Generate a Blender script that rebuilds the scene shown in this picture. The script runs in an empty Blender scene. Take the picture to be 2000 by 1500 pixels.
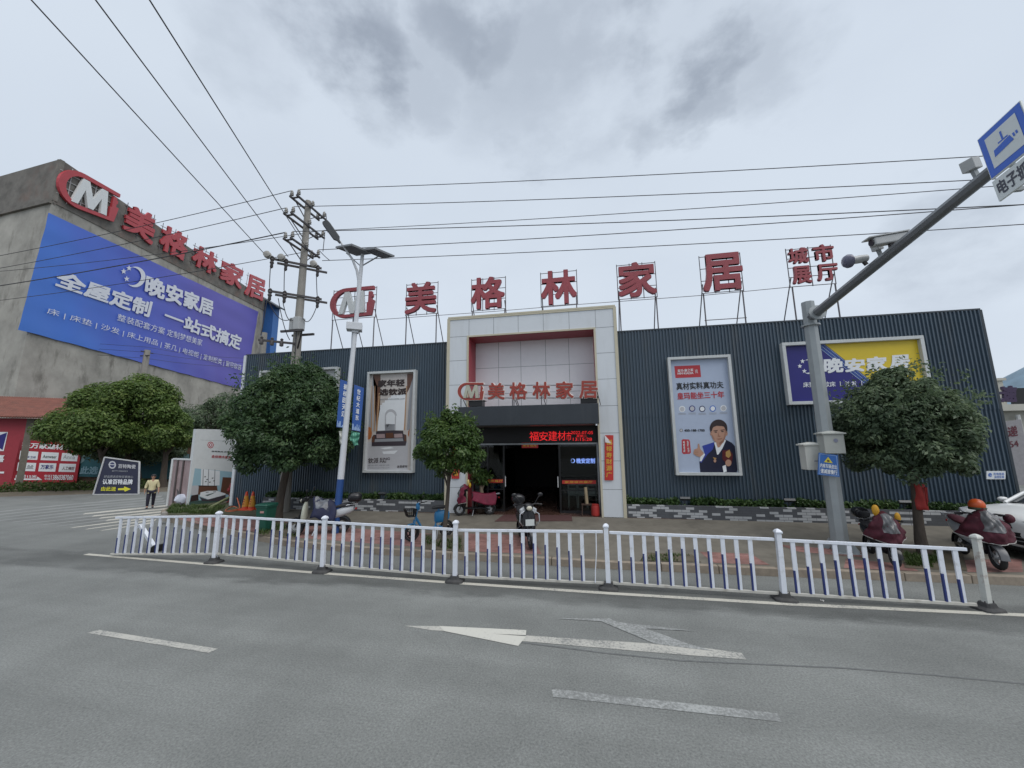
import bpy, bmesh, math, random
import numpy as np
from mathutils import Vector, Matrix
rnd = random.Random(7)
R = math.radians
sc = bpy.context.scene
C = sc.collection

# ---------------------------------------------------------------- camera
CAM_H, F_PX = 2.7, 745.0
yaw, pit, rol = R(11.0), R(8.9), R(-0.55)
fwd = Vector((-math.sin(yaw)*math.cos(pit), math.cos(yaw)*math.cos(pit), math.sin(pit)))
r0 = Vector((math.cos(yaw), math.sin(yaw), 0)); u0 = r0.cross(fwd)
c_r = r0*math.cos(rol) + u0*math.sin(rol); c_u = -r0*math.sin(rol) + u0*math.cos(rol)
CAM = Vector((0, 0, CAM_H))
cd = bpy.data.cameras.new('camera'); cam = bpy.data.objects.new('camera', cd); C.objects.link(cam)
m = Matrix((c_r, c_u, -fwd)).transposed().to_4x4(); m.translation = CAM
cam.matrix_world = m
cd.sensor_width = 36; cd.sensor_fit = 'HORIZONTAL'; cd.lens = F_PX*36/2000; cd.clip_start = 0.05; cd.clip_end = 3000
sc.camera = cam
# ---------------------------------------------------------------- exposure / world / sun
sc.view_settings.view_transform = 'Standard'; sc.view_settings.look = 'None'
sc.view_settings.exposure = 0; sc.view_settings.gamma = 1
SUN_EL, SUN_ROT = R(52), R(128)
def make_world():
    w = bpy.data.worlds.new('World'); sc.world = w; w.use_nodes = True
    nt = w.node_tree; N = nt.nodes; L = nt.links; N.clear()
    out = N.new('ShaderNodeOutputWorld'); bg = N.new('ShaderNodeBackground'); L.new(bg.outputs[0], out.inputs[0])
    sky = N.new('ShaderNodeTexSky'); sky.sky_type = 'NISHITA'; sky.sun_disc = False
    sky.sun_elevation = SUN_EL; sky.sun_rotation = SUN_ROT; sky.dust_density = 3; sky.air_density = 1.0
    bg.inputs[1].default_value = 0.1
    tc = N.new('ShaderNodeTexCoord')
    sep = N.new('ShaderNodeSeparateXYZ'); L.new(tc.outputs['Generated'], sep.inputs[0])
    def mth(op, a, b=None, clamp=False):
        n = N.new('ShaderNodeMath'); n.operation = op; n.use_clamp = clamp
        for i, v in enumerate((a, b)):
            if v is None: continue
            if isinstance(v, (int, float)): n.inputs[i].default_value = v
            else: L.new(v, n.inputs[i])
        return n.outputs[0]
    sc3 = N.new('ShaderNodeMapping'); sc3.inputs['Scale'].default_value = (1, 1, 1.7); L.new(tc.outputs['Generated'], sc3.inputs[0]); comb = sc3
    def noise(scale, det, rough, dist, seed):
        n = N.new('ShaderNodeTexNoise'); n.inputs['Scale'].default_value = scale; n.inputs['Detail'].default_value = det
        n.inputs['Roughness'].default_value = rough; n.inputs['Distortion'].default_value = dist
        mp = N.new('ShaderNodeMapping'); mp.inputs['Location'].default_value = (seed, seed*1.7, 0)
        L.new(comb.outputs[0], mp.inputs[0]); L.new(mp.outputs[0], n.inputs['Vector'])
        return n.outputs['Fac']
    def ramp(fac, a, b):
        n = N.new('ShaderNodeMapRange'); n.interpolation_type = 'SMOOTHSTEP'
        n.inputs[1].default_value = a; n.inputs[2].default_value = b
        L.new(fac, n.inputs[0]); return n.outputs[0]
    def mix(f, a, b):
        n = N.new('ShaderNodeMix'); n.data_type = 'RGBA'
        if isinstance(f, float): n.inputs[0].default_value = f
        else: L.new(f, n.inputs[0])
        for i, v in ((6, a), (7, b)):
            if isinstance(v, tuple): n.inputs[i].default_value = v + (1,)
            else: L.new(v, n.inputs[i])
        return n.outputs[2]
    # thin bright overcast with a broken dark deck in one part of the sky
    big = noise(1.6, 6, 0.55, 0.0, 3.1); fine = noise(5.0, 9, 0.58, 0.0, 11.3); soft = noise(0.9, 3, 0.5, 0.0, 21.7)
    wn = N.new('ShaderNodeTexNoise'); wn.inputs['Scale'].default_value = 4.5; wn.inputs['Detail'].default_value = 5; wn.inputs['Roughness'].default_value = 0.6; L.new(comb.outputs[0], wn.inputs['Vector'])
    w1 = N.new('ShaderNodeVectorMath'); w1.operation = 'MULTIPLY_ADD'; L.new(wn.outputs['Color'], w1.inputs[0]); w1.inputs[1].default_value = (0.26,)*3; L.new(tc.outputs['Generated'], w1.inputs[2])
    w2 = N.new('ShaderNodeVectorMath'); w2.operation = 'SUBTRACT'; L.new(w1.outputs[0], w2.inputs[0]); w2.inputs[1].default_value = (0.13,)*3
    wv = N.new('ShaderNodeVectorMath'); wv.operation = 'NORMALIZE'; L.new(w2.outputs[0], wv.inputs[0])
    def blob(x, y, r_out, r_in, k):
        d = (fwd*F_PX + c_u*(750-y) + c_r*(x-1000)).normalized()
        n = N.new('ShaderNodeVectorMath'); n.operation = 'DOT_PRODUCT'; L.new(wv.outputs[0], n.inputs[0]); n.inputs[1].default_value = d
        return mth('MULTIPLY', ramp(n.outputs['Value'], math.cos(R(r_out)), math.cos(R(r_in))), k)
    dark = None
    for bl in ((640, 20, 9, 1.5, 0.9), (700, 110, 8, 1, 0.95), (740, 190, 6, 0.5, 0.6), (920, 20, 8, 1, 0.8), (980, 80, 6, 0.5, 0.7), (1300, 40, 10, 1, 0.7), (1370, 130, 8, 1, 0.85), (1400, 200, 5, 0.5, 0.6), (1090, -100, 22, 6, 0.5), (1120, 110, 9, 1, 0.45), (840, 150, 7, 1, 0.4), (1500, 120, 8, 1, 0.4), (470, 60, 8, 1, 0.3), (1290, 180, 7, 1, 0.55), (1040, 280, 5, 0.5, 0.35), (1850, 490, 8, 1, 0.4), (1190, 190, 6, 0.5, 0.35)):
        o_ = blob(*bl); dark = o_ if dark is None else mth('MAXIMUM', dark, o_)
    brk = ramp(fine, 0.36, 0.62)
    dark = mth('MULTIPLY', dark, mth('ADD', mth('MULTIPLY', brk, 0.75), 0.25))
    pale = mix(ramp(soft, 0.3, 0.7), (6.6, 7.4, 8.45), (7.4, 8.2, 9.2))
    cloud = mix(dark, pale, (3.05, 3.55, 4.35))
    cloud = mix(mth('MULTIPLY', ramp(big, 0.45, 0.7), 0.2), cloud, (5.4, 6.0, 7.1))
    zen = ramp(sep.outputs[2], 0.85, 0.99)
    cloud = mix(mth('MULTIPLY', zen, 0.75), cloud, (30.0, 30.5, 31.2))
    L.new(mix(0.93, sky.outputs[0], cloud), bg.inputs[0])
make_world()
sl = bpy.data.lights.new('sun', 'SUN'); sl.energy = 1.5; sl.angle = R(40); sl.color = (1, 0.97, 0.93)
sun = bpy.data.objects.new('sun', sl); C.objects.link(sun)
sun.location = (0, 0, 40)
# sky rotation 0 = +Y, clockwise; sun_rotation 200 -> from behind the camera, a little left
sd = Vector((math.sin(SUN_ROT)*math.cos(SUN_EL), math.cos(SUN_ROT)*math.cos(SUN_EL), math.sin(SUN_EL)))
sun.rotation_euler = sd.to_track_quat('Z', 'Y').to_euler()

# ---------------------------------------------------------------- measuring helpers (real planes in the place)
def ray(x, y): return fwd*F_PX + c_r*(x-1000) + c_u*(750-y)
class Pl:
    """a real plane: wall or sign face; at() gives the point of it seen in that direction"""
    def __init__(s, p, n): s.p = Vector(p); s.n = Vector(n).normalized()
    def at(s, x, y, off=0.0):
        d = ray(x, y); t = (s.p-CAM).dot(s.n)/d.dot(s.n)
        return CAM + d*t + s.n*off
    def quad(s, pts): return [s.at(*p) for p in pts]
    def rect(s, x0, y0, x1, y1): return s.quad([(x0, y0), (x1, y0), (x1, y1), (x0, y1)])
def PY(y): return Pl((0, y, 0), (0, -1, 0))
def PZ(z): return Pl((0, 0, z), (0, 0, 1))
def PX(x): return Pl((x, 0, 0), (1, 0, 0))

# ---------------------------------------------------------------- materials
def nodes_of(mt):
    mt.use_nodes = True; nt = mt.node_tree
    return nt, nt.nodes, nt.links, nt.nodes['Principled BSDF']
MATS = {}
def mat(name, col, rough=0.6, metal=0.0, var=0.18, scale=5.0, bump=0.0, spec=0.4, streak=0.0, dirt=None, dscale=1.2, damt=0.5, emit=0.0, coords='Object', stretch=(1, 1, 1), detail=6):
    if name in MATS: return MATS[name]
    mt = bpy.data.materials.new(name); nt, N, L, P = nodes_of(mt); MATS[name] = mt
    P.inputs['Roughness'].default_value = rough; P.inputs['Metallic'].default_value = metal
    P.inputs['Specular IOR Level'].default_value = spec
    tc = N.new('ShaderNodeTexCoord'); mp = N.new('ShaderNodeMapping'); mp.inputs['Scale'].default_value = stretch
    L.new(tc.outputs[coords], mp.inputs[0])
    n1 = N.new('ShaderNodeTexNoise'); n1.inputs['Scale'].default_value = scale; n1.inputs['Detail'].default_value = detail
    n1.inputs['Roughness'].default_value = 0.65; L.new(mp.outputs[0], n1.inputs['Vector'])
    mr = N.new('ShaderNodeMapRange'); mr.inputs[1].default_value = 0.25; mr.inputs[2].default_value = 0.75
    mr.inputs[3].default_value = 1-var; mr.inputs[4].default_value = 1+var; L.new(n1.outputs['Fac'], mr.inputs[0])
    vm = N.new('ShaderNodeVectorMath'); vm.operation = 'SCALE'; vm.inputs[0].default_value = col
    L.new(mr.outputs[0], vm.inputs['Scale']); cur = vm.outputs[0]
    if dirt or streak:
        n2 = N.new('ShaderNodeTexNoise'); n2.inputs['Scale'].default_value = dscale; n2.inputs['Detail'].default_value = 8
        n2.inputs['Roughness'].default_value = 0.7
        if streak:
            m2 = N.new('ShaderNodeMapping'); m2.inputs['Scale'].default_value = (streak, streak, 0.25)
            L.new(tc.outputs[coords], m2.inputs[0]); L.new(m2.outputs[0], n2.inputs['Vector'])
        else: L.new(tc.outputs[coords], n2.inputs['Vector'])
        r2 = N.new('ShaderNodeMapRange'); r2.interpolation_type = 'SMOOTHSTEP'
        r2.inputs[1].default_value = 0.5; r2.inputs[2].default_value = 0.72; r2.inputs[4].default_value = damt
        L.new(n2.outputs['Fac'], r2.inputs[0])
        mx = N.new('ShaderNodeMix'); mx.data_type = 'RGBA'; L.new(r2.outputs[0], mx.inputs[0]); L.new(cur, mx.inputs[6])
        mx.inputs[7].default_value = tuple(dirt or [c*0.5 for c in col]) + (1,); cur = mx.outputs[2]
    L.new(cur, P.inputs['Base Color'])
    rr = N.new('ShaderNodeMapRange'); rr.inputs[3].default_value = max(0.02, rough-0.1); rr.inputs[4].default_value = min(1, rough+0.1)
    L.new(n1.outputs['Fac'], rr.inputs[0]); L.new(rr.outputs[0], P.inputs['Roughness'])
    if bump:
        b = N.new('ShaderNodeBump'); b.inputs['Strength'].default_value = bump; b.inputs['Distance'].default_value = 0.02
        L.new(n1.outputs['Fac'], b.inputs['Height']); L.new(b.outputs[0], P.inputs['Normal'])
    if emit:
        P.inputs['Emission Color'].default_value = tuple(col) + (1,); P.inputs['Emission Strength'].default_value = emit
    return mt
def leafmat(name, dark, mid, light, rough=0.45, transl=0.25):
    mt = bpy.data.materials.new(name); nt, N, L, P = nodes_of(mt); MATS[name] = mt
    g = N.new('ShaderNodeNewGeometry'); cr = N.new('ShaderNodeValToRGB'); e = cr.color_ramp.elements
    e[0].color = dark + (1,); e[1].color = light + (1,); k = cr.color_ramp.elements.new(0.5); k.color = mid + (1,)
    tc = N.new('ShaderNodeTexCoord'); nz = N.new('ShaderNodeTexNoise'); nz.inputs['Scale'].default_value = 1.6; nz.inputs['Detail'].default_value = 2
    L.new(tc.outputs['Object'], nz.inputs['Vector'])
    ad = N.new('ShaderNodeMath'); ad.operation = 'MULTIPLY_ADD'; ad.inputs[1].default_value = 0.5
    sb = N.new('ShaderNodeMapRange'); sb.inputs[1].default_value = 0.3; sb.inputs[2].default_value = 0.7; sb.inputs[4].default_value = 0.5
    L.new(nz.outputs['Fac'], sb.inputs[0]); L.new(g.outputs['Random Per Island'], ad.inputs[0]); L.new(sb.outputs[0], ad.inputs[2])
    L.new(ad.outputs[0], cr.inputs[0]); L.new(cr.outputs[0], P.inputs['Base Color'])
    P.inputs['Roughness'].default_value = rough; P.inputs['Specular IOR Level'].default_value = 0.35
    tr = N.new('ShaderNodeBsdfTranslucent'); L.new(cr.outputs[0], tr.inputs[0])
    mx = N.new('ShaderNodeMixShader'); mx.inputs[0].default_value = transl
    out = N['Material Output']; L.new(P.outputs[0], mx.inputs[1]); L.new(tr.outputs[0], mx.inputs[2]); L.new(mx.outputs[0], out.inputs[0])
    return mt
def glassmat(name, tint=(0.75, 0.8, 0.8), refl=0.10, rough=0.02):
    mt = bpy.data.materials.new(name); nt, N, L, P = nodes_of(mt); MATS[name] = mt
    N.remove(P); t = N.new('ShaderNodeBsdfTransparent'); t.inputs[0].default_value = tint + (1,)
    g = N.new('ShaderNodeBsdfGlossy'); g.inputs['Roughness'].default_value = rough
    lw = N.new('ShaderNodeLayerWeight'); lw.inputs[0].default_value = 0.25
    ml = N.new('ShaderNodeMath'); ml.operation = 'MULTIPLY_ADD'; ml.inputs[1].default_value = 0.14; ml.inputs[2].default_value = refl*0.5; ml.use_clamp = True
    L.new(lw.outputs['Fresnel'], ml.inputs[0])
    mx = N.new('ShaderNodeMixShader'); L.new(ml.outputs[0], mx.inputs[0]); L.new(t.outputs[0], mx.inputs[1]); L.new(g.outputs[0], mx.inputs[2])
    L.new(mx.outputs[0], N['Material Output'].inputs[0]); return mt
def gradmat(name, stops, axis, rough=0.5, noise=0.1):
    """printed colour sweep across a sign, in the sign's own object coordinates (axis = vector in metres)"""
    mt = bpy.data.materials.new(name); nt, N, L, P = nodes_of(mt); MATS[name] = mt
    tc = N.new('ShaderNodeTexCoord'); d = N.new('ShaderNodeVectorMath'); d.operation = 'DOT_PRODUCT'
    L.new(tc.outputs['Object'], d.inputs[0]); d.inputs[1].default_value = axis
    nz = N.new('ShaderNodeTexNoise'); nz.inputs['Scale'].default_value = 0.35; nz.inputs['Detail'].default_value = 2; L.new(tc.outputs['Object'], nz.inputs['Vector'])
    a = N.new('ShaderNodeMath'); a.operation = 'MULTIPLY_ADD'; a.inputs[1].default_value = noise
    L.new(nz.outputs['Fac'], a.inputs[0]); L.new(d.outputs['Value'], a.inputs[2])
    cr = N.new('ShaderNodeValToRGB'); e = cr.color_ramp.elements
    e[0].position, e[0].color = stops[0][0], stops[0][1] + (1,); e[1].position, e[1].color = stops[-1][0], stops[-1][1] + (1,)
    for p, c in stops[1:-1]:
        k = e.new(p); k.color = c + (1,)
    L.new(a.outputs[0], cr.inputs[0]); L.new(cr.outputs[0], P.inputs['Base Color']); P.inputs['Roughness'].default_value = rough
    return mt

# ---------------------------------------------------------------- object helpers
W = {}
def tag(o, label=None, cat=None, group=None, kind=None):
    if label: o['label'] = label
    if cat: o['category'] = cat
    if group: o['group'] = group
    if kind: o['kind'] = kind
    return o
def thing(name, label, cat, loc=(0, 0, 0), rz=0.0, group=None, kind=None):
    o = bpy.data.objects.new(name, None); C.objects.link(o); o.empty_display_size = 0.2
    o.location = loc; o.rotation_euler = (0, 0, rz)
    W[o.name] = Matrix.Translation(loc) @ Matrix.Rotation(rz, 4, 'Z')
    return tag(o, label, cat, group, kind)
def dup(o, parent=None):
    c = o.copy(); C.objects.link(c)
    if parent: c.parent = parent
    for ch in list(o.children): dup(ch, c)
    return c
def frame_of(d):
    d = d.normalized(); a = Vector((0, 0, 1)) if abs(d.z) < 0.95 else Vector((1, 0, 0))
    s = d.cross(a).normalized(); return s, s.cross(d).normalized()
class MB:
    def __init__(s): s.V = []; s.F = []; s.I = []; s.mi = 0
    def add(s, vs, fs, mi=None):
        b = len(s.V); s.V += [Vector(v) for v in vs]; s.F += [tuple(i+b for i in f) for f in fs]; s.I += [s.mi if mi is None else mi]*len(fs); return s
    def box(s, c, d, rz=0.0, mi=None, M=None):
        x, y, z = d[0]/2, d[1]/2, d[2]/2
        vs = [Vector((i, j, k)) for i in (-x, x) for j in (-y, y) for k in (-z, z)]
        T = Matrix.Translation(c) @ (M.to_4x4() if M is not None else Matrix.Rotation(rz, 4, 'Z'))
        return s.add([T @ v for v in vs], [(0, 1, 3, 2), (4, 6, 7, 5), (0, 4, 5, 1), (2, 3, 7, 6), (0, 2, 6, 4), (1, 5, 7, 3)], mi)
    def bx(s, x0, x1, y0, y1, z0, z1, mi=None): return s.box(((x0+x1)/2, (y0+y1)/2, (z0+z1)/2), (abs(x1-x0), abs(y1-y0), abs(z1-z0)), mi=mi)
    def bar(s, p, q, w, h=None, mi=None):
        p, q = Vector(p), Vector(q); h = h or w; a, b = frame_of(q-p); a *= w/2; b *= h/2
        return s.add([p-a-b, p+a-b, p+a+b, p-a+b, q-a-b, q+a-b, q+a+b, q-a+b], [(3, 2, 1, 0), (4, 5, 6, 7), (0, 1, 5, 4), (1, 2, 6, 5), (2, 3, 7, 6), (3, 0, 4, 7)], mi)
    def tube(s, pts, r, n=8, mi=None, cap=True):
        pts = [Vector(p) for p in pts]; k = len(pts); rs = r if isinstance(r, (list, tuple)) else [r]*k
        vs, a0 = [], None
        for i, p in enumerate(pts):
            d = (pts[min(i+1, k-1)]-pts[max(i-1, 0)]).normalized()
            if a0 is None: a, b = frame_of(d)
            else:
                a = (a0 - d*a0.dot(d)); a = a.normalized() if a.length > 1e-6 else frame_of(d)[0]; b = a.cross(d).normalized()
            a0 = a
            for j in range(n):
                t = 2*math.pi*j/n; vs.append(p + (a*math.cos(t)+b*math.sin(t))*rs[i])
        fs = [(i*n+j, i*n+(j+1) % n, (i+1)*n+(j+1) % n, (i+1)*n+j) for i in range(k-1) for j in range(n)]
        if cap: fs += [tuple(range(n-1, -1, -1)), tuple(range((k-1)*n, k*n))]
        return s.add(vs, fs, mi)
    def loft(s, rings, cap=True, mi=None, closed=True):
        n = len(rings[0]); k = len(rings); vs = [v for r in rings for v in r]
        fs = [(i*n+j, i*n+(j+1) % n, (i+1)*n+(j+1) % n, (i+1)*n+j) for i in range(k-1) for j in range(n if closed else n-1)]
        if cap and closed: fs += [tuple(range(n-1, -1, -1)), tuple(range((k-1)*n, k*n))]
        return s.add(vs, fs, mi)
    def lathe(s, prof, c=(0, 0, 0), n=20, mi=None, axis=None):
        c = Vector(c); ax = Vector(axis).normalized() if axis else Vector((0, 0, 1)); a, b = frame_of(ax)
        rings = [[c + ax*z + (a*math.cos(2*math.pi*j/n)+b*math.sin(2*math.pi*j/n))*max(r, 1e-4) for j in range(n)] for r, z in prof]
        return s.loft(rings, True, mi)
    def ell(s, c, r, nu=14, nv=9, mi=None, M=None):
        rings = []
        for i in range(1, nv):
            t = math.pi*i/nv-math.pi/2
            rg = [Vector((r[0]*math.cos(t)*math.cos(2*math.pi*j/nu), r[1]*math.cos(t)*math.sin(2*math.pi*j/nu), r[2]*math.sin(t))) for j in range(nu)]
            if M is not None: rg = [M @ v for v in rg]
            rings.append([v+Vector(c) for v in rg])
        return s.loft(rings, True, mi)
    def prism(s, poly, vec, mi=None):
        poly = [Vector(p) for p in poly]; v = Vector(vec); n = len(poly)
        fs = [tuple(range(n)), tuple(range(2*n-1, n-1, -1))] + [(i, i+n, (i+1) % n+n, (i+1) % n) for i in range(n)]
        return s.add(poly+[p+v for p in poly], fs, mi)
    def poly(s, pts, mi=None): return s.add(pts, [tuple(range(len(pts)))], mi)
    def grid(s, fn, nu, nv, mi=None):
        vs = [fn(i/nu, j/nv) for j in range(nv+1) for i in range(nu+1)]
        return s.add(vs, [(j*(nu+1)+i, j*(nu+1)+i+1, (j+1)*(nu+1)+i+1, (j+1)*(nu+1)+i) for j in range(nv) for i in range(nu)], mi)
    def build(s, name, mats, parent=None, smooth=False, local=False, bev=0.0, solid=0.0, sub=0, ang=42, fix=True):
        me = bpy.data.meshes.new(name)
        vs = s.V
        loc = None
        if parent is not None and not local:
            T = W[parent.name].inverted(); vs = [T @ v for v in vs]
        elif parent is None:
            xs = [v.x for v in vs]; ys = [v.y for v in vs]; zs = [v.z for v in vs]
            loc = Vector(((min(xs)+max(xs))/2, (min(ys)+max(ys))/2, min(zs))); vs = [v-loc for v in vs]
        me.from_pydata([tuple(v) for v in vs], [], s.F)
        for mt in (mats if isinstance(mats, (list, tuple)) else [mats]): me.materials.append(mt)
        me.polygons.foreach_set('material_index', s.I)
        if fix:
            bm = bmesh.new(); bm.from_mesh(me); bmesh.ops.recalc_face_normals(bm, faces=bm.faces); bm.to_mesh(me); bm.free()
        if smooth:
            me.shade_smooth(); me.set_sharp_from_angle(angle=R(ang))
        o = bpy.data.objects.new(name, me); C.objects.link(o)
        if parent is not None: o.parent = parent; W[o.name] = W[parent.name]
        else: o.location = loc; W[o.name] = Matrix.Translation(loc)
        if solid:
            md = o.modifiers.new('thick', 'SOLIDIFY'); md.thickness = solid; md.offset = 0
        if sub:
            md = o.modifiers.new('sub', 'SUBSURF'); md.levels = sub; md.render_levels = sub
        if bev:
            md = o.modifiers.new('bev', 'BEVEL'); md.width = bev; md.segments = 2; md.limit_method = 'ANGLE'; md.angle_limit = R(40)
        return o
TXT = {}
def text_mesh(s, solid):
    k = (s, solid)
    if k not in TXT:
        cu = bpy.data.curves.new('t', 'FONT'); cu.body = s; cu.resolution_u = 3; cu.size = 1
        cu.extrude = 0.5 if solid else 0; cu.fill_mode = 'BOTH'
        ob = bpy.data.objects.new('t', cu); C.objects.link(ob)
        me = bpy.data.meshes.new_from_object(ob)
        V = np.zeros(len(me.vertices)*3, 'f'); me.vertices.foreach_get('co', V); V = V.reshape(-1, 3)
        Fs = [tuple(p.vertices) for p in me.polygons]
        bpy.data.objects.remove(ob); bpy.data.curves.remove(cu); bpy.data.meshes.remove(me)
        TXT[k] = (V, Fs)
    return TXT[k]
def add_text(mb, s, quad, n, bold=0.0, depth=0.0, off=0.004, mi=None):
    """letters filling a quad (TL, TR, BR, BL) of a real surface; heavy weights are built up from shifted strokes"""
    V, Fs = text_mesh(s, depth > 0)
    if not len(V): return mb
    tl, tr, br, bl = [Vector(q) for q in quad]; n = Vector(n).normalized()
    lo, hi = V.min(0), V.max(0); b = bold if bold > 0.008 else 0.0
    sh = [(0, 0)]+([(b*i, b*j) for i, j in (((1, 1), (-1, 1), (-1, -1), (1, -1)) if b < 0.022 else ((1, 1), (-1, 1), (-1, -1), (1, -1), (1, 0), (-1, 0), (0, 1), (0, -1)))] if b else [])
    sx, sy = max(hi[0]-lo[0]+2*b, 1e-6), max(hi[1]-lo[1]+2*b, 1e-6); st = min(0.0006, 0.02*(tl-bl).length/9) if depth == 0 else 0.0012
    for i, (dx, dy) in enumerate(sh):
        vs = []
        for x, y, w in V.tolist():
            u, v = (x-lo[0]+b+dx)/sx, (y-lo[1]+b+dy)/sy
            p = (tl*(1-u)+tr*u)*v + (bl*(1-u)+br*u)*(1-v)
            vs.append(p + n*(off + (depth*(w+0.5) if depth else 0) + st*i))
        mb.add(vs, Fs, mi)
    return mb
def text(name, s, quad, n, mt, parent=None, **k):
    mb = MB(); add_text(mb, s, quad, n, **k); return mb.build(name, mt, parent, fix=False)
def art(mb, pl, pts, mi, layer=1, flat=True): mb.poly([pl.at(x, y, 0.003*layer) for x, y in pts], mi)
def circ(x, y, rx, ry=None, n=20, a0=0, a1=360): 
    ry = ry or rx; return [(x+rx*math.cos(R(a0+(a1-a0)*i/n)), y+ry*math.sin(R(a0+(a1-a0)*i/n))) for i in range(n if a1-a0 == 360 else n+1)]
def star(x, y, r): return [(x+(r if i % 2 == 0 else r*0.42)*math.sin(math.pi*i/5), y-(r if i % 2 == 0 else r*0.42)*math.cos(math.pi*i/5)) for i in range(10)]
def moon(x, y, r, th=0.62, tilt=0):
    a = [(math.cos(R(t)), math.sin(R(t))) for t in range(-125, 126, 10)]
    b = [(-0.30+0.864*math.cos(R(t)), 0.864*math.sin(R(t))) for t in range(107, -108, -10)]
    c, s_ = math.cos(R(tilt)), math.sin(R(tilt))
    return [(x+r*(px*c-py*s_), y+r*(px*s_+py*c)) for px, py in a+b]
nrng = np.random.default_rng(5)
def leaves(name, P, Nn, size, mats, parent=None, aspect=0.5, droop=0.35, smin=0.7):
    n = len(P); rng = nrng
    d = rng.normal(size=(n, 3)); d[:, 2] -= droop*1.5
    d -= Nn*np.sum(d*Nn, 1, keepdims=True); d /= np.linalg.norm(d, axis=1, keepdims=True)+1e-9
    s = np.cross(Nn, d); L = size*(smin+(1.35-smin)*rng.random((n, 1)))
    up = Nn*L*0.12
    V = np.stack([P, P+d*L*0.5+s*L*aspect*0.5+up, P+d*L-up, P+d*L*0.5-s*L*aspect*0.5+up], 1).reshape(-1, 3)
    T = np.array(W[parent.name].inverted()) if parent is not None else None
    loc = None
    if T is not None: V = V @ T[:3, :3].T + T[:3, 3]
    else:
        lo, hi = V.min(0), V.max(0); loc = np.array([(lo[0]+hi[0])/2, (lo[1]+hi[1])/2, lo[2]]); V = V-loc
    me = bpy.data.meshes.new(name); me.vertices.add(4*n); me.vertices.foreach_set('co', V.astype('f').ravel())
    me.loops.add(4*n); me.loops.foreach_set('vertex_index', np.arange(4*n, dtype='i'))
    me.polygons.add(n); me.polygons.foreach_set('loop_start', np.arange(0, 4*n, 4, dtype='i'))
    me.update(); me.validate(); me.materials.append(mats)
    o = bpy.data.objects.new(name, me); C.objects.link(o)
    if parent is not None: o.parent = parent; W[o.name] = W[parent.name]
    else: o.location = loc; W[o.name] = Matrix.Translation(loc)
    return o
def unit(n, rng):
    v = rng.normal(size=(n, 3)); return v/np.linalg.norm(v, axis=1, keepdims=True)
def crown_pts(c, rad, nclump, cr, nleaf, rng, fill=0.25, low=-0.75, dome=0.3):
    c = np.array(c, float); rad = np.array(rad, float)
    u = unit(nclump*3, rng); u = u[u[:, 2] > low][:nclump]
    cc = c + u*rad*(0.66+0.30*rng.random((len(u), 1)))
    crs = cr*(0.65+0.7*rng.random(len(u)))
    k = rng.integers(0, len(u), nleaf); q = unit(nleaf, rng)
    q = q + u[k]*0.75; q /= np.linalg.norm(q, axis=1, keepdims=True)
    P = cc[k] + q*crs[k][:, None]*(0.55+0.5*rng.random((nleaf, 1)))*np.array([1, 1, 0.85])
    nn = q*0.8 + unit(nleaf, rng)*0.6 + np.array([0, 0, 0.75]); nn /= np.linalg.norm(nn, axis=1, keepdims=True)
    P[:, :2] = c[:2]+(P[:, :2]-c[:2])*(1-dome*np.clip((P[:, 2:3]-c[2])/rad[2], 0, 1))
    nf = int(nleaf*fill); w = unit(nf, rng)*(rng.random((nf, 1))**0.4)*0.78
    P2 = c + w*rad; n2 = unit(nf, rng)
    return np.vstack([P, P2]), np.vstack([nn, n2])
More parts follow.
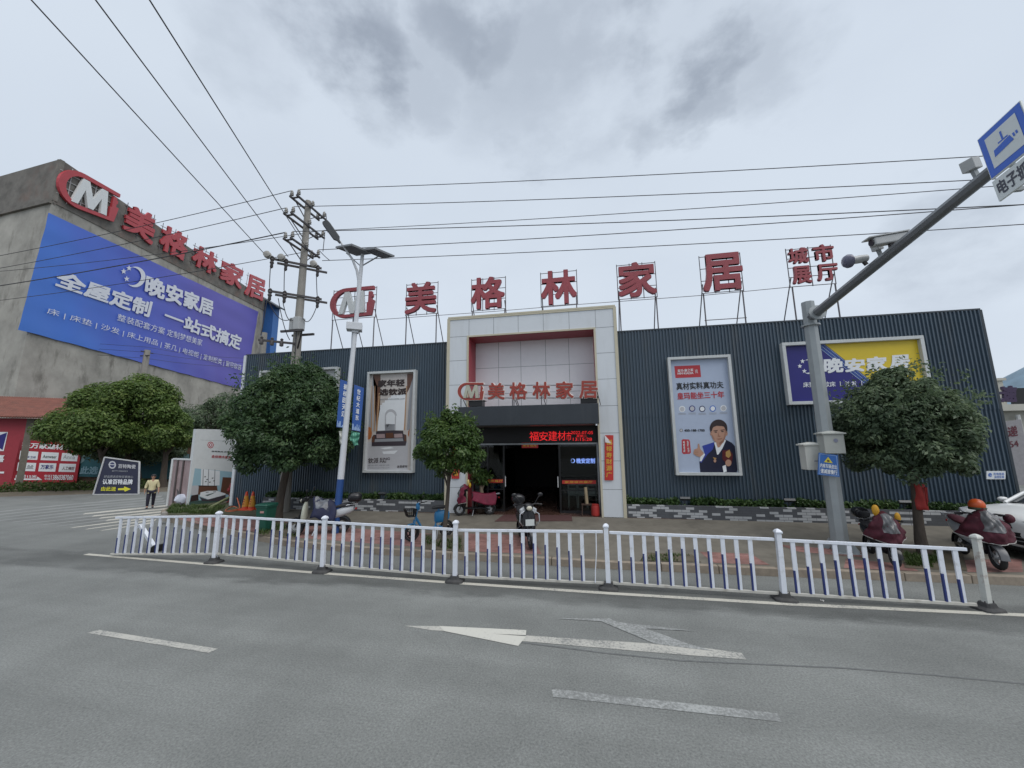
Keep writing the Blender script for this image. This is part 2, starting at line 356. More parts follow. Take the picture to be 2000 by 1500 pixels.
# ================================================================ SETTING
def struct(o): o['kind'] = 'structure'; return o
def road_mat(name, col, seedoff=0.0, gutter=True):
    mt = bpy.data.materials.new(name); nt, N, L, P = nodes_of(mt); MATS[name] = mt
    g = N.new('ShaderNodeNewGeometry'); sp = N.new('ShaderNodeSeparateXYZ'); L.new(g.outputs['Position'], sp.inputs[0])
    def nz(scale, det, st=(1, 1, 1), rough=0.6):
        mp = N.new('ShaderNodeMapping'); mp.inputs['Scale'].default_value = st; mp.inputs['Location'].default_value = (seedoff, 0, 0)
        L.new(g.outputs['Position'], mp.inputs[0]); n = N.new('ShaderNodeTexNoise'); n.inputs['Scale'].default_value = scale
        n.inputs['Detail'].default_value = det; n.inputs['Roughness'].default_value = rough; L.new(mp.outputs[0], n.inputs['Vector']); return n.outputs['Fac']
    def mr(v, a, b, c, d, sm=False):
        n = N.new('ShaderNodeMapRange'); n.interpolation_type = 'SMOOTHSTEP' if sm else 'LINEAR'
        for i, x in enumerate((a, b, c, d)): n.inputs[i+1].default_value = x
        L.new(v, n.inputs[0]); return n.outputs[0]
    def mul(a, b):
        n = N.new('ShaderNodeMath'); n.operation = 'MULTIPLY'; L.new(a, n.inputs[0])
        if isinstance(b, float): n.inputs[1].default_value = b
        else: L.new(b, n.inputs[1])
        return n.outputs[0]
    def add(a, b):
        n = N.new('ShaderNodeMath'); n.operation = 'ADD'; L.new(a, n.inputs[0])
        if isinstance(b, float): n.inputs[1].default_value = b
        else: L.new(b, n.inputs[1])
        return n.outputs[0]
    speck = mr(nz(42, 5, rough=0.8), 0.32, 0.68, 0.60, 1.42)
    blot = mr(nz(0.55, 7, rough=0.7), 0.3, 0.7, 0.80, 1.14)
    lanes = mr(nz(0.9, 3, (0.06, 1, 1)), 0.3, 0.7, 0.84, 1.12)
    f = mul(mul(speck, blot), lanes)
    chip = mr(nz(140, 1), 0.70, 0.78, 0.0, 0.55, True); f = add(f, chip)
    crk = N.new('ShaderNodeTexVoronoi'); crk.feature = 'DISTANCE_TO_EDGE'; crk.inputs['Scale'].default_value = 0.22
    wv = N.new('ShaderNodeVectorMath'); wv.operation = 'ADD'; nn = N.new('ShaderNodeTexNoise'); nn.inputs['Scale'].default_value = 1.5; nn.inputs['Detail'].default_value = 5
    L.new(g.outputs['Position'], nn.inputs['Vector']); L.new(g.outputs['Position'], wv.inputs[0]); L.new(nn.outputs['Color'], wv.inputs[1]); L.new(wv.outputs[0], crk.inputs['Vector'])
    cr = mr(crk.outputs['Distance'], 0.0, 0.004, 0.92, 1.0); f = mul(f, cr)
    if gutter:   # grimy, oil-dark strip that collects beside the railing and the kerb
        yy = add(sp.outputs[1], mul(add(nz(2.2, 8, (0.35, 1, 1), 0.7), -0.5), 1.1))
        d1 = mr(yy, 6.95, 7.30, 0.0, 1.0, True); d2 = mr(yy, 7.95, 8.45, 1.0, 0.25, True)
        stain = mul(mul(d1, d2), mr(nz(1.2, 7, (0.4, 1, 1)), 0.25, 0.6, 0.45, 1.0))
        sf = N.new('ShaderNodeMapRange'); sf.inputs[3].default_value = 1.0; sf.inputs[4].default_value = 0.50; L.new(stain, sf.inputs[0]); f = mul(f, sf.outputs[0])
    v = N.new('ShaderNodeVectorMath'); v.operation = 'SCALE'; v.inputs[0].default_value = col; L.new(f, v.inputs['Scale'])
    L.new(v.outputs[0], P.inputs['Base Color']); P.inputs['Roughness'].default_value = 0.75; P.inputs['Specular IOR Level'].default_value = 0.35
    b = N.new('ShaderNodeBump'); b.inputs['Strength'].default_value = 0.5; b.inputs['Distance'].default_value = 0.008
    L.new(speck, b.inputs['Height']); L.new(b.outputs[0], P.inputs['Normal']); return mt
M_asph = road_mat('asphalt', (0.182, 0.189, 0.180))
M_conc = mat('pavement_concrete', (0.145, 0.132, 0.108), 0.8, var=0.25, scale=3, dirt=(0.075, 0.068, 0.055), dscale=0.7, damt=0.75, bump=0.2)
M_soil = mat('soil', (0.105, 0.088, 0.062), 0.95, var=0.35, scale=4, bump=0.6, dirt=(0.06, 0.06, 0.035), dscale=0.6)
M_dirt = mat('dirt_verge', (0.12, 0.10, 0.072), 0.95, var=0.35, scale=2.5, bump=0.5, dirt=(0.05, 0.055, 0.03), dscale=0.5)
M_kerb = mat('kerb_stone', (0.25, 0.21, 0.165), 0.8, var=0.2, scale=8, dirt=(0.12, 0.10, 0.08), dscale=1.5, damt=0.6, bump=0.2)

mb = MB(); mb.poly([(-600, -300, -0.012), (600, -300, -0.012), (600, 900, -0.012), (-600, 900, -0.012)])
struct(mb.build('ground', mat('ground_soil', (0.10, 0.095, 0.075), 0.95, var=0.3, scale=0.5)))
KB = [(60, 9.6), (12, 9.4), (7.05, 9.24), (3.7, 9.08), (0.3, 9.0), (-3.3, 9.12), (-5.8, 9.25), (-8.2, 9.55), (-10.8, 10.35), (-13.4, 11.2), (-15.6, 12.0), (-16.9, 12.9), (-17.9, 14.2), (-18.4, 16.0)]
mb = MB(); mb.poly([(-120, -40, 0), (80, -40, 0), (80, 60, 0), (-20, 60, 0), (-20, 22, 0), (-24.5, 19.9, 0), (-27.9, 18.75, 0), (-30, 17.5, 0), (-33, 16.3, 0), (-120, 13.0, 0)])
struct(mb.build('road', M_asph))
def gz(x, y):
    t = min(max((y-9.6)/3.7, 0), 1); z = 0.15+0.15*t
    if x < -12: z -= 0.10*min((-12-x)/5, 1)
    return z
# pavement between the kerb and the shop wall
xs = [20, 14, 11, 9, 7.05, 5, 3.7, 2, 0.3, -1.5, -3.3, -4.5, -5.8, -7, -8.2, -9.5, -10.8, -12, -13.4, -14.5, -15.6, -16.9, -17.9]
def kerb_y(x):
    for (xa, ya), (xb, yb) in zip(KB, KB[1:]):
        if xb <= x <= xa: return ya+(yb-ya)*(x-xa)/(xb-xa)
    return KB[-1][1] if x < -10 else 9.6
mb = MB(); n = len(xs); J = 8
vs = []
for x in xs:
    y0 = kerb_y(x)+0.14
    for j in range(J+1):
        y = y0 + (max(17.5 if x < -14.4 else 13.9, y0+0.4)-y0)*j/J; vs.append((x, y, gz(x, y)))
mb.add(vs, [(i*(J+1)+j, (i+1)*(J+1)+j, (i+1)*(J+1)+j+1, i*(J+1)+j+1) for i in range(n-1) for j in range(J)])
struct(mb.build('pavement', M_conc))
# granite kerb, laid in stones
mb = MB()
pts = []
for (xa, ya), (xb, yb) in zip(KB[:-1], KB[1:]):
    k = max(1, int(math.hypot(xb-xa, yb-ya)/0.95))
    for i in range(k): pts.append((xa+(xb-xa)*i/k, ya+(yb-ya)*i/k))
pts.append(KB[-1])
for (xa, ya), (xb, yb) in zip(pts, pts[1:]):
    if xa > 30: continue
    d = Vector((xb-xa, yb-ya, 0)); l = d.length; d.normalize(); nrm = Vector((d.y, -d.x, 0))
    if nrm.y < 0 and xa > -15: nrm = -nrm
    if xa <= -15 and nrm.x < 0: nrm = -nrm
    h = gz(xa, ya)+rnd.uniform(-0.004, 0.004); a = Vector((xa, ya, 0))+d*0.006; b = Vector((xb, yb, 0))-d*0.006
    q = [a, b, b+nrm*0.14, a+nrm*0.14]
    mb.prism([v+Vector((0, 0, -0.01)) for v in q], (0, 0, h+0.012))
struct(mb.build('kerb', M_kerb, bev=0.012))
# painted markings
def paint_mat(name, col, wear):
    mt = bpy.data.materials.new(name); nt, N, L, P = nodes_of(mt); MATS[name] = mt
    g = N.new('ShaderNodeNewGeometry'); n1 = N.new('ShaderNodeTexNoise'); n1.inputs['Scale'].default_value = 26; n1.inputs['Detail'].default_value = 6; n1.inputs['Roughness'].default_value = 0.75
    L.new(g.outputs['Position'], n1.inputs['Vector']); n2 = N.new('ShaderNodeTexNoise'); n2.inputs['Scale'].default_value = 1.6; n2.inputs['Detail'].default_value = 3; L.new(g.outputs['Position'], n2.inputs['Vector'])
    ad = N.new('ShaderNodeMath'); ad.operation = 'MULTIPLY_ADD'; ad.inputs[1].default_value = 0.5; L.new(n2.outputs['Fac'], ad.inputs[0]); L.new(n1.outputs['Fac'], ad.inputs[2])
    r = N.new('ShaderNodeMapRange'); r.interpolation_type = 'SMOOTHSTEP'; r.inputs[1].default_value = wear-0.12; r.inputs[2].default_value = wear+0.16; r.inputs[3].default_value = 0; r.inputs[4].default_value = 1
    L.new(ad.outputs[0], r.inputs[0]); mx = N.new('ShaderNodeMix'); mx.data_type = 'RGBA'; L.new(r.outputs[0], mx.inputs[0])
    mx.inputs[6].default_value = col + (1,); mx.inputs[7].default_value = (0.165, 0.17, 0.165, 1)
    L.new(mx.outputs[2], P.inputs['Base Color']); P.inputs['Roughness'].default_value = 0.7; return mt
M_paint = paint_mat('worn_white_paint', (0.42, 0.41, 0.37), 0.80)
M_faint = paint_mat('very_worn_paint', (0.32, 0.33, 0.32), 0.70)
M_fresh = paint_mat('repainted_white', (0.50, 0.49, 0.44), 0.90)
M_line = paint_mat('edge_line_paint', (0.47, 0.45, 0.39), 0.84)
LINE = [(-12.75, 8.05), (-9, 7.87), (-5.7, 7.74), (-2.7, 7.66), (0.2, 7.62), (3.2, 7.64), (6.5, 7.79), (14, 8.1), (30, 8.6)]
mb = MB()
for (xa, ya), (xb, yb) in zip(LINE, LINE[1:]): mb.poly([(xa, ya-0.06, 0.004), (xb, yb-0.06, 0.004), (xb, yb+0.06, 0.004), (xa, ya+0.06, 0.004)])
struct(mb.build('edge_line', M_line))
for q, nm in (([(170, 1236), (194, 1230), (426, 1267), (407, 1275)], M_paint), ([(1077, 1347), (1092, 1346), (1518, 1393), (1527, 1410), (1080, 1361)], M_faint)):
    mb = MB(); mb.poly([PZ(0.004).at(*p) for p in q]); struct(mb.build('lane_dash', nm))
for X in (-12.2, 6.7, 11.2):
    mb = MB(); mb.poly([(X, 4.6, 0.004), (X+2.3, 4.6, 0.004), (X+2.3, 4.75, 0.004), (X, 4.75, 0.004)]); struct(mb.build('lane_dash', M_faint))
mb = MB(); G = PZ(0.004)
mb.poly(G.quad([(1028, 1241), (1350, 1262), (1448, 1275), (1458, 1288), (1300, 1276), (1020, 1252)]), 0)
mb.poly(G.quad([(790, 1222), (858, 1223), (868, 1232), (845, 1231)]), 0)
mb.poly([G.at(x, y, 0.003) for x, y in [(858, 1223), (1028, 1231), (1027, 1241), (960, 1238), (1028, 1243), (1012, 1262), (868, 1233)]], 1)
mb.poly([G.at(x, y, 0.003) for x, y in [(1085, 1208), (1190, 1208), (1205, 1215), (1360, 1233), (1262, 1228), (1345, 1258), (1395, 1272), (1280, 1258), (1175, 1214)]], 2)
struct(mb.build('turn_arrow', [M_paint, M_fresh, M_faint]))
# zebra stripes over the mouth of the side road
mb = MB(); ZB = []
for i in range(11):
    l_, r_ = (202-29*i, 1036-2.7*i), (300+min(i, 5)*6.5-(i-5)*3*(i > 5), 1021-5.6*i+(i > 6)*(i-6)*1.2)
    m_ = (l_[0]*0.5+r_[0]*0.5-i*2, l_[1]*0.5+r_[1]*0.5)
    ZB.append((m_, r_)); l_, r_ = l_, m_
    mb.poly([PZ(0.004).at(*p) for p in ((l_[0], l_[1]-1.1), (r_[0], r_[1]-1.4), (r_[0]-6, r_[1]+1.4), (l_[0]-8, l_[1]+1.1))], 0 if i < 3 else 1)
for i, (l_, r_) in enumerate(ZB): mb.poly([PZ(0.004).at(*p) for p in ((l_[0], l_[1]-1.4), (r_[0], r_[1]-1.7), (r_[0]-4, r_[1]+1.7), (l_[0]-6, l_[1]+1.4))], 0 if i < 7 else 1)
struct(mb.build('zebra_crossing', [M_line, paint_mat('ghost_paint', (0.235, 0.24, 0.23), 0.74)]))
mb = MB(); sm = [(1015, 1254), (1180, 1275), (1330, 1290), (1480, 1297), (1640, 1304), (1820, 1318), (2030, 1338)]
for a, b in zip(sm, sm[1:]): mb.poly([PZ(0.004).at(*p) for p in ((a[0], a[1]-1.2), (b[0], b[1]-1.2), (b[0], b[1]+1.2), (a[0], a[1]+1.2))])
struct(mb.build('tar_seam', mat('tar', (0.125, 0.13, 0.128), 0.8, var=0.3, scale=10)))
# red brick inlays and soil pits in the pavement
def brick_mat(name, c1, c2, mort, sx, sy, coords='Object', w=0.5, h=0.25, thr=None, ms=0.02, rough=0.85, rot=(0, 0, 0), dirt=0.35):
    mt = bpy.data.materials.new(name); nt, N, L, P = nodes_of(mt); MATS[name] = mt
    tc = N.new('ShaderNodeTexCoord'); mp = N.new('ShaderNodeMapping'); mp.inputs['Rotation'].default_value = rot; L.new(tc.outputs[coords], mp.inputs[0])
    b = N.new('ShaderNodeTexBrick'); b.inputs['Scale'].default_value = 1; b.inputs['Brick Width'].default_value = sx; b.inputs['Row Height'].default_value = sy
    b.inputs['Mortar Size'].default_value = ms*sy; b.inputs['Color1'].default_value = (0, 0, 0, 1); b.inputs['Color2'].default_value = (1, 1, 1, 1); b.inputs['Mortar'].default_value = (0.5, 0.5, 0.5, 1)
    L.new(mp.outputs[0], b.inputs['Vector'])
    cr = N.new('ShaderNodeValToRGB'); e = cr.color_ramp.elements
    if thr: cr.color_ramp.interpolation = 'CONSTANT'; e[0].color = c1 + (1,); e[1].position = thr; e[1].color = c2 + (1,)
    else: e[0].color = c1 + (1,); e[1].color = c2 + (1,)
    L.new(b.outputs['Color'], cr.inputs[0]); mx = N.new('ShaderNodeMix'); mx.data_type = 'RGBA'; L.new(b.outputs['Fac'], mx.inputs[0]); L.new(cr.outputs[0], mx.inputs[6]); mx.inputs[7].default_value = mort + (1,)
    n = N.new('ShaderNodeTexNoise'); n.inputs['Scale'].default_value = 1.3; n.inputs['Detail'].default_value = 8; n.inputs['Roughness'].default_value = 0.7; L.new(tc.outputs[coords], n.inputs['Vector'])
    r = N.new('ShaderNodeMapRange'); r.inputs[1].default_value = 0.35; r.inputs[2].default_value = 0.7; r.inputs[3].default_value = 1+dirt*0.3; r.inputs[4].default_value = 1-dirt; L.new(n.outputs['Fac'], r.inputs[0])
    v = N.new('ShaderNodeVectorMath'); v.operation = 'SCALE'; L.new(mx.outputs[2], v.inputs[0]); L.new(r.outputs[0], v.inputs['Scale'])
    L.new(v.outputs[0], P.inputs['Base Color']); P.inputs['Roughness'].default_value = rough; return mt
M_pav = brick_mat('red_paving', (0.22, 0.105, 0.09), (0.30, 0.16, 0.14), (0.12, 0.09, 0.08), 0.2, 0.1, dirt=0.5)
def on_ground(px, dz=0.006):
    out = []
    for x, y in px:
        p = PZ(0.17).at(x, y)
        for _ in range(4): p = PZ(gz(p.x, p.y)).at(x, y)
        out.append(p+Vector((0, 0, dz)))
    return out
def patch(name, px, mt, dz=0.006):
    pp = on_ground(px, 0); mb = MB(); n = 10
    a, b, c, d = pp[0], pp[1], pp[2], pp[3]
    def f(u, v):
        p = (a*(1-u)+b*u)*(1-v)+(d*(1-u)+c*u)*v
        return Vector((p.x, p.y, gz(p.x, p.y)+dz))
    mb.grid(f, n*2, n); return struct(mb.build(name, mt))
patch('red_brick_paving', [(335, 1010), (600, 1018), (560, 1046), (405, 1028)], M_pav)
patch('red_brick_paving', [(602, 1026), (858, 1044), (850, 1071), (575, 1050)], M_pav)
patch('red_brick_paving', [(905, 1042), (1040, 1046), (1058, 1083), (915, 1077)], M_pav)
patch('red_brick_paving', [(1366, 1078), (1466, 1082), (1504, 1104), (1396, 1100)], M_pav)
patch('red_brick_paving', [(1520, 1064), (1690, 1078), (1700, 1090), (1560, 1078)], M_pav)
patch('red_brick_paving', [(1652, 1092), (1770, 1102), (1795, 1116), (1648, 1110)], M_pav)
patch('red_brick_paving', [(1880, 1094), (1995, 1092), (1998, 1118), (1890, 1118)], M_pav)
patch('tree_pit_soil', [(830, 1044), (902, 1046), (905, 1078), (822, 1072)], M_soil, 0.012)
patch('tree_pit_soil', [(1262, 1080), (1352, 1084), (1370, 1099), (1250, 1096)], M_soil, 0.012)
patch('tree_pit_soil', [(1760, 1072), (1880, 1080), (1890, 1116), (1768, 1110)], M_soil, 0.012)
patch('tree_pit_soil', [(520, 1020), (590, 1022), (580, 1052), (500, 1046)], M_soil, 0.012)
M_verge = mat('verge_soil', (0.07, 0.07, 0.04), 0.95, var=0.4, scale=4, bump=0.5)
patch('verge_soil', [(340, 978), (560, 984), (540, 1010), (318, 1006)], M_verge, 0.012)
mb = MB(); mb.poly([(-120, 13.0, -0.004), (-33, 16.3, -0.004), (-30, 17.5, -0.004), (-27.9, 18.75, -0.004), (-24.5, 19.9, -0.004), (-20, 22, -0.004), (-20, 60, -0.004), (-120, 60, -0.004)])
struct(mb.build('dirt_verge', M_dirt))
# grass
M_grass = leafmat('grass_blades', (0.035, 0.06, 0.015), (0.06, 0.10, 0.025), (0.11, 0.15, 0.045), 0.6, 0.3)
def grass(name, px, n, h, dens_in=0.0):
    pp = on_ground(px, 0); rng = np.random.default_rng(len(px)+n); a, b, c, d = pp[:4]; mb = MB()
    for i in range(n):
        u, v = rng.random(2); p = (a*(1-u)+b*u)*(1-v)+(d*(1-u)+c*u)*v
        if math.sin(p.x*5.1)+math.sin(p.y*6.3+p.x) < -0.9+rng.random()*0.8: continue
        t = rng.random()*6.28; l = h*(0.4+rng.random()*0.9); dx, dy = math.cos(t), math.sin(t); w = 0.008+0.006*rng.random(); z = gz(p.x, p.y)
        bend = l*(0.3+0.6*rng.random())
        mb.add([(p.x-dy*w, p.y+dx*w, z), (p.x+dy*w, p.y-dx*w, z), (p.x+dx*bend*0.4+dy*w*0.7, p.y+dy*bend*0.4-dx*w*0.7, z+l*0.6), (p.x+dx*bend*0.4-dy*w*0.7, p.y+dy*bend*0.4+dx*w*0.7, z+l*0.6), (p.x+dx*bend, p.y+dy*bend, z+l*0.85)], [(0, 1, 2, 3), (3, 2, 4)])
    o = mb.build(name, M_grass, fix=False); tag(o, kind='stuff'); return o
tag(grass('grass', [(335, 988), (440, 990), (425, 1006), (324, 1003)], 2600, 0.15), 'rough green grass on the verge in front of the furniture advert board', 'grass')
tag(grass('grass', [(832, 1048), (900, 1050), (903, 1076), (826, 1070)], 700, 0.09), 'thin grass round the foot of the small middle street tree', 'grass')
tag(grass('grass', [(1765, 1078), (1835, 1082), (1850, 1112), (1772, 1106)], 1100, 0.12), 'grass tuft at the foot of the right hand street tree', 'grass')
tag(grass('grass', [(1256, 1084), (1352, 1086), (1376, 1099), (1252, 1096)], 400, 0.08), 'sparse weeds in the empty tree pit by the kerb', 'grass')
tag(grass('grass', [(505, 1026), (590, 1028), (580, 1050), (498, 1044)], 700, 0.16), 'weeds by the green bin under the big dark tree', 'grass')
# low weeds along the foot of the far red wall
def weeds(name, x0, y0, x1, y1, n, h):
    rng = np.random.default_rng(n); mb = MB(); t = rng.random(n)
    P = np.stack([x0+(x1-x0)*t+rng.normal(size=n)*0.35, y0+(y1-y0)*t+rng.normal(size=n)*0.35, rng.random(n)**1.5*h], 1)
    return leaves(name, P, unit(n, rng), 0.16, M_grass)
tag(weeds('weeds', -36.9, 18.2, -29.0, 21.2, 2600, 0.55), 'low weeds along the foot of the red advert wall', 'weeds', kind='stuff')
# distant mountain, right of the shop
def ridge(name, x0, x1, y, zs, mt):
    mb = MB(); n = 60
    def f(u, v):
        x = x0+(x1-x0)*u; i = u*(len(zs)-1); k = min(int(i), len(zs)-2); h = zs[k]+(zs[k+1]-zs[k])*(i-k)
        h += 3*math.sin(u*23)+1.5*math.sin(u*61+1); s = math.sin(v*math.pi)
        return Vector((x, y+(v-0.0)*220, -1+max(0, h)*s+2.0*math.sin(u*37+v*9)*s))
    mb.grid(f, n, 14); return struct(mb.build(name, mt, smooth=True, ang=180))
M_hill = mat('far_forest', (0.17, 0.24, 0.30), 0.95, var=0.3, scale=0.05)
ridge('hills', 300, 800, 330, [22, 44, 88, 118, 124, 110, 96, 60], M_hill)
# ================================================================ FURNITURE SHOP
FY, PYf = 13.8, 13.3        # corrugated wall plane, portal face
M_corr = mat('slate_corrugated_sheet', (0.055, 0.082, 0.110), 0.42, var=0.10, scale=0.8, spec=0.5, streak=1.5, dirt=(0.085, 0.095, 0.10), dscale=0.9, damt=0.8)
M_cap = mat('dark_flashing', (0.035, 0.045, 0.055), 0.5)
M_white = mat('white_aluminium_panel', (0.60, 0.63, 0.66), 0.35, var=0.03, scale=0.6, streak=2.0, dirt=(0.45, 0.46, 0.46), damt=0.35)
M_joint = mat('panel_joint', (0.22, 0.23, 0.24), 0.7)
M_cream = mat('cream_trim', (0.50, 0.46, 0.35), 0.45, var=0.06)
M_redrev = mat('red_reveal_panel', (0.34, 0.045, 0.06), 0.4, var=0.08)
M_inpan = mat('recess_white_panel', (0.76, 0.74, 0.76), 0.35, var=0.03)
M_canopy = mat('charcoal_canopy', (0.030, 0.036, 0.044), 0.42, var=0.15, scale=2, streak=2.0, dirt=(0.06, 0.065, 0.07), damt=0.5)
M_soff = mat('canopy_soffit', (0.12, 0.11, 0.10), 0.30)
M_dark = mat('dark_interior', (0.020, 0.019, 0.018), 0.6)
M_black = mat('black_metal', (0.015, 0.015, 0.016), 0.35)
M_steel = mat('dull_steel', (0.30, 0.31, 0.32), 0.4, metal=0.8)
M_glass = glassmat('shop_glass', (0.62, 0.66, 0.66), 0.05)
shop = thing('furniture_shop', 'long slate grey corrugated furniture shop with a tall white entrance portal', 'shop', (-1.2, FY, 0.25))
XL, XR, XPL, XPR, ZT = -14.5, 11.95, -5.02, 1.11, 6.62
def corrugated(mb, x0, x1, y, z0, z1, pitch=0.105, d=0.045):
    n = int(round((x1-x0)/pitch)); p = (x1-x0)/n; xy = []
    for i in range(n):
        x = x0+i*p; xy += [(x, y), (x+p*0.42, y), (x+p*0.56, y-d), (x+p*0.86, y-d)]
    xy.append((x1, y)); k = len(xy)
    mb.add([(x, yy, z0) for x, yy in xy]+[(x, yy, z1) for x, yy in xy], [(i, i+1, k+i+1, k+i) for i in range(k-1)])
for x0, x1 in ((XL, XPL), (XPR, XR)):
    mb = MB(); corrugated(mb, x0, x1, FY, 0.28, 3.62); corrugated(mb, x0, x1, FY-0.012, 3.56, ZT); mb.build('corrugated_wall', M_corr, shop, fix=False)
    mb = MB(); mb.bx(x0-0.02, x1+0.02, FY-0.05, FY+0.2, ZT, ZT+0.05); mb.build('parapet_cap', M_cap, shop)
mb = MB(); mb.bx(XL+0.15, XR-0.15, FY+1.3, FY+24, 5.8, 6.0); mb.bx(XL, XL+0.15, FY+0.03, FY+24, 0.2, 6.5); mb.bx(XR-0.15, XR, FY+0.03, FY+24, 0.2, 6.5); mb.bx(XL+0.15, XR-0.15, FY+23.85, FY+24, 0.2, 5.8)
mb.build('shell', M_corr, shop)
for xa, xb, m_ in ((XR-0.02, XR+0.05, M_cap), (XL-0.10, XL+0.02, M_white)): mb = MB(); mb.bx(xa, xb, FY-0.06, FY+0.06, 0.3, ZT); mb.build('corner_trim', m_, shop)
# portal: two piers and a head, clad in white panels
IX0, IX1, IZ, PZT = -4.23, 0.37, 6.67, 7.43
mb = MB(); yb = FY+1.2
mb.bx(XPL, IX0, PYf, yb, 0.25, PZT); mb.bx(IX1, XPR, PYf, yb, 0.25, PZT); mb.bx(IX0, IX1, PYf, yb, IZ, PZT)
mb.build('portal', M_white, shop)
mb = MB(); t = 0.07; f = PYf
mb.bx(XPL-0.02, XPR+0.02, f-0.03, f+0.35, PZT, PZT+0.06)
mb.bx(XPL-0.05, XPL+0.055, f-0.028, f+0.3, 0.27, PZT-0.002); mb.bx(XPR-0.055, XPR+0.05, f-0.028, f+0.3, 0.27, PZT-0.002)
mb.bx(XPL+0.056, XPR-0.056, f-0.025, f+0.01, PZT-0.06, PZT-0.003)
mb.bx(IX0-0.055, IX0+0.01, f-0.027, f+0.03, 0.28, IZ+0.05); mb.bx(IX1-0.01, IX1+0.055, f-0.027, f+0.03, 0.28, IZ+0.05); mb.bx(IX0+0.011, IX1-0.011, f-0.026, f+0.03, IZ-0.01, IZ+0.05)
mb.build('portal_trim', M_cream, shop)
mb = MB()
for z in (6.70, 5.78, 4.86, 3.94, 3.02, 2.10, 1.18):
    mb.bx(XPL+0.056, IX0-0.056, f-0.003, f+0.005, z, z+0.014); mb.bx(IX1+0.056, XPR-0.056, f-0.003, f+0.005, z, z+0.014)
for i in range(6):
    x = XPL+0.83+i*0.925 if i else XPL+0.8
    if x < XPR-0.3: mb.bx(x, x+0.014, f-0.0032, f+0.005, IZ+0.05, PZT-0.06)
mb.build('panel_joint', M_joint, shop)
# recess over the canopy: red reveals, white back panel
yr = 14.2
mb = MB(); mb.bx(IX0+0.011, IX1-0.011, f+0.031, yr, IZ-0.03, IZ-0.011); mb.bx(IX0+0.001, IX0+0.02, f+0.031, yr, 0.3, IZ-0.031); mb.bx(IX1-0.02, IX1-0.001, f+0.031, yr, 3.4, IZ-0.031); mb.build('red_reveal', M_redrev, shop)
mb = MB(); mb.bx(IX0+0.02, IX1-0.02, yr, yr+0.05, 3.25, IZ-0.03); mb.build('recess_panel', M_inpan, shop)
mb = MB()
for i in range(1, 5): x = IX0+(IX1-IX0)*(i/5.0)+(0.02 if i % 2 else -0.02); mb.bx(x, x+0.014, yr-0.003, yr+0.01, 3.3, IZ-0.04)
for z in (5.62, 4.6): mb.bx(IX0+0.03, IX1-0.03, yr-0.0028, yr+0.01, z, z+0.014)
mb.build('panel_joint', M_joint, shop)
# canopy
CY = 12.42
mb = MB(); mb.bx(-4.3, 0.385, CY, f-0.035, 3.31, 3.955); mb.bx(IX0+0.02, IX1-0.021, f-0.034, 13.62, 3.31, 3.9); mb.build('canopy', M_canopy, shop, bev=0.012)
mb = MB(); mb.bx(-4.24, 0.34, CY+0.05, f-0.06, 3.295, 3.309); mb.bx(IX0+0.03, IX1-0.03, f-0.05, 13.6, 3.294, 3.308); mb.build('soffit', M_soff, shop)
mb = MB(); mb.bx(-2.27, -2.255, CY-0.004, CY+0.01, 3.32, 3.95); mb.build('canopy_seam', M_cap, shop)
mb = MB(); mb.box((0.30, CY+0.02, 3.27), (0.05, 0.05, 0.05)); mb.build('security_camera', M_white, shop)
# dark shop interior behind the glass
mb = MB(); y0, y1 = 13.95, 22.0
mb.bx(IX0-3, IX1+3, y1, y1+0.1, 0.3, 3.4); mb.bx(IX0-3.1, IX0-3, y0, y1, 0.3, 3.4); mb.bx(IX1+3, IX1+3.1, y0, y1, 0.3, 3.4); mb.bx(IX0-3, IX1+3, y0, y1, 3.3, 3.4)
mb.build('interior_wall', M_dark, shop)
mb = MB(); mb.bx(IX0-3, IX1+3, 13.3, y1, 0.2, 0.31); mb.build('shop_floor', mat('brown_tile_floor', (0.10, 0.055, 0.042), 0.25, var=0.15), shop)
# glazed front
GY = 13.86; HB = 2.72
def at13(x, y): return PY(GY).at(x, y)
dl, dr = at13(984, 870).x, at13(1092, 870).x
mb = MB()
mb.bx(IX0+0.02, IX1-0.02, GY-0.05, GY+0.05, HB-0.06, HB); mb.bx(IX0+0.02, IX0+0.07, GY-0.04, GY+0.04, 0.32, HB-0.06); mb.bx(IX1-0.07, IX1-0.02, GY-0.04, GY+0.04, 0.32, HB-0.06)
mb.build('door_head_frame', M_steel, shop)
for x in (dl, dr, (IX0+dl)/2): wf = MB(); wf.bx(x-0.03, x+0.03, GY-0.03, GY+0.03, 0.31, HB-0.06); wf.build('door_post', M_black, shop)
for a, b in ((IX0+0.07, dl-0.03), (dr+0.03, IX1-0.07)):
    wf = MB(); wf.bx(a, b, GY-0.025, GY+0.025, 0.31, 0.39); wf.bx(a, b, GY-0.02, GY+0.02, 1.06, 1.09); wf.build('window_frame', M_black, shop)
for a, b in ((IX0+0.07, dl-0.03), (dr+0.03, IX1-0.07)):
    mb = MB(); mb.bx(a, b, GY-0.006, GY+0.006, 0.39, HB-0.06); mb.build('window_pane', M_glass, shop)
